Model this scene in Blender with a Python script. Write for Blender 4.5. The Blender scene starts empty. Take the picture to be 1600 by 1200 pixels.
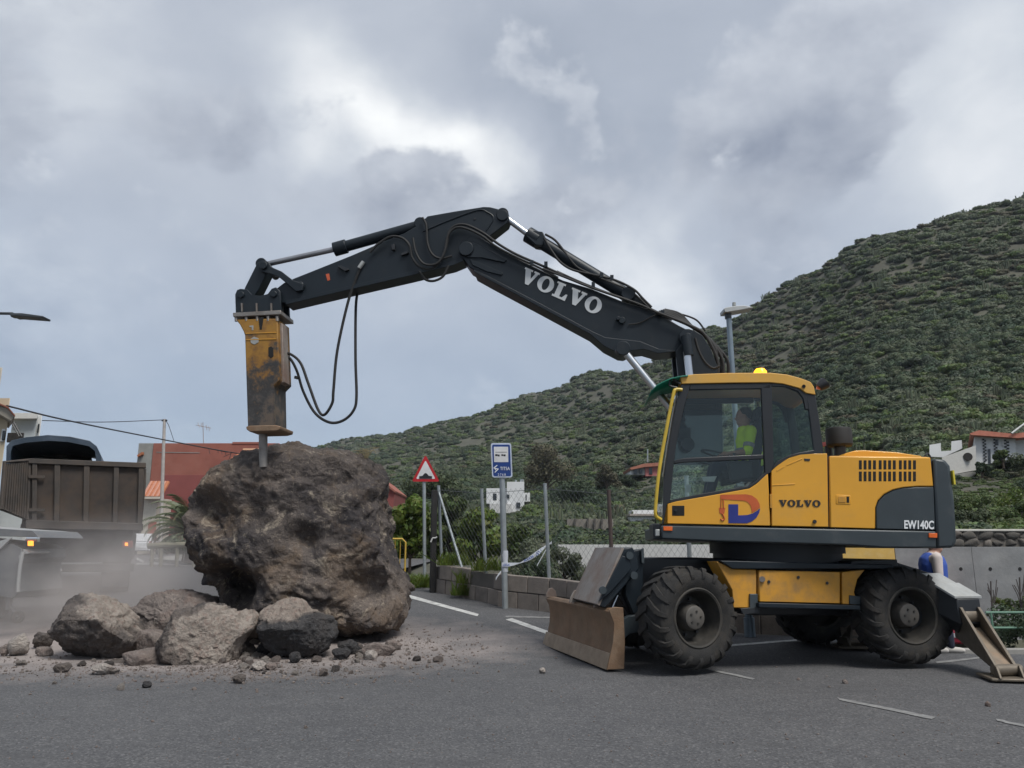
import bpy, bmesh, math, random
import numpy as np
from mathutils import Vector, Matrix, noise
from mathutils.geometry import tessellate_polygon

# ------------------------------------------------------------------ camera, sky, sun, exposure
SC = bpy.context.scene
FPX, CAMH = 1202.0, 1.4                      # focal length in photo pixels, camera height (m)
PITCH = math.atan(255.0 / FPX)
CT, ST = math.cos(PITCH), math.sin(PITCH)
cd = bpy.data.cameras.new('camera')
cam = bpy.data.objects.new('camera', cd)
SC.collection.objects.link(cam)
cd.sensor_width = 36.0
cd.lens = 36.0 * FPX / 1600.0
cd.clip_start, cd.clip_end = 0.05, 5000
cam.location = (0, 0, CAMH)
cam.rotation_euler = (math.pi / 2 + PITCH, 0, 0)
SC.camera = cam
SC.view_settings.view_transform = 'Standard'
SC.view_settings.look = 'None'
SC.view_settings.gamma = 1.0
SC.view_settings.exposure = 1.18
SC.cycles.use_denoising = True
SC.cycles.max_bounces = 8
SC.cycles.transparent_max_bounces = 24
SC.cycles.volume_bounces = 1
SC.cycles.volume_step_rate = 2.0

SUN_EL, SUN_AZ = math.radians(58), math.radians(140)      # azimuth clockwise from +Y (view direction)
sl = bpy.data.lights.new('sun', 'SUN')
sl.energy = 1.5
sl.angle = math.radians(22)
sl.color = (1.0, 0.97, 0.92)
sun = bpy.data.objects.new('sun', sl)
SC.collection.objects.link(sun)
sdir = Vector((math.sin(SUN_AZ) * math.cos(SUN_EL), math.cos(SUN_AZ) * math.cos(SUN_EL), math.sin(SUN_EL)))
sun.rotation_euler = sdir.to_track_quat('Z', 'Y').to_euler()
sun.location = (0, 0, 60)

def ray(px, py):
    v = (600.0 - py) / FPX
    return Vector(((px - 800.0) / FPX, CT - v * ST, v * CT + ST))

W = bpy.data.worlds.new('World'); SC.world = W; W.use_nodes = True
def build_world():
    nt = W.node_tree; N = nt.nodes; L = nt.links; N.clear()
    def nd(t, **k):
        n = N.new(t)
        for a, b in k.items(): setattr(n, a, b)
        return n
    def mth(op, a, b=None, c=None, clamp=False):
        n = nd('ShaderNodeMath', operation=op, use_clamp=clamp)
        for i, s in enumerate((a, b, c)):
            if s is None: continue
            if isinstance(s, (int, float)): n.inputs[i].default_value = s
            else: L.new(s, n.inputs[i])
        return n.outputs[0]
    def mix(fac, a, b, bt='MIX'):
        n = nd('ShaderNodeMix', data_type='RGBA', blend_type=bt)
        for i, s in ((0, fac), (6, a), (7, b)):
            if isinstance(s, (int, float)): n.inputs[i].default_value = s
            elif isinstance(s, tuple): n.inputs[i].default_value = (*s, 1)
            else: L.new(s, n.inputs[i])
        return n.outputs[2]
    tc = nd('ShaderNodeTexCoord')
    sep = nd('ShaderNodeSeparateXYZ'); L.new(tc.outputs['Generated'], sep.inputs[0])
    z = sep.outputs[2]
    mp = nd('ShaderNodeMapping'); L.new(tc.outputs['Generated'], mp.inputs[0])
    mp.inputs['Scale'].default_value = (1, 1, 1.55)
    mp.inputs['Location'].default_value = (3.7, 1.2, 0.35)
    def noi(scale, det, rough, dist=0.0, vec=mp.outputs[0]):
        n = nd('ShaderNodeTexNoise'); L.new(vec, n.inputs['Vector'])
        n.inputs['Scale'].default_value = scale; n.inputs['Detail'].default_value = det
        n.inputs['Roughness'].default_value = rough; n.inputs['Distortion'].default_value = dist
        return n.outputs['Fac']
    big = noi(1.5, 4, .5, .2)
    mid = noi(4.0, 9, .55, .3)
    nrm = nd('ShaderNodeVectorMath', operation='NORMALIZE')
    # warp the direction a little so that the masses keep ragged edges
    nz = nd('ShaderNodeTexNoise'); L.new(tc.outputs['Generated'], nz.inputs['Vector']); nz.inputs['Scale'].default_value = 6; nz.inputs['Detail'].default_value = 8
    sb = nd('ShaderNodeVectorMath', operation='SUBTRACT'); L.new(nz.outputs['Color'], sb.inputs[0]); sb.inputs[1].default_value = (.5, .5, .5)
    scv = nd('ShaderNodeVectorMath', operation='SCALE'); L.new(sb.outputs[0], scv.inputs[0]); scv.inputs['Scale'].default_value = .22
    ad = nd('ShaderNodeVectorMath', operation='ADD'); L.new(tc.outputs['Generated'], ad.inputs[0]); L.new(scv.outputs[0], ad.inputs[1])
    L.new(ad.outputs[0], nrm.inputs[0])
    def blob(px, py, wid, amp):
        d = ray(px, py).normalized()
        dp = nd('ShaderNodeVectorMath', operation='DOT_PRODUCT'); L.new(nrm.outputs[0], dp.inputs[0]); dp.inputs[1].default_value = d
        ang = mth('SUBTRACT', 1.0, dp.outputs['Value'])
        return mth('MULTIPLY', mth('EXPONENT', mth('MULTIPLY', ang, -1.0 / (wid * wid))), amp)
    # high sheet of cloud with thin bright places
    sh = mth('ADD', mth('ADD', .5, mth('MULTIPLY', mth('SUBTRACT', big, .5), .5)), mth('MULTIPLY', mth('SUBTRACT', mid, .5), .4))
    for b in ((470, 120, .06, .14), (560, 160, .05, .18), (660, 205, .05, .2), (760, 250, .05, .26), (1590, 170, .10, .22), (1040, 455, .06, .24), (940, 440, .05, .18), (90, 100, .08, .15), (1350, 60, .1, .04), (900, 90, .1, -.08), (1150, 200, .12, -.03)):
        sh = mth('ADD', sh, blob(*b))
    rp = nd('ShaderNodeValToRGB'); L.new(sh, rp.inputs[0])
    e = rp.color_ramp.elements
    e[0].position = .25; e[0].color = (.20, .226, .268, 1)
    e[1].position = .86; e[1].color = (.68, .685, .67, 1)
    for p, c in ((.42, (.265, .29, .332)), (.55, (.325, .348, .386)), (.66, (.41, .43, .455)), (.76, (.52, .53, .54))):
        q = e.new(p); q.color = (*c, 1)
    # nearer heaps: grey bodies with ragged, slightly lit upper edges
    def heap(sc_, loc, th, lo, hi_, blobs):
        m3 = nd('ShaderNodeMapping'); L.new(tc.outputs['Generated'], m3.inputs[0]); m3.inputs['Scale'].default_value = (1, 1, 1.35); m3.inputs['Location'].default_value = loc
        o3 = nd('ShaderNodeVectorMath', operation='ADD'); L.new(m3.outputs[0], o3.inputs[0]); o3.inputs[1].default_value = (0, 0, .05)
        d1 = noi(sc_, 11, .56, .15, m3.outputs[0]); d2 = noi(sc_, 11, .56, .15, o3.outputs[0])
        dd = d1
        for b in blobs: dd = mth('ADD', dd, blob(*b))
        mk = nd('ShaderNodeMapRange', interpolation_type='SMOOTHSTEP'); L.new(dd, mk.inputs[0]); mk.inputs[1].default_value = th; mk.inputs[2].default_value = th + .075
        lt = nd('ShaderNodeMapRange'); L.new(mth('ADD', mth('SUBTRACT', d1, d2), mth('MULTIPLY', mth('SUBTRACT', .62, dd), .35)), lt.inputs[0]); lt.inputs[1].default_value = -.12; lt.inputs[2].default_value = .16
        return mk.outputs[0], mix(lt.outputs[0], lo, hi_)
    ma, ca = heap(2.7, (1.3, 4.4, .7), .525, (.162, .181, .222), (.41, .43, .46), ((650, 285, .05, .16), (80, 210, .08, .13), (900, 330, .10, .10), (1290, 330, .1, .05), (420, 290, .07, .06), (200, 470, .1, .05), (560, 140, .06, -.14), (740, 235, .045, -.14), (1590, 170, .1, -.2), (1020, 460, .07, -.16), (90, 90, .08, -.12)))
    mb_, cb_ = heap(5.2, (4.1, .4, 2.7), .61, (.23, .252, .295), (.43, .45, .475), ((1120, 270, .06, .06), (300, 400, .1, .05), (700, 590, .05, .08), (800, 560, .06, .06)))
    cl_ = mix(mth('MULTIPLY', ma, .9), rp.outputs[0], ca); cl_ = mix(mth('MULTIPLY', mb_, .75), cl_, cb_)
    # low sky: bluer, flatter
    low = nd('ShaderNodeMapRange'); L.new(z, low.inputs[0]); low.inputs[1].default_value = .0; low.inputs[2].default_value = .42
    low.inputs[3].default_value = .86; low.inputs[4].default_value = 0.0
    lowc = mix(noi(5, 4, .5), (.115, .165, .25), (.20, .255, .335))
    cloud = mix(low.outputs[0], cl_, lowc)
    sky = nd('ShaderNodeTexSky', sky_type='NISHITA', sun_disc=False)
    sky.sun_elevation = SUN_EL; sky.sun_rotation = SUN_AZ
    sc10 = mix(1.0, cloud, (6.1, 6.1, 6.1), 'MULTIPLY')
    fin = mix(.93, sky.outputs[0], sc10)
    bg = nd('ShaderNodeBackground'); L.new(fin, bg.inputs[0]); bg.inputs[1].default_value = .12
    out = nd('ShaderNodeOutputWorld'); L.new(bg.outputs[0], out.inputs[0])
build_world()
W.cycles.sampling_method = 'MANUAL'; W.cycles.sample_map_resolution = 512

# ------------------------------------------------------------------ pixel -> place helpers
CAMP = Vector((0, 0, CAMH))
def PY(px, py, Y): d = ray(px, py); return CAMP + d * (Y / d.y)
def PZ(px, py, z): d = ray(px, py); return CAMP + d * ((z - CAMH) / d.z)
def PP(px, py, o, n): d = ray(px, py); return CAMP + d * ((o - CAMP).dot(n) / d.dot(n))
def sst(a, b, x):
    t = min(1, max(0, (x - a) / (b - a))); return t * t * (3 - 2 * t)
def road_z(X, Y):
    up = .061 * max(0, min(Y, 20) - 11) + .009 * max(0, Y - 20)
    dn = -.13 * max(0, min(Y, 24) - 10.8)
    s = sst(4.7, 6.8, X)
    return up * (1 - s) + dn * s
def G(px, py, dz=0):
    d = ray(px, py); t = 1.0
    for i in range(4000):
        p = CAMP + d * t
        if p.z <= road_z(p.x, p.y) + dz: break
        t += .02
    p = CAMP + d * t; p.z = road_z(p.x, p.y) + dz
    return p
def pxof(p):
    q = Vector(p) - CAMP
    zc = q.y * CT + q.z * ST; yc = -q.y * ST + q.z * CT
    return 800 + FPX * q.x / zc, 600 - FPX * yc / zc

# ------------------------------------------------------------------ mesh collecting
class MB:
    def __init__(s): s.v = []; s.f = []
    def add(s, vs, fs):
        b = len(s.v); s.v += [Vector(v) for v in vs]; s.f += [tuple(i + b for i in f) for f in fs]; return s
    def box(s, c, sz, rz=0, M=None):
        hx, hy, hz = sz[0] / 2, sz[1] / 2, sz[2] / 2
        R = M if M is not None else Matrix.Rotation(rz, 3, 'Z')
        vs = [Vector(c) + R @ Vector((x, y, z)) for x in (-hx, hx) for y in (-hy, hy) for z in (-hz, hz)]
        return s.add(vs, [(0, 1, 3, 2), (4, 6, 7, 5), (0, 4, 5, 1), (2, 3, 7, 6), (0, 2, 6, 4), (1, 5, 7, 3)])
    def bar(s, a, b, w, h, up=(0, 0, 1)):
        a = Vector(a); b = Vector(b); d = (b - a).normalized(); u = Vector(up)
        x = d.cross(u).normalized(); y = x.cross(d).normalized()
        vs = [p + x * sx * w / 2 + y * sy * h / 2 for p in (a, b) for sx in (-1, 1) for sy in (-1, 1)]
        return s.add(vs, [(0, 1, 3, 2), (4, 6, 7, 5), (0, 4, 5, 1), (2, 3, 7, 6), (0, 2, 6, 4), (1, 5, 7, 3)])
    def prism(s, pts, ext):
        """closed outline of 3D points, pushed along ext"""
        pts = [Vector(p) for p in pts]; n = len(pts); ext = Vector(ext)
        tri = tessellate_polygon([pts])
        vs = pts + [p + ext for p in pts]
        fs = [tuple(t) for t in tri] + [tuple(i + n for i in reversed(t)) for t in tri]
        fs += [(i, (i + 1) % n, (i + 1) % n + n, i + n) for i in range(n)]
        return s.add(vs, fs)
    def cyl(s, a, b, r0, r1=None, n=16, caps=True):
        a = Vector(a); b = Vector(b); r1 = r0 if r1 is None else r1
        d = (b - a).normalized(); u = Vector((0, 0, 1)) if abs(d.z) < .9 else Vector((1, 0, 0))
        x = d.cross(u).normalized(); y = x.cross(d)
        vs = []
        for p, r in ((a, r0), (b, r1)):
            vs += [p + (x * math.cos(t) + y * math.sin(t)) * r for t in (2 * math.pi * i / n for i in range(n))]
        fs = [(i, (i + 1) % n, (i + 1) % n + n, i + n) for i in range(n)]
        if caps: fs += [tuple(range(n)), tuple(range(2 * n - 1, n - 1, -1))]
        return s.add(vs, fs)
    def tube(s, pts, r, n=8, smooth=6):
        pts = [Vector(p) for p in pts]
        if smooth and len(pts) > 2:
            q = [pts[0] * 2 - pts[1]] + pts + [pts[-1] * 2 - pts[-2]]; o = []
            for i in range(1, len(q) - 2):
                for k in range(smooth):
                    t = k / smooth; a, b, c, d = q[i - 1:i + 3]
                    o.append(.5 * ((2 * b) + (c - a) * t + (2 * a - 5 * b + 4 * c - d) * t * t + (3 * b - a - 3 * c + d) * t ** 3))
            pts = o + [pts[-1]]
        m = len(pts); vs = []; x = None
        for i, p in enumerate(pts):
            d = (pts[min(i + 1, m - 1)] - pts[max(i - 1, 0)]).normalized()
            if x is None:
                u = Vector((0, 0, 1)) if abs(d.z) < .9 else Vector((1, 0, 0)); x = d.cross(u).normalized()
            x = (x - d * x.dot(d)).normalized(); y = d.cross(x)
            rr = r(i / (m - 1)) if callable(r) else r
            vs += [p + (x * math.cos(t) + y * math.sin(t)) * rr for t in (2 * math.pi * k / n for k in range(n))]
        fs = [(i * n + k, i * n + (k + 1) % n, (i + 1) * n + (k + 1) % n, (i + 1) * n + k) for i in range(m - 1) for k in range(n)]
        fs += [tuple(range(n - 1, -1, -1)), tuple((m - 1) * n + k for k in range(n))]
        return s.add(vs, fs)
    def lathe(s, o, ax, prof, n=32):
        """prof: (distance along axis, radius); closed by caps only if radius 0"""
        o = Vector(o); ax = Vector(ax).normalized(); u = Vector((0, 0, 1)) if abs(ax.z) < .9 else Vector((1, 0, 0))
        x = ax.cross(u).normalized(); y = x.cross(ax); vs = []; m = len(prof)
        for a, r in prof:
            vs += [o + ax * a + (x * math.cos(t) + y * math.sin(t)) * max(r, 1e-4) for t in (2 * math.pi * k / n for k in range(n))]
        fs = [(i * n + k, i * n + (k + 1) % n, (i + 1) * n + (k + 1) % n, (i + 1) * n + k) for i in range(m - 1) for k in range(n)]
        return s.add(vs, fs)
    def quad(s, a, b, c, d): return s.add([a, b, c, d], [(0, 1, 2, 3)])

ORG = {}
def _org(o): return ORG.get(o.name, Vector((0, 0, 0))) if o else Vector((0, 0, 0))
def fin_mesh(me, smooth):
    bm = bmesh.new(); bm.from_mesh(me)
    bmesh.ops.recalc_face_normals(bm, faces=bm.faces); bm.to_mesh(me); bm.free()
    if smooth:
        me.polygons.foreach_set('use_smooth', [True] * len(me.polygons))
        me.set_sharp_from_angle(angle=math.radians(smooth))
def obj(name, mb, mat, parent=None, bevel=0, smooth=35, origin=None):
    """ONE mesh object from world-space shapes; origin: world point used as its own origin"""
    po = _org(parent)
    og = Vector(origin) if origin is not None else po
    me = bpy.data.meshes.new(name)
    me.from_pydata([tuple(v - og) for v in mb.v], [], mb.f); me.update()
    fin_mesh(me, smooth)
    o = bpy.data.objects.new(name, me); SC.collection.objects.link(o)
    if parent: o.parent = parent
    o.location = og - po
    ORG[o.name] = og
    if mat: me.materials.append(mat)
    if bevel:
        b = o.modifiers.new('bevel', 'BEVEL'); b.width = bevel; b.segments = 2; b.limit_method = 'ANGLE'; b.angle_limit = math.radians(40)
        b.harden_normals = False
    return o
def npobj(name, V, F, mat, parent=None, origin=None, smooth=True):
    po = _org(parent); og = Vector(origin) if origin is not None else po
    V = np.asarray(V, dtype=np.float32) - np.array(og, dtype=np.float32); F = np.asarray(F, dtype=np.int32)
    me = bpy.data.meshes.new(name); k = F.shape[1]
    me.vertices.add(len(V)); me.vertices.foreach_set('co', V.ravel())
    me.loops.add(F.size); me.loops.foreach_set('vertex_index', F.ravel())
    me.polygons.add(len(F)); me.polygons.foreach_set('loop_start', np.arange(0, F.size, k, dtype=np.int32))
    me.polygons.foreach_set('loop_total', np.full(len(F), k, dtype=np.int32))
    me.update(calc_edges=True)
    if smooth: me.polygons.foreach_set('use_smooth', [True] * len(F))
    o = bpy.data.objects.new(name, me); SC.collection.objects.link(o)
    if parent: o.parent = parent
    o.location = og - po; ORG[o.name] = og
    if mat: me.materials.append(mat)
    return o
def tag(o, label=None, cat=None, group=None, kind=None):
    if label: o['label'] = label
    if cat: o['category'] = cat
    if group: o['group'] = group
    if kind: o['kind'] = kind
    return o
def thing(name, label, cat, loc, group=None):
    o = bpy.data.objects.new(name, None); SC.collection.objects.link(o); o.location = loc
    o.empty_display_size = .3; ORG[o.name] = Vector(loc)
    return tag(o, label, cat, group)
def copy_tree(o, parent=None):
    c = o.copy(); SC.collection.objects.link(c); c.parent = parent; ORG[c.name] = _org(o)
    for ch in list(o.children): copy_tree(ch, c)
    return c

# ------------------------------------------------------------------ materials
MATS = {}
def M(name, col, rough=.6, metal=0.0, var=.18, vs=5.0, bump=0.0, bs=60.0, dirt=None, da=0.0, ds=3.0, coat=0.0, island=0.0, trans=0.0, spec=.5):
    if name in MATS: return MATS[name]
    m = bpy.data.materials.new(name); m.use_nodes = True; MATS[name] = m
    nt = m.node_tree; N = nt.nodes; L = nt.links
    p = N['Principled BSDF']
    p.inputs['Roughness'].default_value = rough; p.inputs['Metallic'].default_value = metal
    p.inputs['Coat Weight'].default_value = coat; p.inputs['Specular IOR Level'].default_value = spec
    tc = N.new('ShaderNodeTexCoord')
    def noi(sc, det=6, ro=.6):
        n = N.new('ShaderNodeTexNoise'); L.new(tc.outputs['Object'], n.inputs['Vector'])
        n.inputs['Scale'].default_value = sc; n.inputs['Detail'].default_value = det; n.inputs['Roughness'].default_value = ro
        return n.outputs['Fac']
    def mix(fac, a, b, bt='MIX'):
        n = N.new('ShaderNodeMix'); n.data_type = 'RGBA'; n.blend_type = bt
        for i, s in ((0, fac), (6, a), (7, b)):
            if isinstance(s, (int, float)): n.inputs[i].default_value = s
            elif isinstance(s, tuple): n.inputs[i].default_value = (*s, 1)
            else: L.new(s, n.inputs[i])
        return n.outputs[2]
    def rng(x, a, b, c, d):
        n = N.new('ShaderNodeMapRange'); L.new(x, n.inputs[0])
        for i, s in enumerate((a, b, c, d)): n.inputs[i + 1].default_value = s
        return n.outputs[0]
    cur = tuple(col)
    if var:
        f = rng(noi(vs), .25, .75, 1 - var, 1 + var)
        cc = N.new('ShaderNodeCombineColor')
        for i in range(3): L.new(f, cc.inputs[i])
        cur = mix(1.0, cur, cc.outputs[0], 'MULTIPLY')
    if island:
        g = N.new('ShaderNodeNewGeometry'); oi = N.new('ShaderNodeObjectInfo')
        ad = N.new('ShaderNodeMath'); ad.operation = 'MULTIPLY_ADD'
        L.new(oi.outputs['Random'], ad.inputs[0]); ad.inputs[1].default_value = .6; 
        md = N.new('ShaderNodeMath'); md.operation = 'MULTIPLY'; L.new(g.outputs['Random Per Island'], md.inputs[0]); md.inputs[1].default_value = .4
        L.new(md.outputs[0], ad.inputs[2])
        f = rng(ad.outputs[0], 0, 1, 1 - island, 1 + island)
        hs = N.new('ShaderNodeHueSaturation'); 
        L.new(f, hs.inputs['Value']); L.new(rng(g.outputs['Random Per Island'], 0, 1, .47, .53), hs.inputs['Hue'])
        if isinstance(cur, tuple): hs.inputs['Color'].default_value = (*cur, 1)
        else: L.new(cur, hs.inputs['Color'])
        cur = hs.outputs[0]
    if dirt:
        f = rng(noi(ds, 9, .7), .58 - da * .3, .72, 0, min(1, da * 1.3 + .1))
        cur = mix(f, cur, tuple(dirt))
        rr = rng(f, 0, 1, rough, min(1, rough + .3)); L.new(rr, p.inputs['Roughness'])
    if isinstance(cur, tuple): p.inputs['Base Color'].default_value = (*cur, 1)
    else: L.new(cur, p.inputs['Base Color'])
    if bump:
        b = N.new('ShaderNodeBump'); b.inputs['Strength'].default_value = min(1, bump); b.inputs['Distance'].default_value = .02
        L.new(noi(bs, 8, .65), b.inputs['Height']); L.new(b.outputs[0], p.inputs['Normal'])
    if trans:
        t = N.new('ShaderNodeBsdfTranslucent'); ms = N.new('ShaderNodeMixShader'); ms.inputs[0].default_value = trans
        if isinstance(cur, tuple): t.inputs[0].default_value = (*cur, 1)
        else: L.new(cur, t.inputs[0])
        L.new(p.outputs[0], ms.inputs[1]); L.new(t.outputs[0], ms.inputs[2]); L.new(ms.outputs[0], N['Material Output'].inputs[0])
    return m
def emis(name, col, s):
    m = M(name, col, .3); p = m.node_tree.nodes['Principled BSDF']
    p.inputs['Emission Color'].default_value = (*col, 1); p.inputs['Emission Strength'].default_value = s; return m
def glass(name, tint, refl=1.0):
    m = bpy.data.materials.new(name); m.use_nodes = True; nt = m.node_tree; N = nt.nodes; L = nt.links
    N.remove(N['Principled BSDF'])
    t = N.new('ShaderNodeBsdfTransparent'); t.inputs[0].default_value = (*tint, 1)
    g = N.new('ShaderNodeBsdfGlossy'); g.inputs['Roughness'].default_value = .03; g.inputs[0].default_value = (.9, .95, .95, 1)
    f = N.new('ShaderNodeFresnel'); f.inputs[0].default_value = 1.45
    mu = N.new('ShaderNodeMath'); mu.operation = 'MULTIPLY'; L.new(f.outputs[0], mu.inputs[0]); mu.inputs[1].default_value = refl
    x = N.new('ShaderNodeMixShader'); L.new(mu.outputs[0], x.inputs[0]); L.new(t.outputs[0], x.inputs[1]); L.new(g.outputs[0], x.inputs[2])
    L.new(x.outputs[0], N['Material Output'].inputs[0]); MATS[name] = m; return m

DUST = (.30, .25, .20)
yel = M('yellow_paint', (.66, .32, .025), .38, 0, .06, 2, dirt=(.42, .26, .08), da=.18, ds=2.2, coat=.15)
ydk = M('yellow_paint_worn', (.52, .25, .025), .5, 0, .14, 3, dirt=(.17, .12, .07), da=.38, ds=4)
blk = M('dark_blue_paint', (.008, .0135, .019), .45, 0, .2, 2, dirt=(.035, .036, .036), da=.16, ds=3, spec=.35)
gry = M('charcoal_paint', (.035, .046, .052), .45, 0, .15, 3, dirt=(.12, .11, .10), da=.14, ds=3)
frm = M('cab_frame_black', (.016, .018, .021), .45, 0, .15, 5)
rub = M('black_rubber', (.014, .014, .014), .7, 0, .25, 8)
tyr = M('tyre_rubber', (.015, .0145, .014), .85, 0, .3, 9, bump=.4, bs=90, dirt=(.06, .051, .04), da=.42, ds=6)
rimm = M('rim_dirty', (.032, .03, .026), .7, .2, .25, 9, dirt=(.085, .073, .06), da=.45, ds=7)
chrome = M('chrome', (.62, .64, .66), .28, 1, .05)
steel = M('bare_steel', (.25, .23, .21), .5, .7, .25, 8, bump=.2, dirt=(.16, .10, .06), da=.3)
rust = M('rusty_blade_steel', (.20, .125, .075), .6, .35, .3, 5, bump=.25, bs=40, dirt=(.27, .21, .15), da=.5, ds=4)
scrap = M('scraped_plate', (.25, .225, .20), .55, .3, .15, 3, bump=.1, bs=25, dirt=(.17, .085, .055), da=.5, ds=2.6)
palep = M('pale_worn_plate', (.36, .37, .36), .5, .25, .15, 5, dirt=(.22, .20, .17), da=.3, ds=9)
white = M('white_lettering', (.74, .76, .76), .5, 0, .05)
silver = M('silver_lettering', (.52, .54, .55), .4, 0, .05)
orange = M('orange_reflector', (.75, .14, .02), .3)
galv = M('galvanised_steel', (.33, .36, .37), .45, .5, .15, 8, dirt=(.2, .18, .15), da=.2)
# ------------------------------------------------------------------ road and terrain
def asphalt_mat():
    m = bpy.data.materials.new('asphalt'); m.use_nodes = True; nt = m.node_tree; N = nt.nodes; L = nt.links
    p = N['Principled BSDF']; p.inputs['Roughness'].default_value = .82; p.inputs['Specular IOR Level'].default_value = .35
    g = N.new('ShaderNodeNewGeometry'); pos = g.outputs['Position']
    def noi(sc, det=6, ro=.6, dist=0.0):
        n = N.new('ShaderNodeTexNoise'); L.new(pos, n.inputs['Vector']); n.inputs['Scale'].default_value = sc
        n.inputs['Detail'].default_value = det; n.inputs['Roughness'].default_value = ro; n.inputs['Distortion'].default_value = dist; return n.outputs['Fac']
    def rng(x, a, b, c, d):
        n = N.new('ShaderNodeMapRange'); L.new(x, n.inputs[0])
        for i, s in enumerate((a, b, c, d)): n.inputs[i + 1].default_value = s
        return n.outputs[0]
    def mix(fac, a, b, bt='MIX'):
        n = N.new('ShaderNodeMix'); n.data_type = 'RGBA'; n.blend_type = bt
        for i, s in ((0, fac), (6, a), (7, b)):
            if isinstance(s, (int, float)): n.inputs[i].default_value = s
            elif isinstance(s, tuple): n.inputs[i].default_value = (*s, 1)
            else: L.new(s, n.inputs[i])
        return n.outputs[2]
    def mth(op, a, b):
        n = N.new('ShaderNodeMath'); n.operation = op
        for i, s in enumerate((a, b)):
            if isinstance(s, (int, float)): n.inputs[i].default_value = s
            else: L.new(s, n.inputs[i])
        return n.outputs[0]
    c = mix(rng(noi(.35, 5), .3, .7, 0, 1), (.066, .067, .071), (.088, .088, .091))
    c = mix(rng(noi(2.3, 8, .7), .45, .75, 0, .35), c, (.12, .118, .117))
    # aggregate: pale and dark grains
    v = N.new('ShaderNodeTexVoronoi'); L.new(pos, v.inputs['Vector']); v.inputs['Scale'].default_value = 70
    vs = N.new('ShaderNodeSeparateColor'); L.new(v.outputs['Color'], vs.inputs[0])
    c = mix(rng(vs.outputs[0], .66, 1, 0, .5), c, (.21, .207, .205))
    c = mix(rng(vs.outputs[1], .62, 1, 0, .6), c, (.026, .026, .028))
    # tyre scuffs: long thin dark streaks
    mp = N.new('ShaderNodeMapping'); L.new(pos, mp.inputs[0]); mp.inputs['Scale'].default_value = (.5, 2.6, 1); mp.inputs['Rotation'].default_value = (0, 0, .35)
    sn = N.new('ShaderNodeTexNoise'); L.new(mp.outputs[0], sn.inputs['Vector']); sn.inputs['Scale'].default_value = 1.3; sn.inputs['Detail'].default_value = 5
    c = mix(rng(sn.outputs['Fac'], .56, .7, 0, .38), c, (.06, .06, .062))
    # stone dust spread round the broken rock
    sp = N.new('ShaderNodeSeparateXYZ'); L.new(pos, sp.inputs[0])
    ex = mth('MULTIPLY', mth('ADD', sp.outputs[0], 4.4), .21); ey = mth('MULTIPLY', mth('ADD', sp.outputs[1], -11.6), .36)
    rr = mth('SQRT', mth('ADD', mth('MULTIPLY', ex, ex), mth('MULTIPLY', ey, ey)), 0)
    d = mth('ADD', rr, mth('MULTIPLY', mth('SUBTRACT', noi(1.6, 8, .65), .5), .9))
    c = mix(rng(d, .55, 1.12, .85, 0), c, mix(noi(9, 6), (.235, .20, .185), (.34, .30, .28)))
    L.new(c, p.inputs['Base Color'])
    # crumbs of stone
    b = N.new('ShaderNodeBump'); b.inputs['Strength'].default_value = .55; b.inputs['Distance'].default_value = .006
    L.new(mth('ADD', noi(140, 4), mth('MULTIPLY', v.outputs['Distance'], .6)), b.inputs['Height']); L.new(b.outputs[0], p.inputs['Normal'])
    return m
ASPH = asphalt_mat()
def grid_sheet(name, xs, ys, fz, mat):
    V = [(x, y, fz(x, y)) for y in ys for x in xs]; nx = len(xs)
    F = [(j * nx + i, j * nx + i + 1, (j + 1) * nx + i + 1, (j + 1) * nx + i) for j in range(len(ys) - 1) for i in range(nx - 1)]
    return npobj(name, V, F, mat)
road = grid_sheet('road', list(np.arange(-40, 31, .5)), list(np.concatenate([np.arange(-25, 8, 3), np.arange(8, 24.6, .4)])), road_z, ASPH)
tag(road, 'grey asphalt road dusted with stone powder', kind='structure')
street = grid_sheet('street', list(np.arange(-60, -3.9, 2)), list(np.arange(24.4, 130, 2)), lambda x, y: road_z(x, y) , ASPH)
tag(street, 'asphalt street running on behind the truck', kind='structure')

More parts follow.
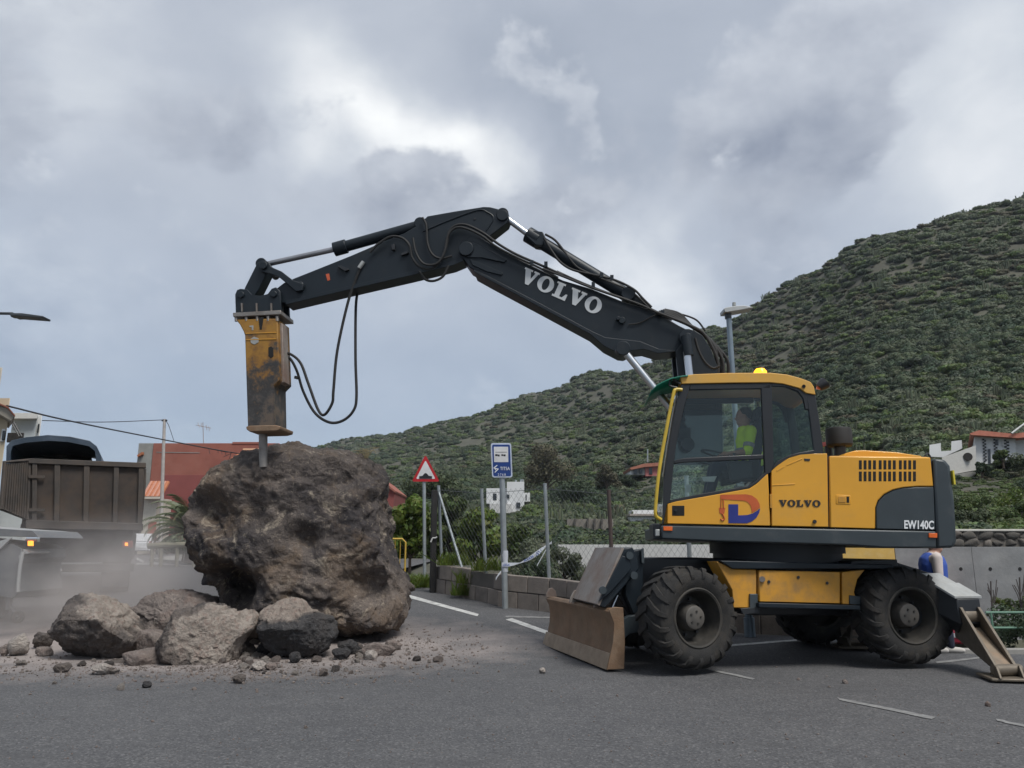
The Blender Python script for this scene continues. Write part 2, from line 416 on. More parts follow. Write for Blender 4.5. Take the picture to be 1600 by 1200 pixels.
def a_of(px): return (px - 800) / 1228.8
def zpy(py, Y): d = ray(800, py); return CAMH + Y * d.z / d.y
COLS = {
    -1400: [(10, -2.4), (60, -.6), (200, 0), (600, 4), (800, 6)],
    200: [(10, -2.4), (25, -.8), (60, -.3), (200, 1), (600, 6), (800, 8)],
    450: [(10, -2.4), (20, -.6), (30, .2), (60, .6), (150, 3), (400, zpy(745, 400)), (520, zpy(706, 520)), (680, 30)],
    560: [(10, -2.4), (20, -.6), (30, .4), (60, 1.2), (120, zpy(815, 120)), (300, zpy(735, 300)), (510, zpy(683, 510)), (680, 45)],
    700: [(10, -2.4), (20, -.6), (30, .4), (45, .8), (100, zpy(800, 100)), (200, zpy(742, 200)), (300, zpy(705, 300)), (470, zpy(655, 470)), (640, 55)],
    830: [(10, -2.4), (22, -1.2), (30, .5), (100, zpy(800, 100)), (180, zpy(745, 180)), (280, zpy(688, 280)), (420, zpy(612, 420)), (600, 60)],
    940: [(10, -2.5), (23.9, -2.4), (26.5, 1.1), (60, zpy(838, 60)), (110, zpy(790, 110)), (170, zpy(735, 170)), (260, zpy(655, 260)), (380, zpy(573, 380)), (560, 60)],
    1110: [(10, -2.5), (23.9, -2.4), (26.5, 1.2), (50, zpy(832, 50)), (90, zpy(782, 90)), (140, zpy(705, 140)), (200, zpy(622, 200)), (300, zpy(510, 300)), (470, 60)],
    1280: [(10, -2.5), (23.9, -2.4), (26.5, 1.3), (45, zpy(822, 45)), (80, zpy(745, 80)), (120, zpy(655, 120)), (170, zpy(555, 170)), (250, zpy(434, 250)), (400, 60)],
    1400: [(10, -2.5), (23.9, -2.4), (26.5, 1.35), (45, zpy(812, 45)), (65, zpy(752, 65)), (100, zpy(655, 100)), (150, zpy(505, 150)), (225, zpy(360, 225)), (400, 70)],
    1600: [(10, -2.5), (23.9, -2.4), (26.5, 1.4), (45, zpy(802, 45)), (60, zpy(748, 60)), (90, zpy(645, 90)), (140, zpy(475, 140)), (205, zpy(315, 205)), (400, 80)],
    1900: [(10, -2.5), (23.9, -2.4), (26.5, 1.5), (60, zpy(725, 60)), (90, zpy(605, 90)), (140, zpy(430, 140)), (200, zpy(255, 200)), (400, 100)],
    2700: [(10, -2.5), (23.9, -2.4), (26.5, 1.5), (60, zpy(705, 60)), (90, zpy(585, 90)), (140, zpy(410, 140)), (200, zpy(235, 200)), (400, 100)],
}
YS = np.concatenate([[10, 16, 20, 22], np.arange(23.9, 60, 1.3), np.arange(60, 130, 2.5), np.arange(130, 330, 4), np.arange(330, 800, 12)])
XC = np.concatenate([np.arange(-1400, 300, 100), np.arange(300, 1900, 12), np.arange(1900, 2701, 50)])
cx = np.array(sorted(COLS)); tab = np.array([np.interp(YS, *zip(*COLS[k])) for k in cx])
ZT = np.zeros((len(YS), len(XC)))
for j in range(len(YS)):
    ZT[j] = np.interp(XC, cx, tab[:, j])
# soften the kinks between control columns
for it in range(3):
    K = ZT.copy(); K[:, 1:-1] = (ZT[:, :-2] + 2 * ZT[:, 1:-1] + ZT[:, 2:]) / 4; ZT = K
for j, Y in enumerate(YS):
    for i, x in enumerate(XC):
        if Y > 30:
            X = a_of(x) * Y; w = min(1, (Y - 30) / 60)
            ZT[j, i] += w * (noise.fractal(Vector((X * .022, Y * .022, 0)), 1, 2, 5) * 2.4 * min(1, Y / 150) + noise.noise(Vector((X * .12, Y * .12, 3))) * .5)
def terrain_z(X, Y):
    px = 800 + 1228.8 * X / Y
    i = min(max(np.searchsorted(XC, px) - 1, 0), len(XC) - 2); j = min(max(np.searchsorted(YS, Y) - 1, 0), len(YS) - 2)
    u = (px - XC[i]) / (XC[i + 1] - XC[i]); v = (Y - YS[j]) / (YS[j + 1] - YS[j])
    return float((ZT[j, i] * (1 - u) + ZT[j, i + 1] * u) * (1 - v) + (ZT[j + 1, i] * (1 - u) + ZT[j + 1, i + 1] * u) * v)
hillm = M('hillside_soil', (.062, .062, .042), .95, 0, .45, .09, bump=1, bs=2.0, dirt=(.092, .08, .066), da=.35, ds=.06)
V = [(a_of(x) * Y, Y, ZT[j, i]) for j, Y in enumerate(YS) for i, x in enumerate(XC)]
nx = len(XC)
F = [(j * nx + i, j * nx + i + 1, (j + 1) * nx + i + 1, (j + 1) * nx + i) for j in range(len(YS) - 1) for i in range(nx - 1)]
hill = npobj('hill', V, F, hillm); tag(hill, 'dark green hillside rising to the right', kind='structure')
gm = MB(); gm.quad((-1300, -300, -3.2), (1300, -300, -3.2), (1300, 1300, -3.2), (-1300, 1300, -3.2))
tag(obj('ground', gm, hillm), 'open ground reaching the horizon', kind='structure')

# ------------------------------------------------------------------ leaves
RNG = np.random.default_rng(7)
def leaves(C, size, up=.0, rng=RNG, asp=.5, outc=None):
    """diamond leaves round centres C; outc: normals lean away from this centre"""
    n = len(C); a = rng.normal(size=(n, 3)); a[:, 2] += up; a /= np.linalg.norm(a, axis=1)[:, None]
    b = rng.normal(size=(n, 3))
    if outc is not None:
        on = (C - outc) / (np.linalg.norm(C - outc, axis=1)[:, None] + 1e-6); b = b * .45 + on
        a = a - on * (a * on).sum(1)[:, None] * .75; a /= np.linalg.norm(a, axis=1)[:, None] + 1e-9
    w = np.cross(a, b); w /= np.linalg.norm(w, axis=1)[:, None] + 1e-9
    s = (size * rng.uniform(.6, 1.3, n))[:, None]
    V = np.stack([C - a * s * .5, C + w * s * asp * .5, C + a * s * .5, C - w * s * asp * .5], 1).reshape(-1, 3)
    return V, np.arange(n * 4).reshape(-1, 4)
def blob_points(blobs, n, rng=RNG, shell=.55):
    """blobs: (x,y,z,rx,ry,rz); points mostly near the outside of clumps"""
    bl = np.array(blobs, float); w = bl[:, 3] * bl[:, 4] + bl[:, 3] * bl[:, 5]; k = rng.choice(len(bl), n, p=w / w.sum())
    d = rng.normal(size=(n, 3)); d /= np.linalg.norm(d, axis=1)[:, None]
    r = rng.uniform(shell, 1.0, n) ** .6
    return bl[k, :3] + d * r[:, None] * bl[k, 3:] * rng.uniform(.82, 1.1, n)[:, None], bl[k, :3]
LEAF = {
    'dark': M('leaf_dark', (.042, .062, .032), .55, 0, .2, 2, island=.45, trans=.2, spec=.3),
    'mid': M('leaf_mid', (.088, .120, .038), .55, 0, .2, 2, island=.45, trans=.25, spec=.3),
    'grey': M('leaf_greygreen', (.110, .128, .078), .6, 0, .2, 2, island=.4, trans=.2, spec=.3),
    'olive': M('leaf_olive', (.070, .088, .044), .6, 0, .25, 2, island=.4, trans=.2, spec=.3),
    'brown': M('leaf_brownish', (.098, .090, .058), .65, 0, .25, 2, island=.4, trans=.15, spec=.2),
    'lime': M('leaf_lime', (.11, .15, .03), .5, 0, .2, 2, island=.4, trans=.3, spec=.3),
}
bark = M('bark', (.09, .07, .055), .9, 0, .3, 9, bump=.6, bs=30)
# prototypes of hill shrubs, scattered as one mass of ground cover
PROTO = bpy.data.collections.new('shrub_kinds')
def shrub_proto(k, mat, n, flat, cact=False):
    rng = np.random.default_rng(100 + k)
    if cact:
        mb = MB()
        for i in range(26):
            a = rng.uniform(0, 6.28); r = rng.uniform(0, .8) ** .7; h = rng.uniform(.6, 1.15) * (1.1 - r * .4)
            x, y = r * math.cos(a), r * math.sin(a); mb.cyl((x, y, -.1), (x * 1.15, y * 1.15, h), .075, .055, 5)
        me = bpy.data.meshes.new('columns'); me.from_pydata([tuple(v) for v in mb.v], [], mb.f)
    else:
        bl = [(0, 0, .3 * flat, .62, .62, .55 * flat)]
        for i in range(5):
            a = rng.uniform(0, 6.28); r = rng.uniform(.35, .7)
            bl.append((r * math.cos(a), r * math.sin(a), rng.uniform(.12, .4) * flat, rng.uniform(.32, .46), rng.uniform(.32, .46), rng.uniform(.32, .48) * flat))
        C, cc = blob_points(bl, n, rng, .9); C[:, 2] = np.maximum(C[:, 2], .02)
        Vv, Ff = leaves(C, .17, .1, rng, .75, cc); Vv = [tuple(v) for v in Vv]; Ff = [tuple(f) for f in Ff]
        bmx = bmesh.new(); bmesh.ops.create_icosphere(bmx, subdivisions=2, radius=1.0); iv = [v.co.copy() for v in bmx.verts]; fi = [tuple(v.index for v in f.verts) for f in bmx.faces]; bmx.free()
        for b in bl:
            k0 = len(Vv); Vv += [(b[0] + v[0] * b[3] * .84, b[1] + v[1] * b[4] * .84, b[2] + v[2] * b[5] * .84) for v in iv]; Ff += [tuple(q + k0 for q in f) for f in fi]
        me = bpy.data.meshes.new('shrub'); me.from_pydata(Vv, [], Ff)
    me.materials.append(mat); o = bpy.data.objects.new(f'kind_{k:02d}', me); PROTO.objects.link(o)
for k, a in enumerate([(LEAF['dark'], 700, .9), (LEAF['olive'], 700, .75), (LEAF['mid'], 700, .8), (LEAF['grey'], 700, .7), (LEAF['olive'], 750, 1.2), (LEAF['brown'], 560, .6), (LEAF['dark'], 750, 1.15)]):
    shrub_proto(k, *a)
shrub_proto(7, LEAF['grey'], 0, 1, True)
def scatter(name, P, S, R, I, label):
    me = bpy.data.meshes.new(name); me.from_pydata([tuple(p) for p in P], [], [])
    for nm, ty, dat in (('scl', 'FLOAT_VECTOR', S), ('rot', 'FLOAT_VECTOR', R)):
        at = me.attributes.new(nm, ty, 'POINT'); at.data.foreach_set('vector', np.asarray(dat, np.float32).ravel())
    at = me.attributes.new('idx', 'INT', 'POINT'); at.data.foreach_set('value', np.asarray(I, np.int32))
    o = bpy.data.objects.new(name, me); SC.collection.objects.link(o)
    ng = bpy.data.node_groups.new(name, 'GeometryNodeTree')
    ng.interface.new_socket('Geometry', in_out='INPUT', socket_type='NodeSocketGeometry'); ng.interface.new_socket('Geometry', in_out='OUTPUT', socket_type='NodeSocketGeometry')
    N = ng.nodes; L = ng.links; gi = N.new('NodeGroupInput'); go = N.new('NodeGroupOutput')
    ip = N.new('GeometryNodeInstanceOnPoints'); ci = N.new('GeometryNodeCollectionInfo')
    ci.inputs[0].default_value = PROTO; ci.inputs[1].default_value = True; ci.inputs[2].default_value = True
    ip.inputs['Pick Instance'].default_value = True
    def na(n, t):
        q = N.new('GeometryNodeInputNamedAttribute'); q.data_type = t; q.inputs[0].default_value = n; return q.outputs[0]
    L.new(gi.outputs[0], ip.inputs['Points']); L.new(ci.outputs[0], ip.inputs['Instance'])
    L.new(na('idx', 'INT'), ip.inputs['Instance Index']); L.new(na('rot', 'FLOAT_VECTOR'), ip.inputs['Rotation']); L.new(na('scl', 'FLOAT_VECTOR'), ip.inputs['Scale'])
    L.new(ip.outputs[0], go.inputs[0])
    md = o.modifiers.new('scatter', 'NODES'); md.node_group = ng
    return tag(o, label, kind='stuff')
def hill_shrubs():
    rng = np.random.default_rng(3); P, S, R, I = [], [], [], []
    for it in range(44000):
        Y = math.exp(rng.uniform(math.log(27.5), math.log(520))); px = rng.uniform(380, 1990)
        if Y < 90 and rng.random() < .35: continue
        X = a_of(px) * Y
        if px < 880 and Y < 45: continue
        if px < 520 and Y < 200: continue
        if any(a_ < px < b_ and c_ < Y < d_ for a_, b_, c_, d_ in ((1436, 1660, 49, 66), (972, 1070, 92, 124), (972, 1075, 46, 66), (878, 968, 44, 62), (752, 832, 58, 90))): near_house = .42
        else: near_house = 1.0
        n = noise.noise(Vector((X * .02, Y * .02, 7)));  n2 = noise.noise(Vector((X * .006 + 9, Y * .006, 1)))
        if rng.random() < (.02 - .35 * n): continue
        z = terrain_z(X, Y)
        s = rng.uniform(.55, 1.5) ** 1.5 * (.86 + .0022 * min(Y, 420)) * (1.0 if Y > 60 else .6) * near_house
        q = n + n2 + rng.normal() * .35
        k = (0, 6, 4, 1)[rng.integers(4)] if q > .25 else ((1, 3, 0, 2)[rng.integers(4)] if q > -.25 else ((3, 5, 2, 1, 3)[rng.integers(5)] if (rng.random() > .07 or Y < 60) else 7))
        if px > 1470 and Y < 58 and rng.random() < .6: k = 2
        w = rng.uniform(.85, 1.3)
        P.append((X, Y, z - .12 * s)); S.append((s * w, s * w, s * rng.uniform(.8, 1.15))); R.append((0, 0, rng.uniform(0, 6.28))); I.append(k)
    return scatter('hill_scrub', P, S, R, I, 'dense low green scrub covering the hillside')
hill_shrubs()
# ------------------------------------------------------------------ the excavator
PSI, PHI = math.radians(5), math.radians(10)
XO = Vector((3.52, 10.5, 0))                                     # slew centre on the road
FS = Vector((-math.cos(PSI), math.sin(PSI), 0)); LS = Vector((math.sin(PSI), math.cos(PSI), 0))     # upper: forward, near->far
FC = Vector((-math.cos(PHI), -math.sin(PHI), 0)); LC = Vector((-math.sin(PHI), math.cos(PHI), 0))   # chassis
UPV = Vector((0, 0, 1))
def sp(px, py, d): return PP(px, py, XO + LS * d, LS)
def cp(px, py, d): return PP(px, py, XO + LC * d, LC)
def sps(pts, d): return [sp(x, y, d) for x, y in pts]
def cps(pts, d): return [cp(x, y, d) for x, y in pts]
EX = thing('wheeled_excavator', 'yellow and charcoal wheeled excavator with rock breaker raised on its boom', 'excavator', XO)
ND = -1.22                                                       # near side plane of the upper body

def glyph(ch):
    if ch == 'V': return [[(0, 1), (0, .88), (.07, .88), (.40, 0), (.62, 0), (.93, .88), (1, .88), (1, 1), (.64, 1), (.64, .88), (.745, .88), (.60, .42), (.44, .88), (.54, .88), (.54, 1)]], 1.0
    if ch == 'L': return [[(0, 1), (.56, 1), (.56, .88), (.44, .88), (.44, .13), (.62, .13), (.78, .42), (.88, .42), (.88, 0), (0, 0), (0, .13), (.12, .13), (.12, .88), (0, .88)]], .88
    if ch == 'O':
        n = 28; o = [(.5 + .52 * math.cos(6.2832 * i / n), .5 + .53 * math.sin(6.2832 * i / n)) for i in range(n)]
        q = [(.5 + .21 * math.cos(6.2832 * i / n), .5 + .39 * math.sin(6.2832 * i / n)) for i in range(n)]
        return [o[i:i + 2] + q[i:i + 2][::-1] for i in range(n - 1)] + [[o[-1], o[0], q[0], q[-1]]], 1.02
def word(txt, o, ux, uy, nrm, wid, mat, parent, gap=.1, th=.004, name='letter'):
    """slab letters: o origin, ux total run vector, uy height vector"""
    tot = sum(glyph(c)[1] for c in txt) + gap * (len(txt) - 1); x = 0
    for c in txt:
        ps, w = glyph(c); mb = MB()
        for poly in ps:
            mb.prism([Vector(o) + Vector(ux) * ((x + a) / tot) + Vector(uy) * b for a, b in poly], Vector(nrm) * th)
        obj(name, mb, mat, parent, smooth=0); x += w + gap
def text_part(name, txt, o, ux, uy, nrm, mat, parent, bold=.0, th=.004, align=True):
    """print with the built-in font, stretched to fill ux by uy"""
    cu = bpy.data.curves.new('t', 'FONT'); cu.body = txt; cu.size = 1; cu.offset = bold; cu.resolution_u = 4
    to = bpy.data.objects.new('t', cu); SC.collection.objects.link(to)
    dg = bpy.context.evaluated_depsgraph_get(); me = bpy.data.meshes.new_from_object(to.evaluated_get(dg))
    bpy.data.objects.remove(to); vs = np.array([v.co[:2] for v in me.vertices]); lo, hi = vs.min(0), vs.max(0)
    mb = MB(); nv = len(vs)
    P = [Vector(o) + Vector(ux) * float((v[0] - lo[0]) / (hi[0] - lo[0])) + Vector(uy) * float((v[1] - lo[1]) / (hi[1] - lo[1])) for v in vs]
    mb.add([p + Vector(nrm) * th for p in P], [tuple(p.vertices) for p in me.polygons])
    bpy.data.meshes.remove(me)
    return obj(name, mb, mat, parent, smooth=0)

# ---- upper body: skirt, panels, counterweight
def sprism(name, pts, d0, d1, mat, parent=EX, bevel=.012, **k):
    a = sps(pts, d0); return obj(name, MB().prism(a, LS * (d1 - d0)), mat, parent, bevel, **k)
skirt = sprism('platform_skirt', [(1033, 821), (1463, 830), (1464, 856), (1384, 856), (1330, 852), (1120, 846), (1034, 842)], ND - .03, 1.2, gry, bevel=.03)
sprism('engine_bay', [(1206, 735), (1292, 712), (1455, 716), (1462, 828), (1206, 822)], ND + .03, 1.19, frm, bevel=0)
mid = sprism('side_door', [(1205.5, 736), (1213, 729), (1222, 722), (1233, 715.5), (1252, 710), (1270, 708.5), (1292.5, 708.5), (1294.5, 823.5), (1206, 821.8)], ND, ND + .06, yel)
rear = sprism('engine_door', [(1296, 712.5), (1454, 714.5), (1458.5, 760), (1429, 760), (1412, 761.5), (1396, 765), (1382, 772), (1372, 782), (1368, 793), (1368, 826), (1297, 824)], ND, ND + .06, yel)
sprism('engine_door_corner', [(1458.8, 761.5), (1429, 761.5), (1412, 763), (1397, 766.5), (1383, 773.5), (1373.5, 783), (1369.6, 793), (1369.6, 826.2), (1461.5, 828.3)], ND + .001, ND + .06, gry)
sprism('engine_roof', [(1296, 711.5), (1454, 713.6), (1455, 722), (1296, 720)], ND + .03, 1.17, yel, bevel=.03)
sprism('hood_cover', [(1316, 714), (1322, 708), (1336, 704), (1350, 703.4), (1400, 706.5), (1440, 712.5), (1440, 716)], -.75, .55, yel, bevel=.03)
# counterweight with rounded corner in plan
cw = MB()
side = [(1459, 716), (1476, 718), (1484, 728), (1491, 787), (1494, 846), (1489, 856), (1464, 857)]
N0 = sps(side, ND - .01); wd = 2.42
ring = []
for k, (dd, sh) in enumerate(((0, 0), (.0, 0), (.25, .10), (.7, .17), (1.21, .19), (1.72, .17), (2.17, .10), (2.42, 0))):
    ring.append([p + LS * dd - FS * (sh if i not in (0, 6) else 0) for i, p in enumerate(N0)])
vs = [p for r in ring[1:] for p in r]; nr = len(ring) - 1
fs = [(j * 7 + i, j * 7 + (i + 1) % 7, (j + 1) * 7 + (i + 1) % 7, (j + 1) * 7 + i) for j in range(nr - 1) for i in range(7)] + [tuple(range(7)), tuple((nr - 1) * 7 + i for i in range(6, -1, -1))]
cwo = obj('counterweight', cw.add(vs, fs), gry, EX, .03, smooth=45)
obj('corner_marker', MB().prism([p - LS * .006 - FS * .03 for p in sps([(1484, 735), (1486.5, 735), (1489, 757), (1486.5, 757)], ND - .01)], LS * .3), M('yellow_marker', (.6, .5, .05), .4), cwo, 0)
# louvres: dark slots cut as recessed plates with raised frames
slotm = M('slot_black', (.006, .006, .006), .8, var=0)
for row, (y0, y1) in enumerate(((719, 733.5), (736.5, 752))):
    for gx, n in ((1342, 4), (1373, 4), (1404.5, 4)):
        for i in range(n):
            x = gx + i * 7.35
            obj('louvre_slot', MB().prism([p - LS * .003 for p in sps([(x, y0), (x + 4.6, y0 + .1), (x + 4.6, y1), (x, y1)], ND)], LS * .02), slotm, rear, .004, smooth=0)
# latch recess, lock, seams
lt = obj('latch_plate', MB().prism([p - LS * .006 for p in sps([(1306, 773), (1329, 774), (1329, 788), (1306, 787.5)], ND)], LS * .02), yel, rear, .006)
obj('latch_handle', MB().prism([p - LS * .012 for p in sps([(1309, 776), (1321, 776), (1321, 785.5), (1309, 785)], ND)], LS * .02), ydk, lt, .004)
obj('latch_slot', MB().prism([p - LS * .0085 for p in sps([(1322.5, 776), (1326.5, 776), (1326.5, 785.5), (1322.5, 785.5)], ND)], LS * .01), slotm, lt, 0)
p = sp(1272.5, 815, ND); obj('lock', MB().cyl(p, p - LS * .02, .022, n=12), frm, mid)
for pl in ([(1213, 735), (1225, 728), (1225.6, 729.6), (1213.6, 736.6)], [(1229, 726), (1253, 716), (1253.6, 717.4), (1229.6, 727.6)], [(1206, 757.6), (1242, 755.6), (1242, 757), (1206, 759)]):
    obj('pressed_rib', MB().prism([p - LS * .005 for p in sps(pl, ND)], LS * .02), yel, mid, .002)
obj('door_grip', MB().prism([p - LS * .006 for p in sps([(1256, 716.5), (1266, 717), (1265, 720.5), (1257, 720)], ND)], LS * .02), frm, mid, .003)
obj('hinge', MB().prism([p - LS * .012 for p in sps([(1203, 772), (1206, 772), (1206.3, 794), (1203.3, 794)], ND)], LS * .03), ydk, mid, .003)
o0 = sp(1217, 791.2, ND); word('VOLVO', o0 - LS * .004, sp(1282, 792, ND) - o0, sp(1217, 781, ND) - o0, -LS, 0, M('black_lettering', (.015, .015, .015), .5, var=0), mid, th=.003)
o0 = sp(1412.5, 826.2, ND); text_part('model_lettering', 'EW140C', o0 - LS * .004, sp(1459, 827.2, ND) - o0, sp(1412.5, 812.6, ND) - o0, -LS, white, rear, .03, .003)
for a in ([(1036, 822.5), (1050, 822.8), (1050, 829.5), (1036, 829)], [(1449, 833), (1462, 833.3), (1462, 840.5), (1449, 840)]):
    obj('reflector', MB().prism([p - LS * .045 for p in sps(a, ND)], LS * .03), orange, skirt, .004)
# precleaner and exhaust on the hood
a0 = sp(1312, 713, -.35); a1 = sp(1312, 697, -.35); a2 = sp(1312, 671.5, -.35)
pc = obj('air_precleaner', MB().lathe(a1, UPV, [(-.005, .0), (-.005, .15), (.02, .165), (.21, .165), (.235, .155), (.24, .14), (.24, 0)], 28), rub, EX, smooth=30)
obj('stem', MB().cyl(a0 - UPV * .1, a1, .075), frm, pc)
e0 = sp(1296, 716, -.1); obj('exhaust_stack', MB().cyl(e0 - UPV * .1, e0 + UPV * .17, .05), frm, EX)
e1 = sp(1291.5, 697, -.1); obj('red_cap', MB().cyl(e1, e1 + UPV * .05, .055), M('pinkish_cap', (.5, .14, .15), .5), EX)
g0 = [sp(1443, 716, -.6), sp(1446, 711, -.6), sp(1450, 709, -.5), sp(1455, 716, -.5)]
obj('hood_grip', MB().tube(g0, .012, 6), rub, EX)
# ---- cab
CD1 = ND + 1.02
cab = sprism('cab_base', [(1043, 787), (1056, 783), (1100, 775.5), (1171, 763), (1183, 755), (1200, 738.5), (1204, 821.5), (1042, 818)], ND, CD1, yel, bevel=.014)
obj('footwell_vent', MB().prism([p - LS * .004 for p in sps([(1050, 790), (1069.5, 790), (1069.5, 806), (1050, 806)], ND)], LS * .02), slotm, cab, .006)
obj('vent_knob', MB().cyl(sp(1056, 797, ND - .004), sp(1056, 797, ND - .02), .018, n=10), frm, cab)
obj('step_post', MB().prism(sps([(1020, 818), (1035, 818), (1035, 843), (1021, 843)], ND + .05), LS * .5), frm, cab, .01)
obj('side_lamp', MB().prism(sps([(1024, 827), (1031, 827), (1031, 838), (1024, 838)], ND - .0), LS * .06), palep, cab, .01)
pl_ = {'a_pillar': [(1064.5, 600), (1079, 600), (1072, 625), (1062, 668), (1057, 693), (1053.5, 720), (1047.5, 781), (1047, 786), (1042.5, 788), (1037, 819), (1035, 819), (1038, 740), (1041, 715), (1049, 668), (1057, 630)],
      'top_rail': [(1079, 600), (1204, 598), (1204, 607), (1077, 609)],
      'b_pillar': [(1189.5, 606), (1206, 598), (1209, 729), (1206, 735), (1205, 738), (1198, 742), (1195, 742)],
      'window_sill': [(1047.5, 781), (1100, 770.5), (1168, 759.5), (1180, 752), (1195, 738), (1201, 738.5), (1183, 755.5), (1171, 763.5), (1100, 776.5), (1056, 784), (1046, 787)],
      'door_bar': [(1053.5, 719), (1070, 715.5), (1193, 710), (1193, 717), (1070, 722.5), (1053, 725)],
      'rear_top_rail': [(1205, 598), (1224, 600), (1248, 606.5), (1260, 615), (1264, 640), (1259, 640), (1255, 622), (1247, 611.5), (1226, 604), (1206, 603)],
      'rear_pillar': [(1258, 614), (1274, 617), (1281, 660), (1287.5, 708), (1270, 709), (1272, 704), (1267, 665), (1262, 630)],
      'rear_sill': [(1209, 726), (1218, 718.5), (1232, 711.5), (1250, 706.5), (1273, 703), (1273, 709), (1252, 710.5), (1233, 716), (1213, 729.5), (1206.5, 735)]}
for nm, pts in pl_.items():
    for dd in (ND - .004, CD1 - .055):
        if nm in ('door_bar',) and dd > ND: continue
        if nm == 'b_pillar' and dd > ND: continue
        obj(nm, MB().prism(sps(pts, ND) if dd < ND else [p + LS * (dd - ND) for p in sps(pts, ND)], LS * .06), frm, cab, .008)
roof_o = [(1063, 589.5), (1068, 587), (1085, 585), (1140, 583), (1203, 582.7), (1229, 585.5), (1250, 591), (1266, 597), (1271, 604), (1274, 617), (1259, 614.5), (1248, 606.5), (1224, 600), (1203, 598), (1140, 598.5), (1065, 600)]
roof = obj('cab_roof', MB().prism([p - LS * .015 for p in sps(roof_o, ND)], LS * 1.05), M('yellow_roof', (.62, .34, .06), .5, 0, .08, 3, dirt=(.35, .25, .12), da=.25), cab, .022)
obj('roof_bolt', MB().cyl(sp(1256, 603.5, ND - .01), sp(1256, 603.5, ND - .035), .022, n=10), frm, roof)
bb = sp(1188, 583, ND + .45); bo = obj('beacon', MB().lathe(bb - UPV * .03, UPV, [(.0, .085), (.05, .08), (.085, .055), (.095, .0)], 20), emis('amber_beacon', (1.0, .38, .01), 1.4), roof)
obj('beacon_ring', MB().cyl(bb - UPV * .05, bb - UPV * .025, .095), rub, roof)
# rear work lamp
w0 = sp(1276, 606, ND + .25); wl = obj('work_lamp', MB().lathe(sp(1284, 602, ND + .25), (.75, -.1, .55), [(-.05, 0), (-.05, .05), (.02, .075), (.06, .075), (.06, 0)], 16), frm, cab)
obj('lamp_bracket', MB().bar(w0, sp(1284, 607, ND + .25), .04, .03), orange, wl)
# front edge line of the cab and its windscreen
front = [(1064.5, 601), (1057, 630), (1049, 668), (1041, 715), (1038, 740), (1035.5, 818)]
gcab = glass('cab_glass', (.93, .97, .95), 1.0)
mb = MB(); fr = sps(front, ND + .03)
mb.add([q for p in fr for q in (p, p + LS * .96)], [(2 * i, 2 * i + 1, 2 * i + 3, 2 * i + 2) for i in range(len(fr) - 1)])
obj('windscreen', mb, gcab, cab)
obj('door_glass', MB().prism(sps([(1077, 607), (1192, 606), (1196, 740), (1181, 753), (1169, 761), (1100, 772), (1046, 783), (1053, 720), (1057, 693), (1062, 668)], ND + .025), LS * .006), gcab, cab, 0)
obj('door_glass_far', MB().prism([p + LS * .98 for p in sps([(1077, 607), (1192, 606), (1206, 600), (1206, 735), (1196, 740), (1181, 753), (1169, 761), (1100, 772), (1046, 783), (1053, 720), (1057, 693), (1062, 668)], ND)], LS * .006), gcab, cab, 0)
gdark = glass('tinted_glass', (.66, .73, .71), 1.1)
rw = [(1206, 602), (1227, 603), (1248, 611), (1258, 624), (1263, 640), (1273, 705), (1250, 708), (1232, 713), (1218, 720), (1208, 729)]
obj('quarter_glass', MB().prism(sps(rw, ND + .02), LS * .006), gdark, cab, 0)
obj('quarter_glass_far', MB().prism([p + LS * .985 for p in sps(rw, ND)], LS * .006), gdark, cab, 0)
rr = sps([(1266, 617), (1280, 708)], ND + .06); obj('rear_glass', MB().quad(rr[0], rr[0] + LS * .9, rr[1] + LS * .9, rr[1]), gdark, cab)
obj('rear_lower_panel', MB().prism(sps([(1207, 737), (1290, 708), (1292, 820), (1207, 820)], CD1 - .06), LS * .05), frm, cab, 0)
# wiper, mirrors, handrail, green visor
obj('handrail', MB().tube([sp(1066, 609, ND - .02), sp(1056, 609, ND - .03), sp(1052, 617, ND - .04), sp(1041, 672, ND - .05), sp(1030, 735, ND - .05), sp(1024.5, 790, ND - .05), sp(1025, 806, ND - .04), sp(1033, 812, ND)], .022, 8), M('rail_yellow', (.55, .38, .04), .45), cab)
obj('wiper_arm', MB().tube([sp(1058, 614, ND + .02), sp(1048, 668, ND + .02), sp(1036, 745, ND + .02)], .012, 6), chrome, cab)
mir = obj('mirror', MB().prism([p + LS * .9 for p in sps([(1076, 628), (1083, 624), (1086, 650), (1079, 656)], ND)], FS * .03), palep, cab, .01)
obj('mirror_screen', MB().prism([p + LS * .8 for p in sps([(1075, 655), (1094, 652), (1094, 672), (1074, 670)], ND)], FS * .03), frm, cab, .01)
vis = MB(); vp = [(1017, 611), (1026, 601.5), (1036, 596), (1049, 590.5), (1062, 587.5), (1075, 586)]; q = sps(vp, ND - .05)
vis.add([x for p in q for x in (p, p + LS * 1.05)], [(2 * i, 2 * i + 1, 2 * i + 3, 2 * i + 2) for i in range(len(q) - 1)])
vo = obj('sun_visor', vis, M('green_visor', (.025, .27, .185), .35, 0, .15, dirt=(.1, .1, .08), da=.15, trans=.3), cab)
sm = vo.modifiers.new('s', 'SOLIDIFY'); sm.thickness = .012
for dd in (0, .9):
    obj('visor_bracket', MB().tube([sp(1063, 600, ND + dd), sp(1050, 592, ND + dd), sp(1046, 602, ND + dd), sp(1058, 606, ND + dd)], .014, 6), frm, cab)
lm = sp(1053, 598, ND + .15); obj('work_lamp', MB().lathe(lm, FS, [(-.05, 0), (-.05, .05), (.03, .07), (.03, 0)], 14), frm, cab)
